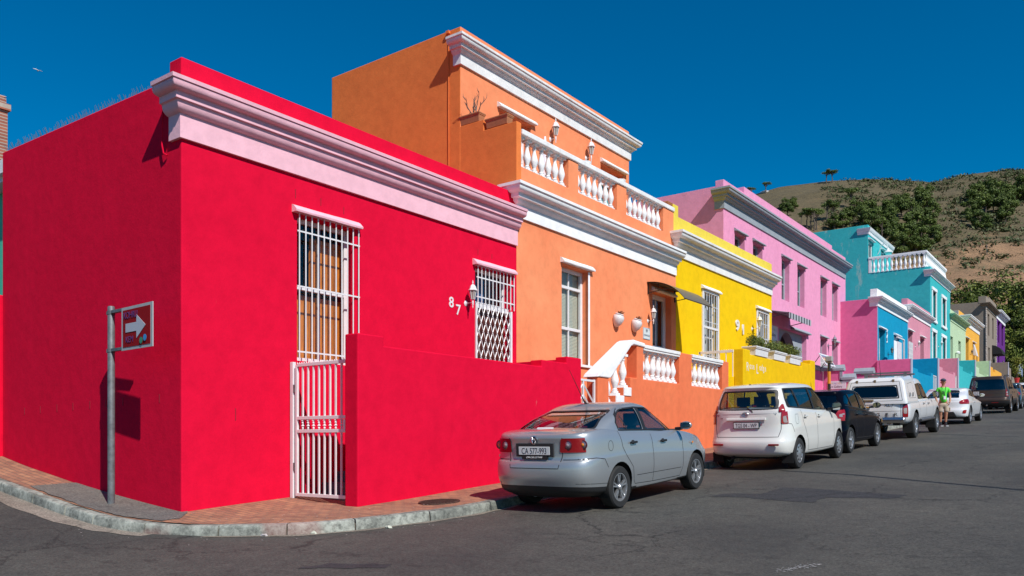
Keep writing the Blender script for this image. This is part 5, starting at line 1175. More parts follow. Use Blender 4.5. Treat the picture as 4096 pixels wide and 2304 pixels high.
def shell(rows, N=76, sub=4):
    """rows: dicts xr, xf, w, z (number or table over x), nr, nf, m, ys (inward scale), cr (crown)"""
    G = []
    for r in rows:
        H = sell(r['xr'], r['xf'], r['w'], r.get('nr', 14), r.get('nf', 8), r.get('m', 3.6), N); ys = r.get('ys', 1); line = []
        for x, y in H: line.append(Vector((x, -y*ys, cmr(r['z'], x)+r.get('cr', 0)*(1-ys*ys))))
        G.append(line)
    F = []
    for i in range(len(G)-1):
        p0, p1, p2, p3 = G[max(i-1, 0)], G[i], G[i+1], G[min(i+2, len(G)-1)]
        if rows[i].get('hard'): p0 = G[i]
        if rows[i+1].get('hard'): p3 = G[i+1]
        for k in range(sub):
            t = k/sub; F.append([(b*2+(c-a)*t+(a*2-b*5+c*4-d)*t*t+(b*3-a-c*3+d)*t**3)*.5 for a, b, c, d in zip(p0, p1, p2, p3)])
    F.append(G[-1]); bm = bmesh.new(); V = []
    for line in F:
        row = [bm.verts.new(p) for p in line]+[bm.verts.new((p.x, -p.y, p.z)) for p in line[-2:0:-1]]; V.append(row)
    n = len(V[0])
    for a, b in zip(V, V[1:]):
        for k in range(n): 
            try: bm.faces.new((a[k], b[k], b[(k+1) % n], a[(k+1) % n]))
            except ValueError: pass
    bmesh.ops.remove_doubles(bm, verts=bm.verts, dist=2e-4); bmesh.ops.dissolve_degenerate(bm, edges=bm.edges, dist=1e-4)
    bmesh.ops.recalc_face_normals(bm, faces=bm.faces)
    bm.normal_update(); cc = sum((v.co for v in bm.verts), Vector())/len(bm.verts)
    if sum(f.normal.dot(f.calc_center_median()-cc)*f.calc_area() for f in bm.faces) < 0: bmesh.ops.reverse_faces(bm, faces=bm.faces)
    bm.normal_update()
    return bm
def pinp(p, poly):
    c = False; j = len(poly)-1
    for i in range(len(poly)):
        a, b = poly[i], poly[j]
        if (a[1] > p[1]) != (b[1] > p[1]) and p[0] < (b[0]-a[0])*(p[1]-a[1])/(b[1]-a[1])+a[0]: c = not c
        j = i
    return c
def rnd_poly(P, r=.04, n=3):
    out = []; P = [Vector(p) for p in P]
    for i, p in enumerate(P):
        a, b = P[i-1]-p, P[(i+1) % len(P)]-p; q = min(r, a.length*.45, b.length*.45); s, e = p+a.normalized()*q, p+b.normalized()*q
        for k in range(n+1): t = k/n; out.append(s.lerp(p, t).lerp(p.lerp(e, t), t))
    return [(v.x, v.y) for v in out]
AX = {'side': (0, 2), 'rear': (1, 2), 'top': (0, 1)}
PR = {'right': lambda c, n: c.y < -.2 and n.y < -.25, 'left': lambda c, n: c.y > .2 and n.y > .25, 'back': lambda c, n: n.x < -.25 and c.x < 2.2, 'front': lambda c, n: n.x > .2 and c.x > 2, 'lampr': lambda c, n: c.y < 0 and n.x < -.15 and c.x < 1.2}
def cut(bm, poly, view, pred):
    i, j = AX[view]; n = len(poly)
    for k in range(n):
        a, b = poly[k], poly[(k+1) % n]; d = (b[0]-a[0], b[1]-a[1])
        if math.hypot(*d) < 1e-5: continue
        nn = [0, 0, 0]; nn[i] = -d[1]; nn[j] = d[0]; co = [0, 0, 0]; co[i], co[j] = a; mg = .002; lo = (min(a[0], b[0])-mg, min(a[1], b[1])-mg); hi = (max(a[0], b[0])+mg, max(a[1], b[1])+mg); fs = []
        for f in bm.faces:
            us = [v.co[i] for v in f.verts]; vs = [v.co[j] for v in f.verts]
            if max(us) < lo[0] or min(us) > hi[0] or max(vs) < lo[1] or min(vs) > hi[1]: continue
            if pred(f.calc_center_median(), f.normal): fs.append(f)
        if not fs: continue
        es = {e for f in fs for e in f.edges}; vs = {v for f in fs for v in f.verts}
        bmesh.ops.bisect_plane(bm, geom=list(fs)+list(es)+list(vs), dist=1e-6, plane_co=co, plane_no=nn)
    return [f for f in bm.faces if pred(f.calc_center_median(), f.normal) and pinp((f.calc_center_median()[i], f.calc_center_median()[j]), poly)]
def take(bm, specs, off=0, delete=True):
    """cut the outlines into the skin, lift those faces out as a mesh of their own"""
    out = bmesh.new(); vm = {}; allf = []
    for poly, view, pred in specs:
        bm.normal_update(); fs = cut(bm, poly, view, PR[pred] if isinstance(pred, str) else pred)
        bm.normal_update()
        for f in fs:
            vv = []
            for v in f.verts:
                key = v
                if key not in vm: vm[key] = out.verts.new(v.co+v.normal*off)
                vv.append(vm[key])
            try: out.faces.new(vv)
            except ValueError: pass
        if delete: bmesh.ops.delete(bm, geom=fs, context='FACES')
        vm = {}
    bmesh.ops.remove_doubles(out, verts=out.verts, dist=1e-4); r = MB(); r.bm.free(); r.bm = out; return r
def thick(mb, t):
    fs = list(mb.bm.faces); bmesh.ops.solidify(mb.bm, geom=fs, thickness=t); return mb
def strip(mb, tree, pts, view, w=.007, off=.002, s=-1, closed=False):
    """a thin dark line that follows the skin"""
    P = [Vector(p) for p in pts]; P = P+[P[0]] if closed else P; Q = []
    for a, b in zip(P, P[1:]):
        n = max(1, int((b-a).length/.04)); Q += [a.lerp(b, k/n) for k in range(n)]
    Q.append(P[-1]); prev = None
    for k, p in enumerate(Q):
        t = (Q[min(k+1, len(Q)-1)]-Q[max(k-1, 0)]).normalized(); nn = Vector((-t.y, t.x))*w/2; row = []
        for q in (p+nn, p-nn):
            if view == 'side': o, d = Vector((q.x, s*3, q.y)), Vector((0, -s, 0))
            elif view == 'rear': o, d = Vector((-3, q.x, q.y)), Vector((1, 0, 0))
            else: o, d = Vector((q.x, q.y, 4)), Vector((0, 0, -1))
            h = tree.ray_cast(o, d); row.append(h[0]-d*off if h[0] is not None else None)
        if prev and all(row) and all(prev) and (row[0]-prev[0]).length < .075: mb.face([prev[0], row[0], row[1], prev[1]])
        prev = row
    return mb
def wheel(parent, x, y, r, w, spokes, side, kind_='alloy', rimr=.66, split=False):
    M = Matrix.Rotation(R(90), 3, 'X'); c = (x, y, r); q = r*rimr; mb = MB()     # axis along y
    mb.lathe([(q*.98, -w*.45), (q*1.04, -w*.5), (r*.93, -w*.5), (r*.985, -w*.40), (r, -w*.25), (r, w*.25), (r*.985, w*.40), (r*.93, w*.5), (q*1.04, w*.5), (q*.98, w*.45)], c, 40, M, closed=True)
    hub = MB(); hub.lathe([(q*.7, -.03), (q*.7, .03)], c, 20, M); h = hub.build('wheel', well, parent, org=(0, 0, 0))
    mb.build('tyre', rubber, h, org=(0, 0, 0), smooth=True, angle=30); mb = MB(); o = side*w*.40
    Y = lambda v: y+side*v
    mb.lathe([(q*.90, -w*.4), (q*.90, w*.3), (q*.94, w*.46), (q*1.0, w*.46), (q*1.0, w*.40), (q*.97, -w*.4)], (x, y, r), 40, M, closed=True)
    n = spokes; a0 = R(18)
    if kind_ == 'cap':                                     # steel wheel cover with oval slots
        mb.lathe([(q*.93, 0), (q*.93, .02), (q*.6, .035), (q*.25, .03), (.001, .045), (.001, 0)], (x, Y(w*.30), r), 30, Matrix.Rotation(R(90)*(1 if side < 0 else -1), 3, 'X'))
    else:
        for k in range(n):
            a = a0+2*math.pi*k/n
            for da in ((-.10, .10) if split else (0,)):
                ww = q*(.07 if split else .13); p0 = Vector((math.cos(a+da*.3), math.sin(a+da*.3)))*q*.16; p1 = Vector((math.cos(a+da*1.6), math.sin(a+da*1.6)))*q*.95; t = (p1-p0).normalized(); nn = Vector((-t.y, t.x))
                pts = [p0-nn*ww*.9, p1-nn*ww*.75, p1+nn*ww*.75, p0+nn*ww*.9]; rows_ = []
                for (u, lift) in ((0, .30), (1, .36)): pass
                mb.prism([(x+p.x, Y(w*.24), r+p.y) for p in pts], (0, side*w*.16, 0))
        mb.lathe([(q*.22, 0), (q*.22, .03), (q*.15, .045), (.001, .045), (.001, 0)], (x, Y(w*.30), r), 20, Matrix.Rotation(R(90)*(1 if side < 0 else -1), 3, 'X'))
    mb.build('rim', alloy, h, org=(0, 0, 0), smooth=True, angle=35)
    if kind_ == 'cap':
        mb = MB()
        for k in range(9):
            a = 2*math.pi*k/9; mb.lathe([(q*.10, 0), (q*.10, .004)], (x+q*.72*math.cos(a), Y(w*.30+.032), r+q*.72*math.sin(a)), 8, Matrix.Rotation(R(90)*(1 if side < 0 else -1), 3, 'X'))
        mb.build('slots', well, h, org=(0, 0, 0))
    return h
def circ(cx, cz, r, n=28, z0=-.2): return [(cx+r*math.cos(2*math.pi*k/n), cz+r*math.sin(2*math.pi*k/n)) for k in range(n)]
def car(name, label, S, cat='car'):
    """S: the car's table of shapes"""
    t = thing(name, (0, 0, 0), label, cat, 'vehicles parked along the kerb'); t['category'] = cat
    body = shell(S['body']); cabs = [shell(c) for c in S['cabs']]; pm = S['paint']; body_tree = BVHTree.FromBMesh(body); trees = [BVHTree.FromBMesh(c) for c in cabs]
    W2 = S['w']/2; r = S['r']; ar = S.get('ar', r+.06)
    # wheel arches
    for x in S['axles']:
        for pr in ('right', 'left'):
            poly = circ(x, r+.01, ar); poly = [(a, b) for a, b in poly]
            fs = cut(body, poly, 'side', (lambda c, n, s=pr: (c.y < -W2*.55 if s == 'right' else c.y > W2*.55))); bmesh.ops.delete(body, geom=fs, context='FACES')
    mb = MB()
    for x in S['axles']:
        for s in (-1, 1):
            ring = []; 
            for k in range(21):
                a = math.pi*(-.12+1.24*k/20); px, pz = x+(ar+.004)*math.cos(a), r+.01+(ar+.004)*math.sin(a); ring.append([mb.bm.verts.new((px, s*(W2-.035), pz)), mb.bm.verts.new((px, s*(W2-.30), pz))])
            for a_, b_ in zip(ring, ring[1:]): mb.bm.faces.new((a_[0], b_[0], b_[1], a_[1]))
            mb.bm.faces.new([q[1] for q in ring])
    mb.box(.25, S['l']-.3, -W2+.30, W2-.30, S.get('floor', .20), S.get('floor', .20)+.12); mb.box(.40, S['l']-.55, -W2+.16, W2-.16, r+ar+.02, r+ar+.03)
    mb.build('wheel_wells', well, t)
    # glass
    gl = S.get('glass', G_car); lift = []
    for ci, poly, view, pred in S['windows']:
        g_ = take(cabs[ci], [(rnd_poly(poly, S.get('wr', .05)), view, pred)], -.008); nm_ = {'rear': 'rear_window', 'side': 'side_window', 'front': 'windscreen'}['front' if pred == 'front' else view]; g_.build(nm_, gl, t, smooth=True)
        if view == 'rear': lift.append((ci, poly))
    for ci, poly, view, pred in S.get('borders', ()):
        take(cabs[ci], [(rnd_poly(poly, .05), view, pred)], 0).build('glass_border', S.get('bm', blackpl), t, smooth=True)
    # lamps
    for nm_, specs, mm, off in S.get('lamps', ()):
        tgt = {}
        allm = None
        for which, poly, view, pred in specs:
            b_ = body if which == 'b' else cabs[which]; f0 = PR[pred] if isinstance(pred, str) else pred; lx = S.get('lx', .26)
            f1 = (lambda c, n, f0=f0: f0(c, n) and c.x < lx) if view == 'rear' else (lambda c, n, f0=f0: f0(c, n) and abs(c.y) > (W2*.88 if which == 'b' else W2*.74))
            q = take(b_, [(rnd_poly(poly, .03), view, f1)], off, delete=False)
            if allm is None: allm = q
            else: merge(allm, q)
        allm.build(nm_, mm, t, smooth=True)
    b_ = MB(); b_.bm.free(); b_.bm = body; mats = [pm]
    if S.get('skirt'):
        mats.append(blackpl)
        for f in body.faces:
            if f.calc_center_median().z < cmr(S['skirt'], f.calc_center_median().x): f.material_index = 1
    bo = b_.build('body', mats, t, smooth='all', keep=True)
    for c, cm in zip(cabs, S.get('cabpaint', [pm]*len(cabs))):
        lin = c.copy(); b_ = MB(); b_.bm.free(); b_.bm = c
        for f in c.faces:
            pass
        b_.build('cabin_shell', cm, t, smooth='all', keep=True)
        for v in lin.verts: v.co = v.co-v.normal*.03
        bmesh.ops.reverse_faces(lin, faces=lin.faces); b_ = MB(); b_.bm.free(); b_.bm = lin; b_.build('headlining', interior, t, smooth='all', keep=True)
    # black window surrounds and panel gaps
    for key, nm_, mm, of_ in (('gaps', 'panel_gap', gap, .002), ('trim', 'window_trim', blackpl, .004)):
        for which, pts, view, closed, w_ in S.get(key, ()):
            tr = body_tree if which == 'b' else trees[which]
            for s in ((-1, 1) if view == 'side' else (1,)):
                mb = strip(MB(), tr, pts, view, w_, of_, s, closed)
                if len(mb.bm.faces): bmesh.ops.remove_doubles(mb.bm, verts=mb.bm.verts, dist=.0005); mb.build(nm_, mm, t)
    # interior
    mb = MB(); x0, x1, zf = S['cabin']; mb.box(x0, x1, -W2+.14, W2-.14, zf-.02, zf); mb.box(x1-.25, x1+.15, -W2+.16, W2-.16, zf, zf+S.get('dash', .35)); mb.build('dashboard', interior, t, bevel=.04)
    for sx, rowy in S['seats']:
        for sy in rowy:
            mb = MB(); zt = S['seatz']; mb.prism([(sx, sy-.24, zf), (sx+.12, sy-.24, zf), (sx-.02, sy-.22, zt), (sx-.12, sy-.22, zt)], (0, .46, 0)); mb.box(sx-.13, sx-.04, sy-.13, sy+.13, zt+.03, zt+.22); mb.box(sx-.09, sx-.07, sy-.07, sy+.09, zt, zt+.05); mb.build('seat', seatm, t, bevel=.04)
    if 'wheel' in S:
        mb = MB(); wx, wy, wz = S['wheel']; M = Matrix.Rotation(R(-65), 3, 'Y'); n = 24; mb.tube([Vector((wx, wy, wz))+M @ Vector((.18*math.cos(2*math.pi*k/n), .18*math.sin(2*math.pi*k/n), 0)) for k in range(n+1)], .014, 6); mb.build('steering_wheel', blackpl, t, smooth=True)
    # wheels
    for x in S['axles']:
        for s in (-1, 1): wheel(t, x, s*(W2-S.get('ww', .19)/2-.012), r, S.get('ww', .19), S.get('spokes', 5), s, S.get('rim', 'alloy'), S.get('rimr', .66), S.get('split', False))
    # handles, mirrors
    def rc(which, x, z, s): tr = body_tree if which == 'b' else trees[which]; h = tr.ray_cast(Vector((x, s*3, z)), Vector((0, -s, 0))); return h[0].y if h[0] is not None else s*W2*.97
    for x, z in S.get('handles', ()):
        for s in (-1, 1):
            y = rc('b', x, z, s); mb = MB(); mb.lathe([(.055, 0), (.05, .004)], (x-.0, y, z), 14, Matrix.Diagonal((1, 1, .6)) @ Matrix.Rotation(R(90)*(1 if s < 0 else -1), 3, 'X')); a = mb.build('handle_recess', gap, t)
            mb = MB(); mb.box(x-.095, x+.075, min(y+s*.012, y+s*.04), max(y+s*.012, y+s*.04), z-.016, z+.016); mb.box(x-.09, x-.07, min(y, y+s*.03), max(y, y+s*.03), z-.012, z+.012); mb.box(x+.055, x+.075, min(y, y+s*.03), max(y, y+s*.03), z-.012, z+.012); mb.build('door_handle', S.get('hm', blackpl), t, bevel=.008)
    if 'mirror' in S:
        x, z = S['mirror']; h = S.get('mh', .13)
        for s in (-1, 1):
            y = s*(W2-.03); o = MB(); o.bm.free(); bm = bmesh.new(); bmesh.ops.create_uvsphere(bm, u_segments=16, v_segments=10, radius=1)
            for v in bm.verts:
                v.co = Vector((v.co.x*.06, v.co.y*.10, v.co.z*h*.5)); v.co.x = max(v.co.x, -.03); v.co += Vector((x, y+s*.13, z))
            o.bm = bm; q = o.build('wing_mirror', S.get('mm', pm), t, smooth=True, angle=50); mb = MB(); mb.tube([(x+.02, y-s*.06, z-.05), (x+.01, y+s*.06, z-.045)], .025, 6); mb.build('mirror_arm', blackpl, q, org=(0, 0, 0))
            mb = MB(); mb.prism([(x-.033, y+s*.13+a*.085, z+b*h*.4) for a, b in ((-.8, -1), (.8, -1), (1, 0), (.9, .9), (-.9, .9), (-1, 0))], (.002, 0, 0)); mb.build('mirror_glass', mirrorm, q, org=(0, 0, 0))
    # rear plate with its characters
    if 'plate' in S:
        yc, z, x, w_, h_, lines = S['plate'][:6]; sl = S['plate'][6] if len(S['plate']) > 6 else 0
        def X_(zz): return x+sl*(zz-z)
        mb = MB(); mb.prism([(X_(z-.02)-.012, yc-w_/2-.012, z-.012), (X_(z-.02)-.012, yc-w_/2-.012, z+h_+.012), (X_(z-.02)+.03, yc-w_/2-.012, z+h_+.012), (X_(z-.02)+.03, yc-w_/2-.012, z-.012)], (0, w_+.024, 0)); pl_ = mb.build('plate_holder', blackpl, t)
        mb = MB(); mb.box(x-.018, x-.0125, yc-w_/2, yc+w_/2, z, z+h_); mb.build('number_plate', platem, pl_, org=(0, 0, 0), bevel=.003, seg=1)
        Mr = lambda y, zz, xx: Matrix(((0, 0, -1, xx), (-1, 0, 0, y), (0, 1, 0, zz), (0, 0, 0, 1)))
        q = None
        for s_, sz, y, zz, sx in lines:
            a = text_bm(s_, sz, Mr(y, zz, x-.0185), .001, 'CENTER', sx=sx); q = a if q is None else merge(q, a)
        q.build('plate_characters', blk, pl_, org=(0, 0, 0))
    return t, body_tree, trees
def rtext(t, s_, size, y, z, x, m_, sx=1.0, name='badge', al='CENTER', ext=.003):
    return text_bm(s_, size, Matrix(((0, 0, -1, x), (-1, 0, 0, y), (0, 1, 0, z), (0, 0, 0, 1))), ext, al, sx=sx).build(name, m_, t)
def park(t, X, Y, axle, yaw=.012, half=.0, steer=None):
    """the rear axle's right wheel touches the road at (X, Y)"""
    sl = math.atan(.062); M = Matrix.Translation((X, Y, g(X, Y)+.002)) @ Matrix.Rotation(-yaw, 4, 'Z') @ Matrix.Rotation(R(90), 4, 'Z') @ Matrix.Rotation(-sl, 4, 'Y') @ Matrix.Translation((-axle, half, 0))
    t.matrix_world = M

# ---- silver sedan
silver = paint('silver_blue_paint', (.41, .43, .445), .55, .34, .12)
rd = lambda **k: k
L1 = 4.17
deck = [(0, 1.05), (.12, 1.075), (.35, 1.10), (.62, 1.115), (.95, 1.085), (1.4, 1.04), (2.0, 1.015), (2.8, .985), (3.1, .955), (3.5, .885), (3.85, .80), (4.17, .66)]
dk = lambda d: [(x, z+d) for x, z in deck]
S_sedan = dict(lx=.235, l=L1, w=1.66, r=.295, ar=.345, axles=(.93, 3.39), paint=silver, floor=.22, ww=.19, rimr=.67, spokes=5, split=True,
  body=[rd(xr=.16, xf=L1-.2, w=.70, z=.215, nr=8), rd(xr=.07, xf=L1-.12, w=.775, z=[(0, .30), (.5, .27), (.95, .24), (3.3, .235), (4.17, .25)]), rd(xr=.035, xf=L1-.06, w=.80, z=[(0, .38), (.6, .34), (3.4, .30), (4.17, .32)]),
        rd(xr=.0, xf=L1-.02, w=.826, z=[(0, .50), (4.17, .42)]), rd(xr=.005, xf=L1, w=.832, z=[(0, .64), (4.17, .54)]), rd(xr=.03, xf=L1-.01, w=.83, z=[(0, .70), (.5, .74), (4.17, .60)], hard=1), rd(xr=.06, xf=L1-.04, w=.822, z=[(0, .74), (1, .80), (4.17, .62)]),
        rd(xr=.065, xf=L1-.08, w=.810, z=dk(-.13)), rd(xr=.055, xf=L1-.14, w=.778, z=dk(-.035)), rd(xr=.075, xf=L1-.18, w=.75, z=dk(0)), rd(xr=.11, xf=L1-.22, w=.72, z=dk(.006), ys=.97, cr=.02), rd(xr=.14, xf=L1-.26, w=.72, z=dk(.006), ys=.6, cr=.03), rd(xr=.15, xf=L1-.28, w=.72, z=dk(.006), ys=0.0, cr=.03)],
  cabs=[[rd(xr=.30, xf=3.12, w=.765, z=[(.3, 1.02), (3.2, .86)], nr=9, nf=5), rd(xr=.38, xf=3.06, w=.750, z=[(.3, 1.10), (1.0, 1.08), (2, 1.02), (3.2, .96)], nr=9, nf=5), rd(xr=.75, xf=2.62, w=.700, z=[(.7, 1.245), (1.7, 1.25), (2.7, 1.17)], nr=8, nf=5), rd(xr=1.17, xf=2.30, w=.625, z=[(1.1, 1.345), (1.3, 1.38), (1.7, 1.405), (2.1, 1.37), (2.3, 1.32)], nr=5, nf=5), rd(xr=1.28, xf=2.2, w=.565, z=[(1.2, 1.385), (1.5, 1.435), (1.8, 1.445), (2.2, 1.38)], nr=4, nf=5), rd(xr=1.33, xf=2.14, w=.54, z=[(1.3, 1.415), (1.5, 1.45), (1.8, 1.46), (2.2, 1.40)], ys=.8, cr=.02, nr=4), rd(xr=1.36, xf=2.12, w=.54, z=[(1.3, 1.43), (1.6, 1.458), (2.2, 1.40)], ys=.4, cr=.02, nr=4), rd(xr=1.36, xf=2.1, w=.54, z=[(1.3, 1.43), (1.6, 1.458), (2.2, 1.40)], ys=0, cr=.02, nr=4)]],
  windows=[(0, [(-.63, 1.135), (-.50, 1.355), (.50, 1.355), (.63, 1.135)], 'rear', 'back')]+[(0, p, 'side', s) for s in ('right', 'left') for p in ([(1.03, 1.10), (1.0, 1.19), (1.09, 1.29), (1.30, 1.375), (1.66, 1.385), (1.74, 1.055)], [(1.83, 1.05), (1.76, 1.388), (2.02, 1.365), (2.30, 1.27), (2.80, 1.0)])]+[(0, [(-.60, 1.02), (-.5, 1.34), (.5, 1.34), (.60, 1.02)], 'rear', 'front')],
  gaps=[('b', [(.97, 1.07), (1.02, .85), (1.10, .73), (1.28, .55), (1.33, .35), (1.37, .30), (1.9, .285), (1.9, 1.03)], 'side', False, .009), ('b', [(1.9, .285), (2.80, .28), (2.88, .42), (2.90, .85), (2.84, .98)], 'side', False, .009), ('b', [(-.44, 1.07), (-.44, .80), (-.40, .62), (.40, .62), (.44, .80), (.44, 1.07)], 'rear', False, .011), ('b', [(.05, .74), (.35, .745), (.52, .72), (.60, .60)], 'side', False, .010), ('b', [(-.80, .735), (-.45, .735)], 'rear', False, .010), ('b', [(.45, .735), (.80, .735)], 'rear', False, .010), ('b', [(.70+.062*math.cos(a), .885+.07*math.sin(a)) for a in [2*math.pi*k/18 for k in range(18)]], 'side', True, .006), ('b', [(.09, .415), (1.0, .36)], 'side', False, .006), ('b', [(1.40, .42), (2.82, .41)], 'side', False, .008)],
  trim=[(0, [(1.03, 1.10), (1.0, 1.19), (1.09, 1.29), (1.30, 1.375), (1.66, 1.388), (2.02, 1.368), (2.30, 1.275), (2.80, 1.0)], 'side', False, .022), (0, [(1.02, 1.085), (1.9, 1.045), (2.82, .985)], 'side', False, .022), (0, [(1.72, 1.385), (1.80, 1.05)], 'side', False, .085), (0, [(1.14, 1.32), (1.27, 1.09)], 'side', False, .022)],
  borders=[(0, [(-.66, 1.115), (-.525, 1.372), (.525, 1.372), (.66, 1.115)], 'rear', 'back')],
  lamps=[('tail_light', [('b', [(-.84, .83), (-.84, 1.02), (-.42, 1.02), (-.40, .83)], 'rear', 'lampr'), ('b', [(.0, .83), (.0, 1.02), (.085, 1.01), (.10, .93), (.085, .84)], 'side', 'right')], redl, .010),
         ('tail_light', [('b', [(.84, .83), (.84, 1.02), (.42, 1.02), (.40, .83)], 'rear', lambda c, n: c.y > 0 and n.x < -.15 and c.x < 1.2), ('b', [(.0, .83), (.0, 1.02), (.085, 1.01), (.10, .93), (.085, .84)], 'side', 'left')], redl, .010)],
  skirt=[(0, .375), (.9, .33), (1.3, .262), (3.0, .255), (4.17, .3)], cabin=(.75, 3.0, .93), seats=[(1.5, (-.34, .34)), (2.2, (-.36, .36))], seatz=1.07, wheel=(2.5, .36, 1.0), dash=.07, handles=[(1.32, .895), (2.24, .865)], mirror=(2.80, 1.065), hm=blackpl,
  plate=(0, .80, .055, .52, .112, [('CA 577-993', .118, 0, .814, .72)]))
t, bt_, ct_ = car('parked_sedan', 'silver-blue saloon parked nearest the camera, with black aerial on its roof', S_sedan); sedan = t
def ringlamp(t, y, z, x, m_in, r=.055):
    o = Vector((x, y, z)); mb = MB(); M = Matrix.Rotation(R(-90), 3, 'Y'); mb.lathe([(r*1.25, -.012), (r*1.25, .0), (r*1.05, .003), (r, -.004)], o, 20, M); mb.build('lamp_ring', plain('dark_red_ring', (.12, .01, .02), .15, coat=1), t, smooth=True)
    mb = MB(); mb.lathe([(r*.98, -.006), (r*.8, .004), (.001, .010)], o, 18, M); mb.build('lamp_lens', plain('violet_chrome_lens', (.30, .22, .26), .15, metal=.5), t, smooth=True); mb = MB(); mb.lathe([(r*.5, .004), (r*.35, .014), (.001, .018)], o, 14, M); mb.build('bulb_cover', m_in, t, smooth=True)
def rearx(tr, y, z): h = tr.ray_cast(Vector((-2, y, z)), Vector((1, 0, 0))); return h[0].x if h[0] is not None else 0
for s in (-1, 1):
    for yy, m_ in ((.52, clearl), (.70, amberl)): ringlamp(t, s*yy, .93, rearx(bt_, s*yy, .93)-.014, m_, .052)
mb = MB(); mb.prism([(.075, -.31, .775), (.075, -.31, .955), (.075, .31, .955), (.075, .31, .775)], (-.03, 0, 0)); mb.build('plate_recess', gap, t)
rtext(t, 'CMH CAPE CITY VW', .032, 0, .783-.028, .035, iron_white, .9, 'dealer_lettering'); mb = MB(); mb.box(.037, .06, -.21, .21, .742, .784); mb.build('dealer_strip', blackpl, t)
rtext(t, 'POLO', .060, .62, .755, rearx(bt_, .70, .77)-.004, chrome, 1.25, al='CENTER'); rtext(t, '1.6i', .045, .58, .70, rearx(bt_, .64, .71)-.004, chrome, 1.3, al='CENTER')
xe = rearx(bt_, 0, 1.0)-.006; M = Matrix.Rotation(R(-90), 3, 'Y'); mb = MB(); mb.lathe([(.058, -.004), (.058, .006), (.049, .008), (.048, .002)], (xe, 0, 1.0), 26, M); mb.tube([(xe-.006, .030, 1.042), (xe-.008, .012, 1.004), (xe-.006, 0, 1.045-.018), (xe-.008, -.012, 1.004), (xe-.006, -.030, 1.042)], .005, 4)
mb.tube([(xe-.006, .042, 1.024), (xe-.007, .020, .958), (xe-.008, 0, .998), (xe-.007, -.020, .958), (xe-.006, -.042, 1.024)], .005, 4); em = mb.build('emblem', chrome, t, smooth=True); mb = MB(); mb.lathe([(.05, 0), (.05, .003)], (xe, 0, 1.0), 24, M); mb.build('emblem_field', plain('navy_field', (.01, .015, .05), .2, coat=1), t)
mb = MB(); ax, az = 1.40, 1.458; mb.tube([(ax, 0, az), (ax-.06, 0, az+.05), (ax-.12, 0, az+.12), (ax-.42, 0, az+.50)], [.018, .012, .006, .003], 6); mb.box(ax-.02, ax+.06, -.02, .02, az-.02, az+.012); mb.build('aerial', blackpl, t)
mb = MB(); mb.prism([(.425, -.05, 1.135), (.425, .22, 1.135), (.455, .22, 1.15), (.455, -.05, 1.15)], (-.004, 0, .006)); mb.build('window_sticker', iron_white, t)
mb = MB(); mb.lathe([(.03, 0), (.028, .006)], (3.22, -.835, .78), 12, Matrix.Diagonal((1, 1, .6)) @ Matrix.Rotation(R(90), 3, 'X')); mb.build('side_indicator', amberl, t, smooth=True)
park(t, -5.60, 9.98, .93, .012, .80)

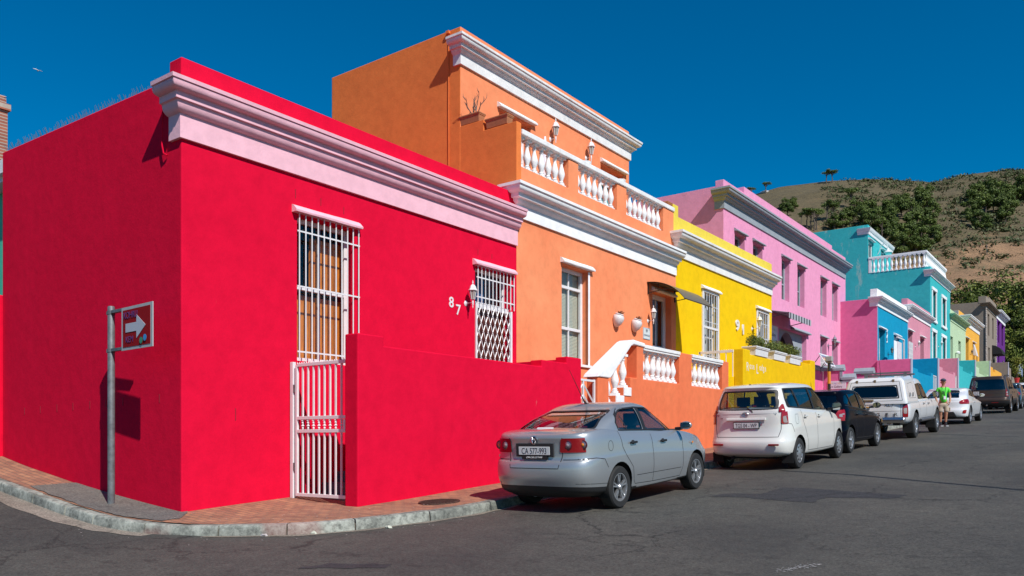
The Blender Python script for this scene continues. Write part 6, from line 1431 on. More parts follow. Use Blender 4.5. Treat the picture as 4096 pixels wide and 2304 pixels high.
# ---- white people carrier
whitep = paint('pearl_white_paint', (.70, .69, .65), .0, .3, .02)
L2 = 4.14; belt2 = [(0, 1.20), (.5, 1.21), (1.0, 1.18), (2.0, 1.12), (2.9, 1.06), (3.2, 1.02), (3.6, .93), (4.14, .70)]; d2 = lambda d: [(x, z+d) for x, z in belt2]
S_mpv = dict(l=L2, w=1.66, r=.305, ar=.36, axles=(.755, 3.41), paint=whitep, floor=.26, ww=.185, rimr=.62, rim='cap', wr=.05,
  body=[rd(xr=.2, xf=L2-.2, w=.70, z=.26, nr=8), rd(xr=.05, xf=L2-.1, w=.785, z=[(0, .33), (.5, .30), (3.4, .27), (4.14, .3)]), rd(xr=.0, xf=L2-.03, w=.822, z=[(0, .44), (.6, .42), (4.14, .40)]), rd(xr=.0, xf=L2, w=.83, z=[(0, .55), (4.14, .52)]), rd(xr=.03, xf=L2, w=.828, z=[(0, .62), (4.14, .6)]), rd(xr=.065, xf=L2-.02, w=.826, z=.72),
        rd(xr=.085, xf=L2-.06, w=.822, z=.86), rd(xr=.09, xf=L2-.12, w=.80, z=d2(-.10)), rd(xr=.10, xf=L2-.2, w=.765, z=d2(-.01)), rd(xr=.14, xf=L2-.24, w=.74, z=d2(0), ys=.96, cr=.02), rd(xr=.2, xf=L2-.3, w=.74, z=d2(0), ys=.5, cr=.03), rd(xr=.2, xf=L2-.3, w=.74, z=d2(0), ys=0, cr=.03)],
  cabs=[[rd(xr=.085, xf=3.45, w=.775, z=[(0, 1.12), (3.4, .95)], nr=12, nf=4), rd(xr=.10, xf=3.40, w=.765, z=[(0, 1.20), (2, 1.12), (3.4, 1.02)], nr=12, nf=4), rd(xr=.165, xf=2.95, w=.715, z=[(0, 1.40), (3, 1.33)], nr=11, nf=5), rd(xr=.25, xf=2.62, w=.655, z=[(.2, 1.565), (1.5, 1.585), (2.6, 1.52)], nr=10, nf=5), rd(xr=.22, xf=2.5, w=.60, z=[(.2, 1.625), (.6, 1.66), (1.5, 1.665), (2.1, 1.64), (2.5, 1.58)], nr=8, nf=5, m=4), rd(xr=.27, xf=2.4, w=.59, z=[(.2, 1.64), (.6, 1.675), (1.5, 1.685), (2.4, 1.60)], ys=.85, cr=.02, nr=8, m=4), rd(xr=.3, xf=2.3, w=.59, z=[(.2, 1.65), (.6, 1.68), (1.5, 1.69), (2.4, 1.61)], ys=.4, cr=.02, nr=8), rd(xr=.3, xf=2.3, w=.59, z=[(.2, 1.65), (.6, 1.68), (1.5, 1.69), (2.4, 1.61)], ys=0, cr=.02, nr=8)]],
  windows=[(0, [(-.54, 1.21), (-.565, 1.27), (-.51, 1.535), (.51, 1.535), (.565, 1.27), (.54, 1.21)], 'rear', 'back')]+[(0, p, 'side', s) for s in ('right', 'left') for p in ([(.42, 1.25), (.36, 1.40), (.42, 1.58), (.74, 1.585), (.92, 1.21)], [(.99, 1.205), (.82, 1.585), (1.68, 1.585), (1.80, 1.155)], [(1.87, 1.15), (1.77, 1.58), (2.25, 1.55), (2.50, 1.42), (3.0, 1.12)])]+[(0, [(-.62, 1.08), (-.5, 1.52), (.5, 1.52), (.62, 1.08)], 'rear', 'front')],
  gaps=[('b', [(-.67, 1.15), (-.66, .80), (-.62, .66), (.62, .66), (.66, .80), (.67, 1.15)], 'rear', False, .010), ('b', [(.93, 1.16), (1.02, .90), (1.15, .72), (1.25, .5), (1.28, .33), (1.88, .32), (1.86, 1.08)], 'side', False, .009), ('b', [(1.88, .32), (2.93, .31), (3.0, .45), (3.02, 1.0)], 'side', False, .009), ('b', [(.18, .92), (.38, .90), (.48, .74)], 'side', False, .009), ('b', [(.56, .95), (.56, 1.08), (.72, 1.08), (.72, .90), (.60, .89)], 'side', True, .006)],
  trim=[(0, [(.42, 1.25), (.36, 1.40), (.42, 1.585), (1.7, 1.592), (2.25, 1.56), (2.50, 1.43), (3.0, 1.12)], 'side', False, .028), (0, [(.42, 1.235), (.96, 1.20), (1.85, 1.145), (3.0, 1.11)], 'side', False, .022), (0, [(.955, 1.22), (.79, 1.58)], 'side', False, .07), (0, [(1.83, 1.16), (1.73, 1.58)], 'side', False, .075)],
  lamps=[(n_, [(0, [(s*.86, 1.13), (s*.61, 1.13), (s*.62, 1.24), (s*.68, 1.36), (s*.86, 1.36)], 'rear', pb), ('b', [(s*.87, .91), (s*.87, 1.22), (s*.66, 1.22), (s*.66, .91)], 'rear', pb), (0, [(.0, 1.13), (.0, 1.35), (.15, 1.35), (.20, 1.24), (.23, 1.13)], 'side', ps_), ('b', [(.0, .91), (.0, 1.22), (.21, 1.22), (.27, .91)], 'side', ps_)], redb, .014) for s, n_, pb, ps_ in ((-1, 'tail_light', 'lampr', 'right'), (1, 'tail_light', lambda c, n: c.y > 0 and n.x < -.15 and c.x < 1.2, 'left'))]
        +[(n_, [('b', [(s*.81, .93), (s*.81, 1.06), (s*.68, 1.06), (s*.69, .93)], 'rear', pb)], clearl, .018) for s, n_, pb, ps_ in ((-1, 'reversing_light', 'lampr', 'right'), (1, 'reversing_light', lambda c, n: c.y > 0 and n.x < -.15 and c.x < 1.2, 'left'))],
  borders=[(0, [(-.60, 1.18), (-.615, 1.32), (-.56, 1.57), (.56, 1.57), (.615, 1.32), (.60, 1.18)], 'rear', 'back')]+[(0, [(.34, 1.22), (.34, 1.40), (.42, 1.60), (1.9, 1.60), (2.28, 1.565), (2.52, 1.435), (3.05, 1.09), (1.85, 1.13)], 'side', s) for s in ('right', 'left')],
  cabin=(.3, 3.2, 1.02), seats=[(.95, (-.36, .36)), (1.9, (-.36, .36))], seatz=1.22, wheel=(2.55, .36, 1.1), dash=.06, handles=[(1.13, 1.02), (2.02, 1.0)], hm=whitep, mirror=(2.88, 1.17), mh=.19, mm=blackpl,
  plate=(0, .835, .075, .50, .108, [('TGS 04 - WP', .112, 0, .85, .70)]))
t, bt_, ct_ = car('parked_minivan', 'white people carrier with wide rear wiper parked behind the silver saloon', S_mpv)
mb = MB(); mb.prism([(.085, -.40, .985), (.04, -.40, .99), (.05, -.40, 1.035), (.085, -.40, 1.04)], (0, .80, 0)); mb.build('tailgate_bar', whitep, t, bevel=.008)
mb = MB(); mb.tube([(.10, -.13, 1.14), (.095, -.10, 1.185), (.12, .0, 1.235), (.13, .48, 1.245)], [.02, .014, .014, .008], 6); mb.build('rear_wiper', blackpl, t, smooth=True)
for s in (-1, 1): mb = MB(); mb.box(-.012, .03, s*.56-.10, s*.56+.10, .495, .53); mb.build('reflector', redl, t, bevel=.006)
mb = MB(); o = Vector((rearx(bt_, 0, 1.10)-.006, .02, 1.10)); n = 20
for a_, b_, dz in ((.068, .045, 0), (.022, .043, 0), (.045, .018, .018)): mb.tube([o+Vector((-.004, a_*math.cos(2*math.pi*k/n), dz+b_*math.sin(2*math.pi*k/n))) for k in range(n+1)], .006, 4)
mb.build('emblem', chrome, t, smooth=True)
rtext(t, 'AVANZA', .048, .60, 1.075, rearx(bt_, .6, 1.08)-.006, plain('dark_red_badge', (.20, .01, .03), .3), 1.25); rtext(t, 'SX', .034, .52, 1.02, rearx(bt_, .5, 1.03)-.006, plain('dark_red_badge', (.2, .01, .03), .3), 1.2); rtext(t, '1.5', .04, -.56, 1.10, rearx(bt_, -.56, 1.1)-.006, plain('blue_badge', (.05, .08, .2), .3), 1.4)
mb = MB(); mb.lathe([(.02, 0), (.018, .004)], (.065, -.31, .90), 12, M); mb.build('boot_lock', chrome, t)
mb = MB(); mb.box(.33, .35, -.82, -.60, .14, .34); mb.box(.33, .35, .60, .82, .14, .34); mb.box(.30, 1.0, -.5, .5, .22, .30); mb.tube([(.06, .3, .25), (.5, .3, .25)], .03, 8); mb.build('underbody', well, t)
park(t, -5.13, 16.33, .755, .014, .80)

# ---- black hatchback
blackp = paint('blue_black_paint', (.002, .0025, .006), .0, .2, .0, .07)
def hatchspec(L, W_, H_, belt, r, axles, paint_, sc=1.0, **kw):
    """a five-door hatchback whose sheet metal follows the given belt line"""
    B = belt; b = lambda d: [(x, z+d) for x, z in B]; w = W_/2
    xr0, rr = kw.get('xr0', .10), kw.get('rr', .30)
    S = dict(l=L, w=W_, r=r, ar=r+.055, axles=axles, paint=paint_, floor=.22, ww=.2, rimr=.68,
      body=[rd(xr=.2, xf=L-.2, w=w-.12, z=.21, nr=8), rd(xr=.05, xf=L-.1, w=w-.045, z=[(0, .30), (.5, .27), (L*.8, .24), (L, .26)]), rd(xr=0, xf=L-.03, w=w-.012, z=.42), rd(xr=0, xf=L, w=w, z=.55), rd(xr=.05, xf=L-.01, w=w-.002, z=.66), rd(xr=.075, xf=L-.05, w=w-.008, z=[(0, .86), (L*.7, .82), (L, .66)]),
            rd(xr=.085, xf=L-.10, w=w-.03, z=b(-.10)), rd(xr=.11, xf=L-.2, w=w-.07, z=b(-.01)), rd(xr=.16, xf=L-.26, w=w-.09, z=b(0), ys=.96, cr=.02), rd(xr=.2, xf=L-.3, w=w-.09, z=b(0), ys=.5, cr=.04), rd(xr=.2, xf=L-.3, w=w-.09, z=b(0), ys=0, cr=.04)],
      cabs=[[rd(xr=xr0, xf=L*.80, w=w-.06, z=b(-.08), nr=9, nf=4), rd(xr=xr0+.02, xf=L*.785, w=w-.07, z=b(0), nr=9, nf=4), rd(xr=xr0+.3*(rr-xr0)+.02, xf=L*.68, w=w-.12, z=(H_-belt[0][1])*.45+belt[0][1]-.03, nr=8, nf=5), rd(xr=rr, xf=L*.60, w=w-.18, z=[(rr, H_-.12), (L*.35, H_-.09), (L*.6, H_-.15)], nr=7, nf=5), rd(xr=rr+.02, xf=L*.565, w=w-.24, z=[(rr, H_-.06), (L*.35, H_-.025), (L*.57, H_-.09)], nr=6, nf=5, m=4), rd(xr=rr+.06, xf=L*.55, w=w-.25, z=[(rr, H_-.05), (L*.35, H_-.01), (L*.57, H_-.08)], ys=.8, cr=.012, nr=6, m=4), rd(xr=rr+.08, xf=L*.54, w=w-.25, z=[(rr, H_-.05), (L*.35, H_-.01), (L*.57, H_-.08)], ys=.4, cr=.012, nr=6), rd(xr=rr+.08, xf=L*.54, w=w-.25, z=[(rr, H_-.05), (L*.35, H_-.01), (L*.57, H_-.08)], ys=0, cr=.012, nr=6)]],
      cabin=(.3, L*.72, belt[0][1]-.12), seats=[(1.0, (-.36, .36)), (1.85, (-.36, .36))], seatz=belt[0][1]+.06, dash=.05, mirror=(L*.665, belt[2][1]+.05))
    S.update(kw.get('S', {})); return S
both = lambda ps: [(0, p, 'side', s) for s in ('right', 'left') for p in ps]
lampboth = lambda nm, rearp, sidep, which, m_, off=.01: [(nm, [(which, [(s*y, z) for y, z in rearp], 'rear', pb)]+([(which, sidep, 'side', ps_)] if sidep else []), m_, off) for s, pb, ps_ in ((-1, 'lampr', 'right'), (1, (lambda c, n: c.y > 0 and n.x < -.15 and c.x < 1.2), 'left'))]
S_h = hatchspec(3.95, 1.70, 1.53, [(0, 1.08), (.5, 1.09), (1.2, 1.04), (2.0, .98), (2.7, .93), (3.2, .88), (3.6, .80), (3.95, .66)], .31, (.68, 3.18), blackp, xr0=.12, rr=.42, S=dict(
  windows=[(0, [(-.66, 1.10), (-.56, 1.40), (.56, 1.40), (.66, 1.10)], 'rear', 'back')]+both([[(.50, 1.20), (.66, 1.38), (.86, 1.40), (.98, 1.12)], [(1.05, 1.10), (.93, 1.41), (1.62, 1.42), (1.72, 1.04)], [(1.79, 1.035), (1.70, 1.415), (2.1, 1.36), (2.35, 1.22), (2.75, .97)]]),
  trim=[(0, [(1.02, 1.11), (.89, 1.41)], 'side', False, .06), (0, [(1.755, 1.04), (1.66, 1.42)], 'side', False, .07), (0, [(.5, 1.15), (1.0, 1.10), (1.76, 1.03), (2.75, .955)], 'side', False, .02)],
  gaps=[('b', [(1.0, 1.0), (1.06, .8), (1.15, .6), (1.2, .34), (1.78, .32), (1.76, .96)], 'side', False, .009), ('b', [(1.78, .32), (2.75, .3), (2.78, .85)], 'side', False, .009)],
  lamps=lampboth('tail_light', [(.90, .78), (.90, 1.06), (.68, 1.04), (.62, .93), (.66, .80)], [(0, .78), (0, 1.06), (.36, 1.05), (.30, .84), (.20, .76)], 'b', redb)+lampboth('reversing_light', [(.82, .88), (.82, .95), (.70, .95), (.70, .88)], [(.08, .88), (.08, .95), (.24, .94), (.20, .88)], 'b', clearl, .014),
  handles=[(1.22, .90), (2.0, .87)], hm=blackp, spokes=5, mh=.15, wheel=(2.3, .36, 1.0)))
t, _, _ = car('parked_hatchback', 'black hatchback parked between the white people carrier and the white pickup', S_h)
mb = MB(); mb.tube([(.55, 0, 1.50), (.42, 0, 1.58), (.38, 0, 1.72)], [.012, .006, .004], 5); mb.tube([(.7, .0, 1.51), (.3, -.35, 1.2)], .003, 3); mb.build('aerial', blackpl, t); park(t, -5.22, 20.5, .68, .013, .82)

# ---- white pickup with canopy and roof bars
pickw = paint('pickup_white_paint', (.74, .75, .77), .0, .3, .0); ivory = plain('canopy_shading_tone', (.55, .50, .38), .45, var=.06)  # ivory tone, unused: shading of the white canopy rear put into a colour
L4 = 5.27; bb = [(0, 1.09), (1.5, 1.09), (2.0, 1.10), (3.6, 1.10), (4.1, 1.08), (4.8, 1.0), (5.27, .80)]; b4 = lambda d: [(x, z+d) for x, z in bb]
S_p = dict(l=L4, w=1.86, r=.385, ar=.46, axles=(1.23, 4.45), paint=pickw, floor=.42, ww=.25, rimr=.60, spokes=6, wr=.07,
  body=[rd(xr=.3, xf=L4-.3, w=.78, z=.44, nr=14), rd(xr=.13, xf=L4-.1, w=.86, z=.50, nr=16, m=4), rd(xr=.10, xf=L4-.03, w=.91, z=.62, nr=20, m=5), rd(xr=.09, xf=L4, w=.925, z=.78, nr=22, m=5), rd(xr=.10, xf=L4-.05, w=.92, z=.95, nr=22, m=5), rd(xr=.11, xf=L4-.15, w=.885, z=b4(-.01), nr=22, m=5, hard=1), rd(xr=.14, xf=L4-.25, w=.86, z=b4(.0), ys=.96, nr=20, m=5), rd(xr=.14, xf=L4-.3, w=.86, z=b4(0), ys=.5, cr=.03, nr=20), rd(xr=.14, xf=L4-.3, w=.86, z=b4(0), ys=0, cr=.03, nr=20)],
  cabs=[[rd(xr=1.66, xf=4.12, w=.84, z=1.02, nr=12, nf=4), rd(xr=1.68, xf=4.05, w=.83, z=1.12, nr=12, nf=4), rd(xr=1.75, xf=3.6, w=.76, z=1.42, nr=10, nf=5), rd(xr=1.84, xf=3.3, w=.69, z=[(1.8, 1.66), (2.6, 1.69), (3.3, 1.63)], nr=9, nf=5), rd(xr=1.9, xf=3.15, w=.62, z=[(1.9, 1.74), (2.6, 1.78), (3.2, 1.71)], nr=8, nf=5, m=4), rd(xr=1.95, xf=3.1, w=.61, z=[(1.9, 1.76), (2.6, 1.80), (3.2, 1.72)], ys=.7, cr=.01, nr=8), rd(xr=1.95, xf=3.1, w=.61, z=[(1.9, 1.76), (2.6, 1.80), (3.2, 1.72)], ys=0, cr=.01, nr=8)],
        [rd(xr=.09, xf=1.70, w=.90, z=1.05, nr=40, nf=40, m=12), rd(xr=.10, xf=1.70, w=.90, z=1.11, nr=40, nf=40, m=12, hard=1), rd(xr=.26, xf=1.70, w=.80, z=1.60, nr=40, nf=40, m=12), rd(xr=.30, xf=1.70, w=.765, z=1.72, nr=40, nf=40, m=12, hard=1), rd(xr=.38, xf=1.70, w=.68, z=[(.3, 1.80), (1.7, 1.86)], nr=40, nf=40, m=12, hard=1), rd(xr=.40, xf=1.69, w=.66, z=[(.3, 1.81), (1.7, 1.875)], ys=.9, nr=40, nf=40, m=12), rd(xr=.40, xf=1.69, w=.66, z=[(.3, 1.82), (1.7, 1.88)], ys=0, nr=40, nf=40)]],
  windows=[(1, [(-.66, 1.24), (-.58, 1.56), (.58, 1.56), (.66, 1.24)], 'rear', 'back')]+both([[(1.98, 1.14), (1.98, 1.60), (2.58, 1.64), (2.64, 1.14)], [(2.72, 1.14), (2.68, 1.64), (3.05, 1.58), (3.3, 1.42), (3.66, 1.14)]]),
  trim=[(0, [(2.68, 1.14), (2.63, 1.64)], 'side', False, .07), (1, [(-.68, 1.22), (-.60, 1.58), (.60, 1.58), (.68, 1.22)], 'rear', True, .03)],
  gaps=[('b', [(1.76, .5), (1.72, .8), (1.70, 1.08)], 'side', False, .010), ('b', [(2.66, .52), (2.68, 1.08)], 'side', False, .009), ('b', [(1.9, .56), (3.7, .56), (3.72, 1.07)], 'side', False, .009), ('b', [(-.73, 1.07), (-.73, .62), (.73, .62), (.73, 1.07)], 'rear', False, .012), (1, [(-.78, 1.14), (-.66, 1.70), (.66, 1.70), (.78, 1.14)], 'rear', True, .010), (1, [(.55, 1.2), (.62, 1.62), (1.25, 1.66), (1.4, 1.2)], 'side', True, .010), ('b', [(-.75, .84), (.75, .84)], 'rear', False, .008)],
  lamps=lampboth('tail_light', [(.93, .66), (.93, 1.04), (.77, 1.04), (.77, .66)], [(.0, .66), (.0, 1.04), (.24, 1.04), (.24, .66)], 'b', redl)+lampboth('reversing_light', [(.90, .76), (.90, .92), (.79, .92), (.79, .76)], [(.04, .78), (.04, .90), (.19, .90), (.19, .78)], 'b', clearl, .014),
  cabin=(1.8, 3.7, 1.05), seats=[(2.2, (-.36, .36)), (3.0, (-.36, .36))], seatz=1.3, dash=.08, handles=[(2.28, 1.0), (2.98, .99)], hm=chrome, mirror=(3.55, 1.26), mh=.2, mm=blackpl, wheel=(3.3, .38, 1.2),
  plate=(-.36, .44, .02, .36, .12, [('68', .12, -.43, .455, .8)]))
t, bt_, ct_ = car('parked_pickup', 'white double-cab pickup with a canopy and roof bars, chrome rear step', S_p, 'pickup')
mb = MB(); mb.prism([(-.05, -.86, .50), (-.07, -.86, .60), (-.02, -.86, .67), (.12, -.86, .67), (.12, -.86, .50)], (0, .62, 0)); mb.prism([(-.05, .24, .50), (-.07, .24, .60), (-.02, .24, .67), (.12, .24, .67), (.12, .24, .50)], (0, .62, 0)); mb.build('chrome_bumper', chrome, t, bevel=.03)
mb = MB(); mb.box(-.03, .14, -.26, .26, .42, .62); mb.box(.12, .5, -.7, .7, .42, .60); mb.build('bumper_step', blackpl, t)
for i, ch in enumerate('RANGER'): rtext(t, ch, .13, .60-.24*i, .70, rearx(bt_, 0, .74)-.004, blk, 1.3, 'tailgate_letter')
rtext(t, 'XLT', .10, -.42, .98, rearx(bt_, -.4, .98)-.004, plain('grey_badge', (.12, .12, .14), .3), 1.5); mb = MB(); x = rearx(bt_, .0, .9); mb.box(x-.02, x, .12, .42, .915, .985); mb.build('tailgate_handle', plain('amber_sticker', (.50, .25, .05), .4), t, bevel=.02)
mb = MB(); mb.prism([(.09, .0, 1.13), (.075, .0, 1.15), (.085, .0, 1.19), (.115, .0, 1.19)], (0, .32, 0)); mb.build('canopy_latch', plain('worn_bronze', (.20, .15, .09), .4), t)
for y in (-.5, 0, .5): mb = MB(); mb.box(.285, .32, y-.03, y+.03, 1.66, 1.76); mb.build('hinge', plain('worn_bronze', (.2, .15, .09), .4), t)
rtext(t, '4x4', .09, 0, 0, 0, blk).data.transform(Matrix(((0, -1, 0, .42), (0, 0, 1, -.928), (0, 0, 0, 0), (0, 0, 0, 1))) @ Matrix.Identity(4)) if False else None
for x in (1.55, 2.15): mb = MB(); z = 1.90 if x < 2 else 1.84; mb.tube([(x, -.70, z+.07), (x, .70, z+.07)], .028, 8); mb.box(x-.04, x+.04, -.60, -.52, z-.03, z+.06); mb.box(x-.04, x+.04, .52, .60, z-.03, z+.06); mb.build('roof_bar', plain('dark_bar', (.10, .10, .11), .35), t)
mb = MB(); mb.tube([(1.75, -.93, .50), (3.75, -.93, .50)], .045, 10); mb.tube([(1.75, .93, .50), (3.75, .93, .50)], .045, 10); mb.build('side_step', plain('dark_steel_tube', (.12, .12, .13), .3, metal=.6), t, smooth=True)
for x in (.70, 3.92):
    for s in (-1, 1): mb = MB(); mb.box(x, x+.02, min(s*.66, s*.93), max(s*.66, s*.93), .18, .52); mb.build('mud_flap', blackpl, t)
for x in (.55, .95):
    mb = MB(); mb.box(x, x+.03, -.90, -.88, 1.24, 1.36); mb.build('side_latch', blackpl, t)
mb = MB(); mb.tube([(1.0, 0, 1.86), (.95, 0, 2.0), (.8, 0, 2.45)], [.012, .006, .004], 5); mb.build('aerial', blackpl, t)
park(t, -4.93, 26.65, 1.23, .012, .91)

# ---- white coupe
S_c = hatchspec(4.22, 1.79, 1.40, [(0, .98), (.5, 1.02), (1.1, 1.02), (2.0, .95), (2.8, .90), (3.3, .85), (3.8, .76), (4.22, .62)], .34, (.78, 3.43), pickw, xr0=.15, rr=.95, S=dict(
  windows=[(0, [(.22, -.60), (.22, .60), (.86, .50), (.86, -.50)], 'top', lambda c, n: n.z > .2 and c.x < 1.0)]+both([[(1.0, 1.10), (1.30, 1.28), (1.62, 1.31), (1.78, 1.02)], [(1.86, 1.015), (1.72, 1.31), (2.1, 1.26), (2.5, 1.12), (2.88, .94)]]),
  trim=[(0, [(1.82, 1.02), (1.68, 1.31)], 'side', False, .06)], gaps=[('b', [(1.35, .95), (1.45, .6), (1.5, .34), (2.8, .32), (2.85, .86)], 'side', False, .009)],
  lamps=lampboth('tail_light', [(.92, .78), (.92, .97), (.70, .96), (.58, .87), (.62, .79)], [(0, .78), (0, .97), (.30, .97), (.42, .92), (.25, .80)], 'b', redb)+lampboth('reflector', [(.80, .42), (.83, .56), (.72, .55), (.70, .43)], None, 'b', redb),
  skirt=.30, lx=.45, handles=[(1.70, .84)], hm=pickw, ww=.22, spokes=5, rimr=.74, cabin=(.9, 2.9, .86), seats=[(1.4, (-.36, .36)), (2.0, (-.36, .36))], seatz=1.0, plate=(0, .38, .03, .46, .11, [('48', .11, -.15, .395, .8)])))
_w = S_c['windows'][0]; S_c['windows'] = S_c['windows'][1:]
AXN = _w
t_c = None
PR['deckglass'] = _w[3]
S_c['windows'] = [(0, [(-.58, 1.02), (-.48, 1.30), (.48, 1.30), (.58, 1.02)], 'rear', lambda c, n: n.x < -.1 and c.x < 1.1)]+S_c['windows']
t, bt_, ct_ = car('parked_coupe', 'white sporty coupe with dark diffuser parked in front of the pickup', S_c)
mb = MB(); mb.prism([(-.012, -.52, .30), (-.012, -.42, .50), (-.012, .42, .50), (-.012, .52, .30)], (.06, 0, 0)); mb.build('diffuser', blackpl, t, bevel=.02)
mb = MB(); mb.lathe([(.05, 0), (.05, .06)], (-.04, 0, .33), 12, Matrix.Rotation(R(90), 3, 'Y')); mb.build('exhaust_pipe', chrome, t)
mb = MB(); mb.prism([(1.1, -.015, 1.36), (1.0, -.01, 1.43), (1.03, -.01, 1.44), (1.2, -.015, 1.38)], (0, .03, 0)); mb.build('aerial', pickw, t)
park(t, -4.74, 36.05, .78, .012, .88)

# ---- brown off-roader
brown = paint('bronze_brown_paint', (.07, .048, .038), .3, .32, .15, .4)
L6 = 4.83; S_s = dict(l=L6, w=1.95, r=.385, ar=.47, axles=(1.0, 3.885), paint=brown, floor=.30, ww=.26, rimr=.68, spokes=7, wr=.05,
  body=[rd(xr=.3, xf=L6-.3, w=.82, z=.34, nr=12), rd(xr=.05, xf=L6-.1, w=.91, z=.46, nr=14, m=4), rd(xr=0, xf=L6-.02, w=.965, z=.60, nr=16, m=4), rd(xr=.0, xf=L6, w=.975, z=.72, nr=16, m=4), rd(xr=.08, xf=L6-.02, w=.965, z=.80, nr=18, m=4), rd(xr=.10, xf=L6-.06, w=.955, z=1.0, nr=18, m=4), rd(xr=.12, xf=L6-.14, w=.93, z=[(0, 1.18), (3.4, 1.16), (4.8, 1.04)], nr=18, m=4), rd(xr=.15, xf=L6-.2, w=.90, z=[(0, 1.20), (3.4, 1.18), (4.8, 1.06)], ys=.95, cr=.02, nr=18, m=4), rd(xr=.15, xf=L6-.2, w=.9, z=[(0, 1.2), (3.4, 1.18), (4.8, 1.06)], ys=.5, cr=.02, nr=18), rd(xr=.15, xf=L6-.2, w=.9, z=[(0, 1.2), (3.4, 1.18), (4.8, 1.06)], ys=0, cr=.02, nr=18)],
  cabs=[[rd(xr=.11, xf=3.75, w=.90, z=1.10, nr=18, nf=5, m=4), rd(xr=.12, xf=3.7, w=.89, z=1.2, nr=18, nf=5, m=4), rd(xr=.20, xf=3.3, w=.82, z=1.55, nr=18, nf=6, m=4), rd(xr=.26, xf=3.05, w=.77, z=[(.2, 1.77), (1.6, 1.77), (1.8, 1.75), (3, 1.72)], nr=16, nf=6, m=4), rd(xr=.28, xf=2.95, w=.72, z=[(.2, 1.85), (1.6, 1.86), (2.1, 1.82), (3, 1.78)], nr=16, nf=6, m=5), rd(xr=.32, xf=2.9, w=.70, z=[(.2, 1.87), (1.6, 1.88), (2.1, 1.83), (3, 1.79)], ys=.9, nr=14, m=5), rd(xr=.32, xf=2.9, w=.70, z=[(.2, 1.88), (1.6, 1.89), (2.1, 1.84), (3, 1.8)], ys=0, nr=14)]],
  windows=[(0, [(-.78, 1.20), (-.70, 1.72), (.70, 1.72), (.78, 1.20)], 'rear', 'back')]+both([[(.42, 1.22), (.46, 1.74), (1.15, 1.74), (1.2, 1.22)], [(1.27, 1.22), (1.24, 1.70), (2.05, 1.70), (2.1, 1.22)], [(2.18, 1.22), (2.15, 1.68), (2.7, 1.62), (3.2, 1.22)]]),
  trim=[(0, [(-.80, 1.19), (-.72, 1.74), (.72, 1.74), (.80, 1.19)], 'rear', True, .03), (0, [(1.235, 1.22), (1.2, 1.72)], 'side', False, .07), (0, [(2.14, 1.22), (2.1, 1.70)], 'side', False, .07)],
  gaps=[('b', [(-.78, 1.17), (-.78, .82), (.78, .82), (.78, 1.17)], 'rear', False, .012), ('b', [(-.76, 1.0), (-.05, 1.0), (.08, 1.14), (.76, 1.16)], 'rear', False, .012), ('b', [(1.3, 1.16), (1.45, .8), (1.5, .5), (2.15, .48), (2.14, 1.16)], 'side', False, .009), ('b', [(2.15, .48), (3.25, .47), (3.28, 1.15)], 'side', False, .009)],
  lamps=lampboth('tail_light', [(.96, .86), (.96, 1.17), (.80, 1.17), (.80, .86)], [(0, .86), (0, 1.17), (.26, 1.17), (.26, .86)], 'b', redb)+[(nm, [(0, [(s*.95, 1.15), (s*.93, 1.28), (s*.80, 1.28), (s*.80, 1.15)], 'rear', pb)], redb, .01) for nm, s, pb in (('tail_light', -1, 'lampr'), ('tail_light', 1, lambda c, n: c.y > 0 and n.x < -.15 and c.x < 1.2))]+lampboth('lamp_lens', [(.90, 1.0), (.90, 1.10), (.82, 1.10), (.82, 1.0)], None, 'b', clearl, .016)+lampboth('reversing_light', [(.92, .90), (.92, .96), (.82, .96), (.82, .90)], None, 'b', clearl, .016),
  skirt=.62, cabin=(.3, 3.3, 1.12), seats=[(.9, (-.4, .4)), (1.7, (-.42, .42)), (2.5, (-.42, .42))], seatz=1.34, dash=.08, handles=[(1.5, 1.05), (2.3, 1.04)], hm=brown, mirror=(3.05, 1.32), mh=.22, mm=blackpl,
  plate=(.48, .94, .055, .26, .19, [('CA 76', .10, .48, 1.04, .75), ('3776', .10, .48, .95, .85)]))
t, bt_, ct_ = car('parked_offroader', 'bronze-brown square off-roader parked up the street beyond the coupe', S_s)
mb = MB(); mb.box(.30, .36, -.5, .5, 1.80, 1.83); mb.build('brake_light', redl, t); mb = MB(); mb.box(-.02, .02, -.5, -.2, .54, .57); mb.build('reflector', redl, t)
for s in (-1, 1): mb = MB(); mb.tube([(.5, s*.72, 1.91), (1.6, s*.73, 1.93), (2.6, s*.70, 1.87)], .02, 6); mb.build('roof_rail', blackpl, t, smooth=True)
mb = MB(); mb.tube([(-.08, 0, .42), (.3, 0, .42)], .03, 8); mb.lathe([(.028, 0), (.035, .03), (.0, .06)], (-.07, 0, .42), 10); mb.build('tow_hitch', chrome, t)
mb = MB(); 
for x in (1.0, 3.885):
    for s in (-1, 1):
        ring = []
        for k in range(19):
            a = math.pi*(-.06+1.12*k/18); ring.append([mb.bm.verts.new((x+q_*math.cos(a), s*(.975+e), .395+q_*math.sin(a))) for q_, e in ((.47, -.02), (.47, .02), (.55, .012), (.58, -.03))])
        for a_, b_ in zip(ring, ring[1:]):
            for k in range(3): mb.bm.faces.new((a_[k], b_[k], b_[k+1], a_[k+1]))
mb.build('wheel_arch_trim', brown, t, smooth=True); park(t, -4.56, 48.4, 1.0, .012, .94)

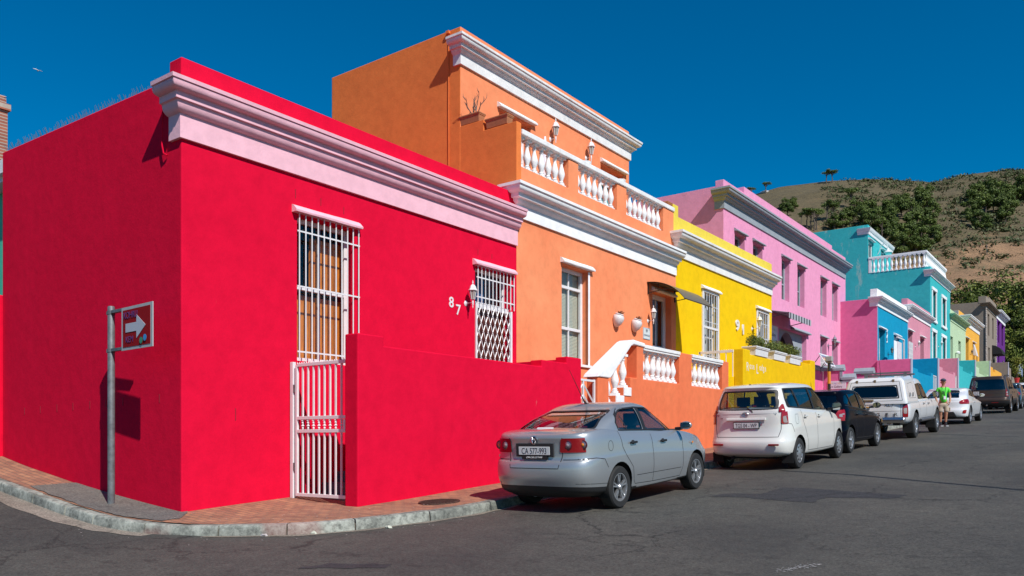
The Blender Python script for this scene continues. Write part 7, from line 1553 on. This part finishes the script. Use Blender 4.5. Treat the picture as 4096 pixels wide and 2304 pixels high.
# ---- far cars
bluep = paint('slate_blue_paint', (.035, .07, .10), .4, .3, .1)
def small_sedan(name, label, paint_, X, Y):
    S = hatchspec(4.3, 1.74, 1.50, [(0, 1.02), (.5, 1.06), (1.2, 1.04), (2.0, .99), (2.8, .95), (3.3, .89), (3.8, .80), (4.3, .64)], .31, (.85, 3.4), paint_, xr0=.35, rr=.85, S=dict(windows=[(0, [(-.60, 1.08), (-.5, 1.36), (.5, 1.36), (.6, 1.08)], 'rear', 'back')]+both([[(1.0, 1.10), (1.1, 1.36), (1.7, 1.38), (1.8, 1.03)], [(1.88, 1.02), (1.78, 1.38), (2.2, 1.33), (2.8, .97)]]),
        lamps=lampboth('tail_light', [(.90, .80), (.90, 1.0), (.62, .98), (.62, .82)], [(0, .80), (0, 1.0), (.24, 1.0), (.22, .82)], 'b', redb), handles=[(1.3, .88), (2.1, .86)], hm=paint_))
    t, _, _ = car(name, label, S); park(t, X, Y, .85, .012, .84)
small_sedan('parked_saloon', 'slate blue saloon half hidden ahead of the brown off-roader', bluep, -4.66, 55.3)
small_sedan('parked_saloon', 'white car at the right photo edge, farthest up the parked row', pickw, -4.75, 62.6)
# ---------------------------------------------------------------- the man in the green shirt
def skinned(name, V, E_, m, parent, sub=2, root=0):
    """V: (x, y, z, rx, ry); one continuous skin grown over a joint skeleton"""
    me = bpy.data.meshes.new(name); me.from_pydata([v[:3] for v in V], E_, []); o = bpy.data.objects.new(name, me); COL.objects.link(o)
    s = o.modifiers.new('skin', 'SKIN'); s.use_smooth_shade = True; s.branch_smoothing = .3
    if not me.skin_vertices: me.skin_vertices.new() if hasattr(me.skin_vertices, 'new') else None
    for i, v in enumerate(V): me.skin_vertices[0].data[i].radius = (v[3], v[4] if len(v) > 4 else v[3]); me.skin_vertices[0].data[i].use_root = (i == root)
    b = o.modifiers.new('sub', 'SUBSURF'); b.levels = sub; b.render_levels = sub
    dg = bpy.context.evaluated_depsgraph_get(); ev = bpy.data.meshes.new_from_object(o.evaluated_get(dg)); bpy.data.objects.remove(o); ev.name = name; ev.materials.clear(); ev.materials.append(m)
    for p in ev.polygons: p.use_smooth = True
    o = bpy.data.objects.new(name, ev); COL.objects.link(o)
    if parent is not None: o.parent = parent
    ORG[o.name] = Vector((0, 0, 0)); return o
P = thing('person', (0, 0, 0), 'man in bright green t-shirt, beige cargo shorts and dark cap standing behind the pickup', 'person')
skin = plain('sunburnt_skin', (.48, .22, .13), .5, var=.12); green = plain('lime_shirt', (.10, .72, .06), .7, var=.12); khaki = plain('khaki_cotton', (.50, .40, .30), .85, var=.15); navy = plain('navy_cap_cloth', (.035, .05, .085), .8); shoe = plain('black_shoe', (.015, .015, .018), .6)
# faces -y (towards the viewer); x right of the picture is +x here; height 1.76
V = [(0, 0, .93, .12, .15), (0, 0, 1.08, .11, .14), (0, 0, 1.25, .115, .16), (0, .0, 1.40, .10, .16), (0, -.01, 1.49, .05, .055), (0, -.02, 1.56, .052, .055), (0, -.03, 1.62, .088, .078), (0, -.03, 1.69, .092, .082), (0, -.02, 1.74, .05, .05),
     (-.165, 0, 1.41, .052), (-.235, .02, 1.20, .045), (-.265, -.0, 1.13, .042), (-.24, -.07, .95, .033), (-.21, -.11, .88, .030),
     (.165, 0, 1.41, .052), (.23, .03, 1.20, .045), (.25, .02, 1.12, .042), (.22, -.06, .93, .033), (.17, -.10, .87, .030),
     (-.09, 0, .86, .085), (-.09, -.01, .52, .058), (-.085, .02, .40, .056), (-.08, .03, .12, .036), (-.08, .02, .06, .040),
     (.10, 0, .86, .085), (.10, -.04, .52, .058), (.095, -.02, .40, .056), (.09, .0, .12, .036), (.09, -.01, .06, .040)]
E_ = [(0, 1), (1, 2), (2, 3), (3, 4), (4, 5), (5, 6), (6, 7), (7, 8), (3, 9), (9, 10), (10, 11), (11, 12), (12, 13), (3, 14), (14, 15), (15, 16), (16, 17), (17, 18), (0, 19), (19, 20), (20, 21), (21, 22), (22, 23), (0, 24), (24, 25), (25, 26), (26, 27), (27, 28)]
body = skinned('body', V, E_, skin, P)
# fingers and thumbs, closed towards the pockets
for s in (-1, 1):
    hx = -.21 if s < 0 else .17; hz = .88 if s < 0 else .87
    for k in range(5):
        l = (.055, .072, .078, .072, .058)[k]; b0 = Vector((hx+.012*(k-2)*(1 if s > 0 else 1)*.8, -.115-.006*abs(k-2), hz-.02))
        if k == 0: b0 += Vector((-s*.02, 0, .02))
        d = Vector((-s*.25, -.15, -1)).normalized() if k else Vector((-s*.8, -.4, -.6)).normalized()
        skinned('finger', [(*(b0), .011), (*(b0+d*l*.5), .010), (*(b0+d*l*.9+Vector((-s*.01, .012, 0))), .008)], [(0, 1), (1, 2)], skin, body, 1)
skinned('t_shirt', [(0, 0, .85, .138, .178), (0, 0, 1.05, .132, .165), (0, 0, 1.24, .132, .18), (0, 0, 1.39, .115, .175), (0, -.005, 1.465, .065, .075), (-.165, 0, 1.41, .068), (-.225, .02, 1.25, .066), (.165, 0, 1.41, .068), (.22, .03, 1.25, .066)], [(0, 1), (1, 2), (2, 3), (3, 4), (3, 5), (5, 6), (3, 7), (7, 8)], green, body)
skinned('cargo_shorts', [(0, 0, .90, .135, .165), (0, 0, .84, .12, .16), (-.105, -.0, .74, .108), (-.10, -.01, .50, .098), (.105, -.01, .74, .108), (.11, -.03, .50, .098)], [(0, 1), (1, 2), (2, 3), (1, 4), (4, 5)], khaki, body)
for s in (-1, 1): mb = MB(); mb.box(s*.215-.02, s*.215+.02, -.08, .07, .56, .70); mb.build('cargo_pocket', khaki, P, org=(0, 0, 0), bevel=.012)
for x, y in ((-.08, .0), (.09, -.03)):
    mb = MB(); prf = [(-.17, .0, .045), (-.17, .04, .04), (-.08, .075, .045), (.02, .10, .045), (.08, .10, .04), (.09, 0, .042)]
    mb.prism([(x-.045, y+a, b) for a, b, c_ in prf], (.09, 0, 0)); mb.build('shoe', shoe, P, org=(0, 0, 0), bevel=.02, seg=3); mb = MB(); mb.box(x-.047, x+.047, y-.175, y+.092, .0, .022); mb.build('sole', iron_white, P, org=(0, 0, 0)); mb = MB(); mb.lathe([(.045, .09), (.042, .17), (.040, .17)], (x, y+.025, 0), 12); mb.build('sock', shoe, P, org=(0, 0, 0), smooth=True)
bm = bmesh.new(); bmesh.ops.create_uvsphere(bm, u_segments=20, v_segments=12, radius=1)
for v in bm.verts: v.co = Vector((v.co.x*.10, v.co.y*.118, max(v.co.z, -.12)*.085))+Vector((0, -.02, 1.705))
b_ = MB(); b_.bm.free(); b_.bm = bm; cap = b_.build('cap', navy, P, org=(0, 0, 0), smooth=True)
mb = MB(); mb.prism([(.075*math.cos(a), -.09+.09*math.sin(a), 1.70-.012*abs(math.cos(a))*0) for a in [math.pi+math.pi*k/10 for k in range(11)]], (0, 0, .008)); mb.build('peak', navy, cap, org=(0, 0, 0))
mb = MB(); mb.lathe([(.001, 0), (.012, .012), (.016, .03), (.010, .045), (.001, .055)], (0, -.115, 1.60), 8); mb.build('nose', skin, body, org=(0, 0, 0), smooth=True)
eye = plain('eye_dark', (.02, .015, .012), .3); mb = MB(); mb.box(-.045, -.02, -.107, -.10, 1.640, 1.648); mb.box(.02, .045, -.107, -.10, 1.640, 1.648); mb.build('eyes', eye, body, org=(0, 0, 0)); mb = MB(); mb.box(-.025, .025, -.108, -.10, 1.578, 1.584); mb.build('mouth', plain('lips', (.30, .10, .08), .5), body, org=(0, 0, 0))
for s in (-1, 1): mb = MB(); mb.lathe([(.004, -.028), (.016, -.015), (.02, .01), (.012, .03)], (s*.082, -.015, 1.635), 8); mb.build('ear', skin, body, org=(0, 0, 0), smooth=True)
mb = MB(); mb.tube([(-.07, -.05, 1.49), (-.05, -.15, 1.38), (0, -.165, 1.20), (.01, -.165, 1.12)], .006, 5); mb.tube([(.07, -.05, 1.49), (.05, -.15, 1.38), (.01, -.165, 1.20), (.01, -.165, 1.12)], .006, 5); lan = mb.build('lanyard', blackpl, P, org=(0, 0, 0)); mb = MB(); mb.box(-.03, .05, -.175, -.168, 1.0, 1.12); mb.build('name_card', iron_white, lan, org=(0, 0, 0))
mb = MB(); mb.prism([(-.06, -.168, 1.30), (-.01, -.170, 1.30), (-.01, -.165, 1.22), (-.06, -.163, 1.22)], (0, .004, 0)); mb.build('shirt_print', plain('dark_print', (.02, .10, .03), .7), P, org=(0, 0, 0))
P.location = (-5.38, 34.0, g(-5.38, 34.0)); P.rotation_euler = (0, 0, R(25))
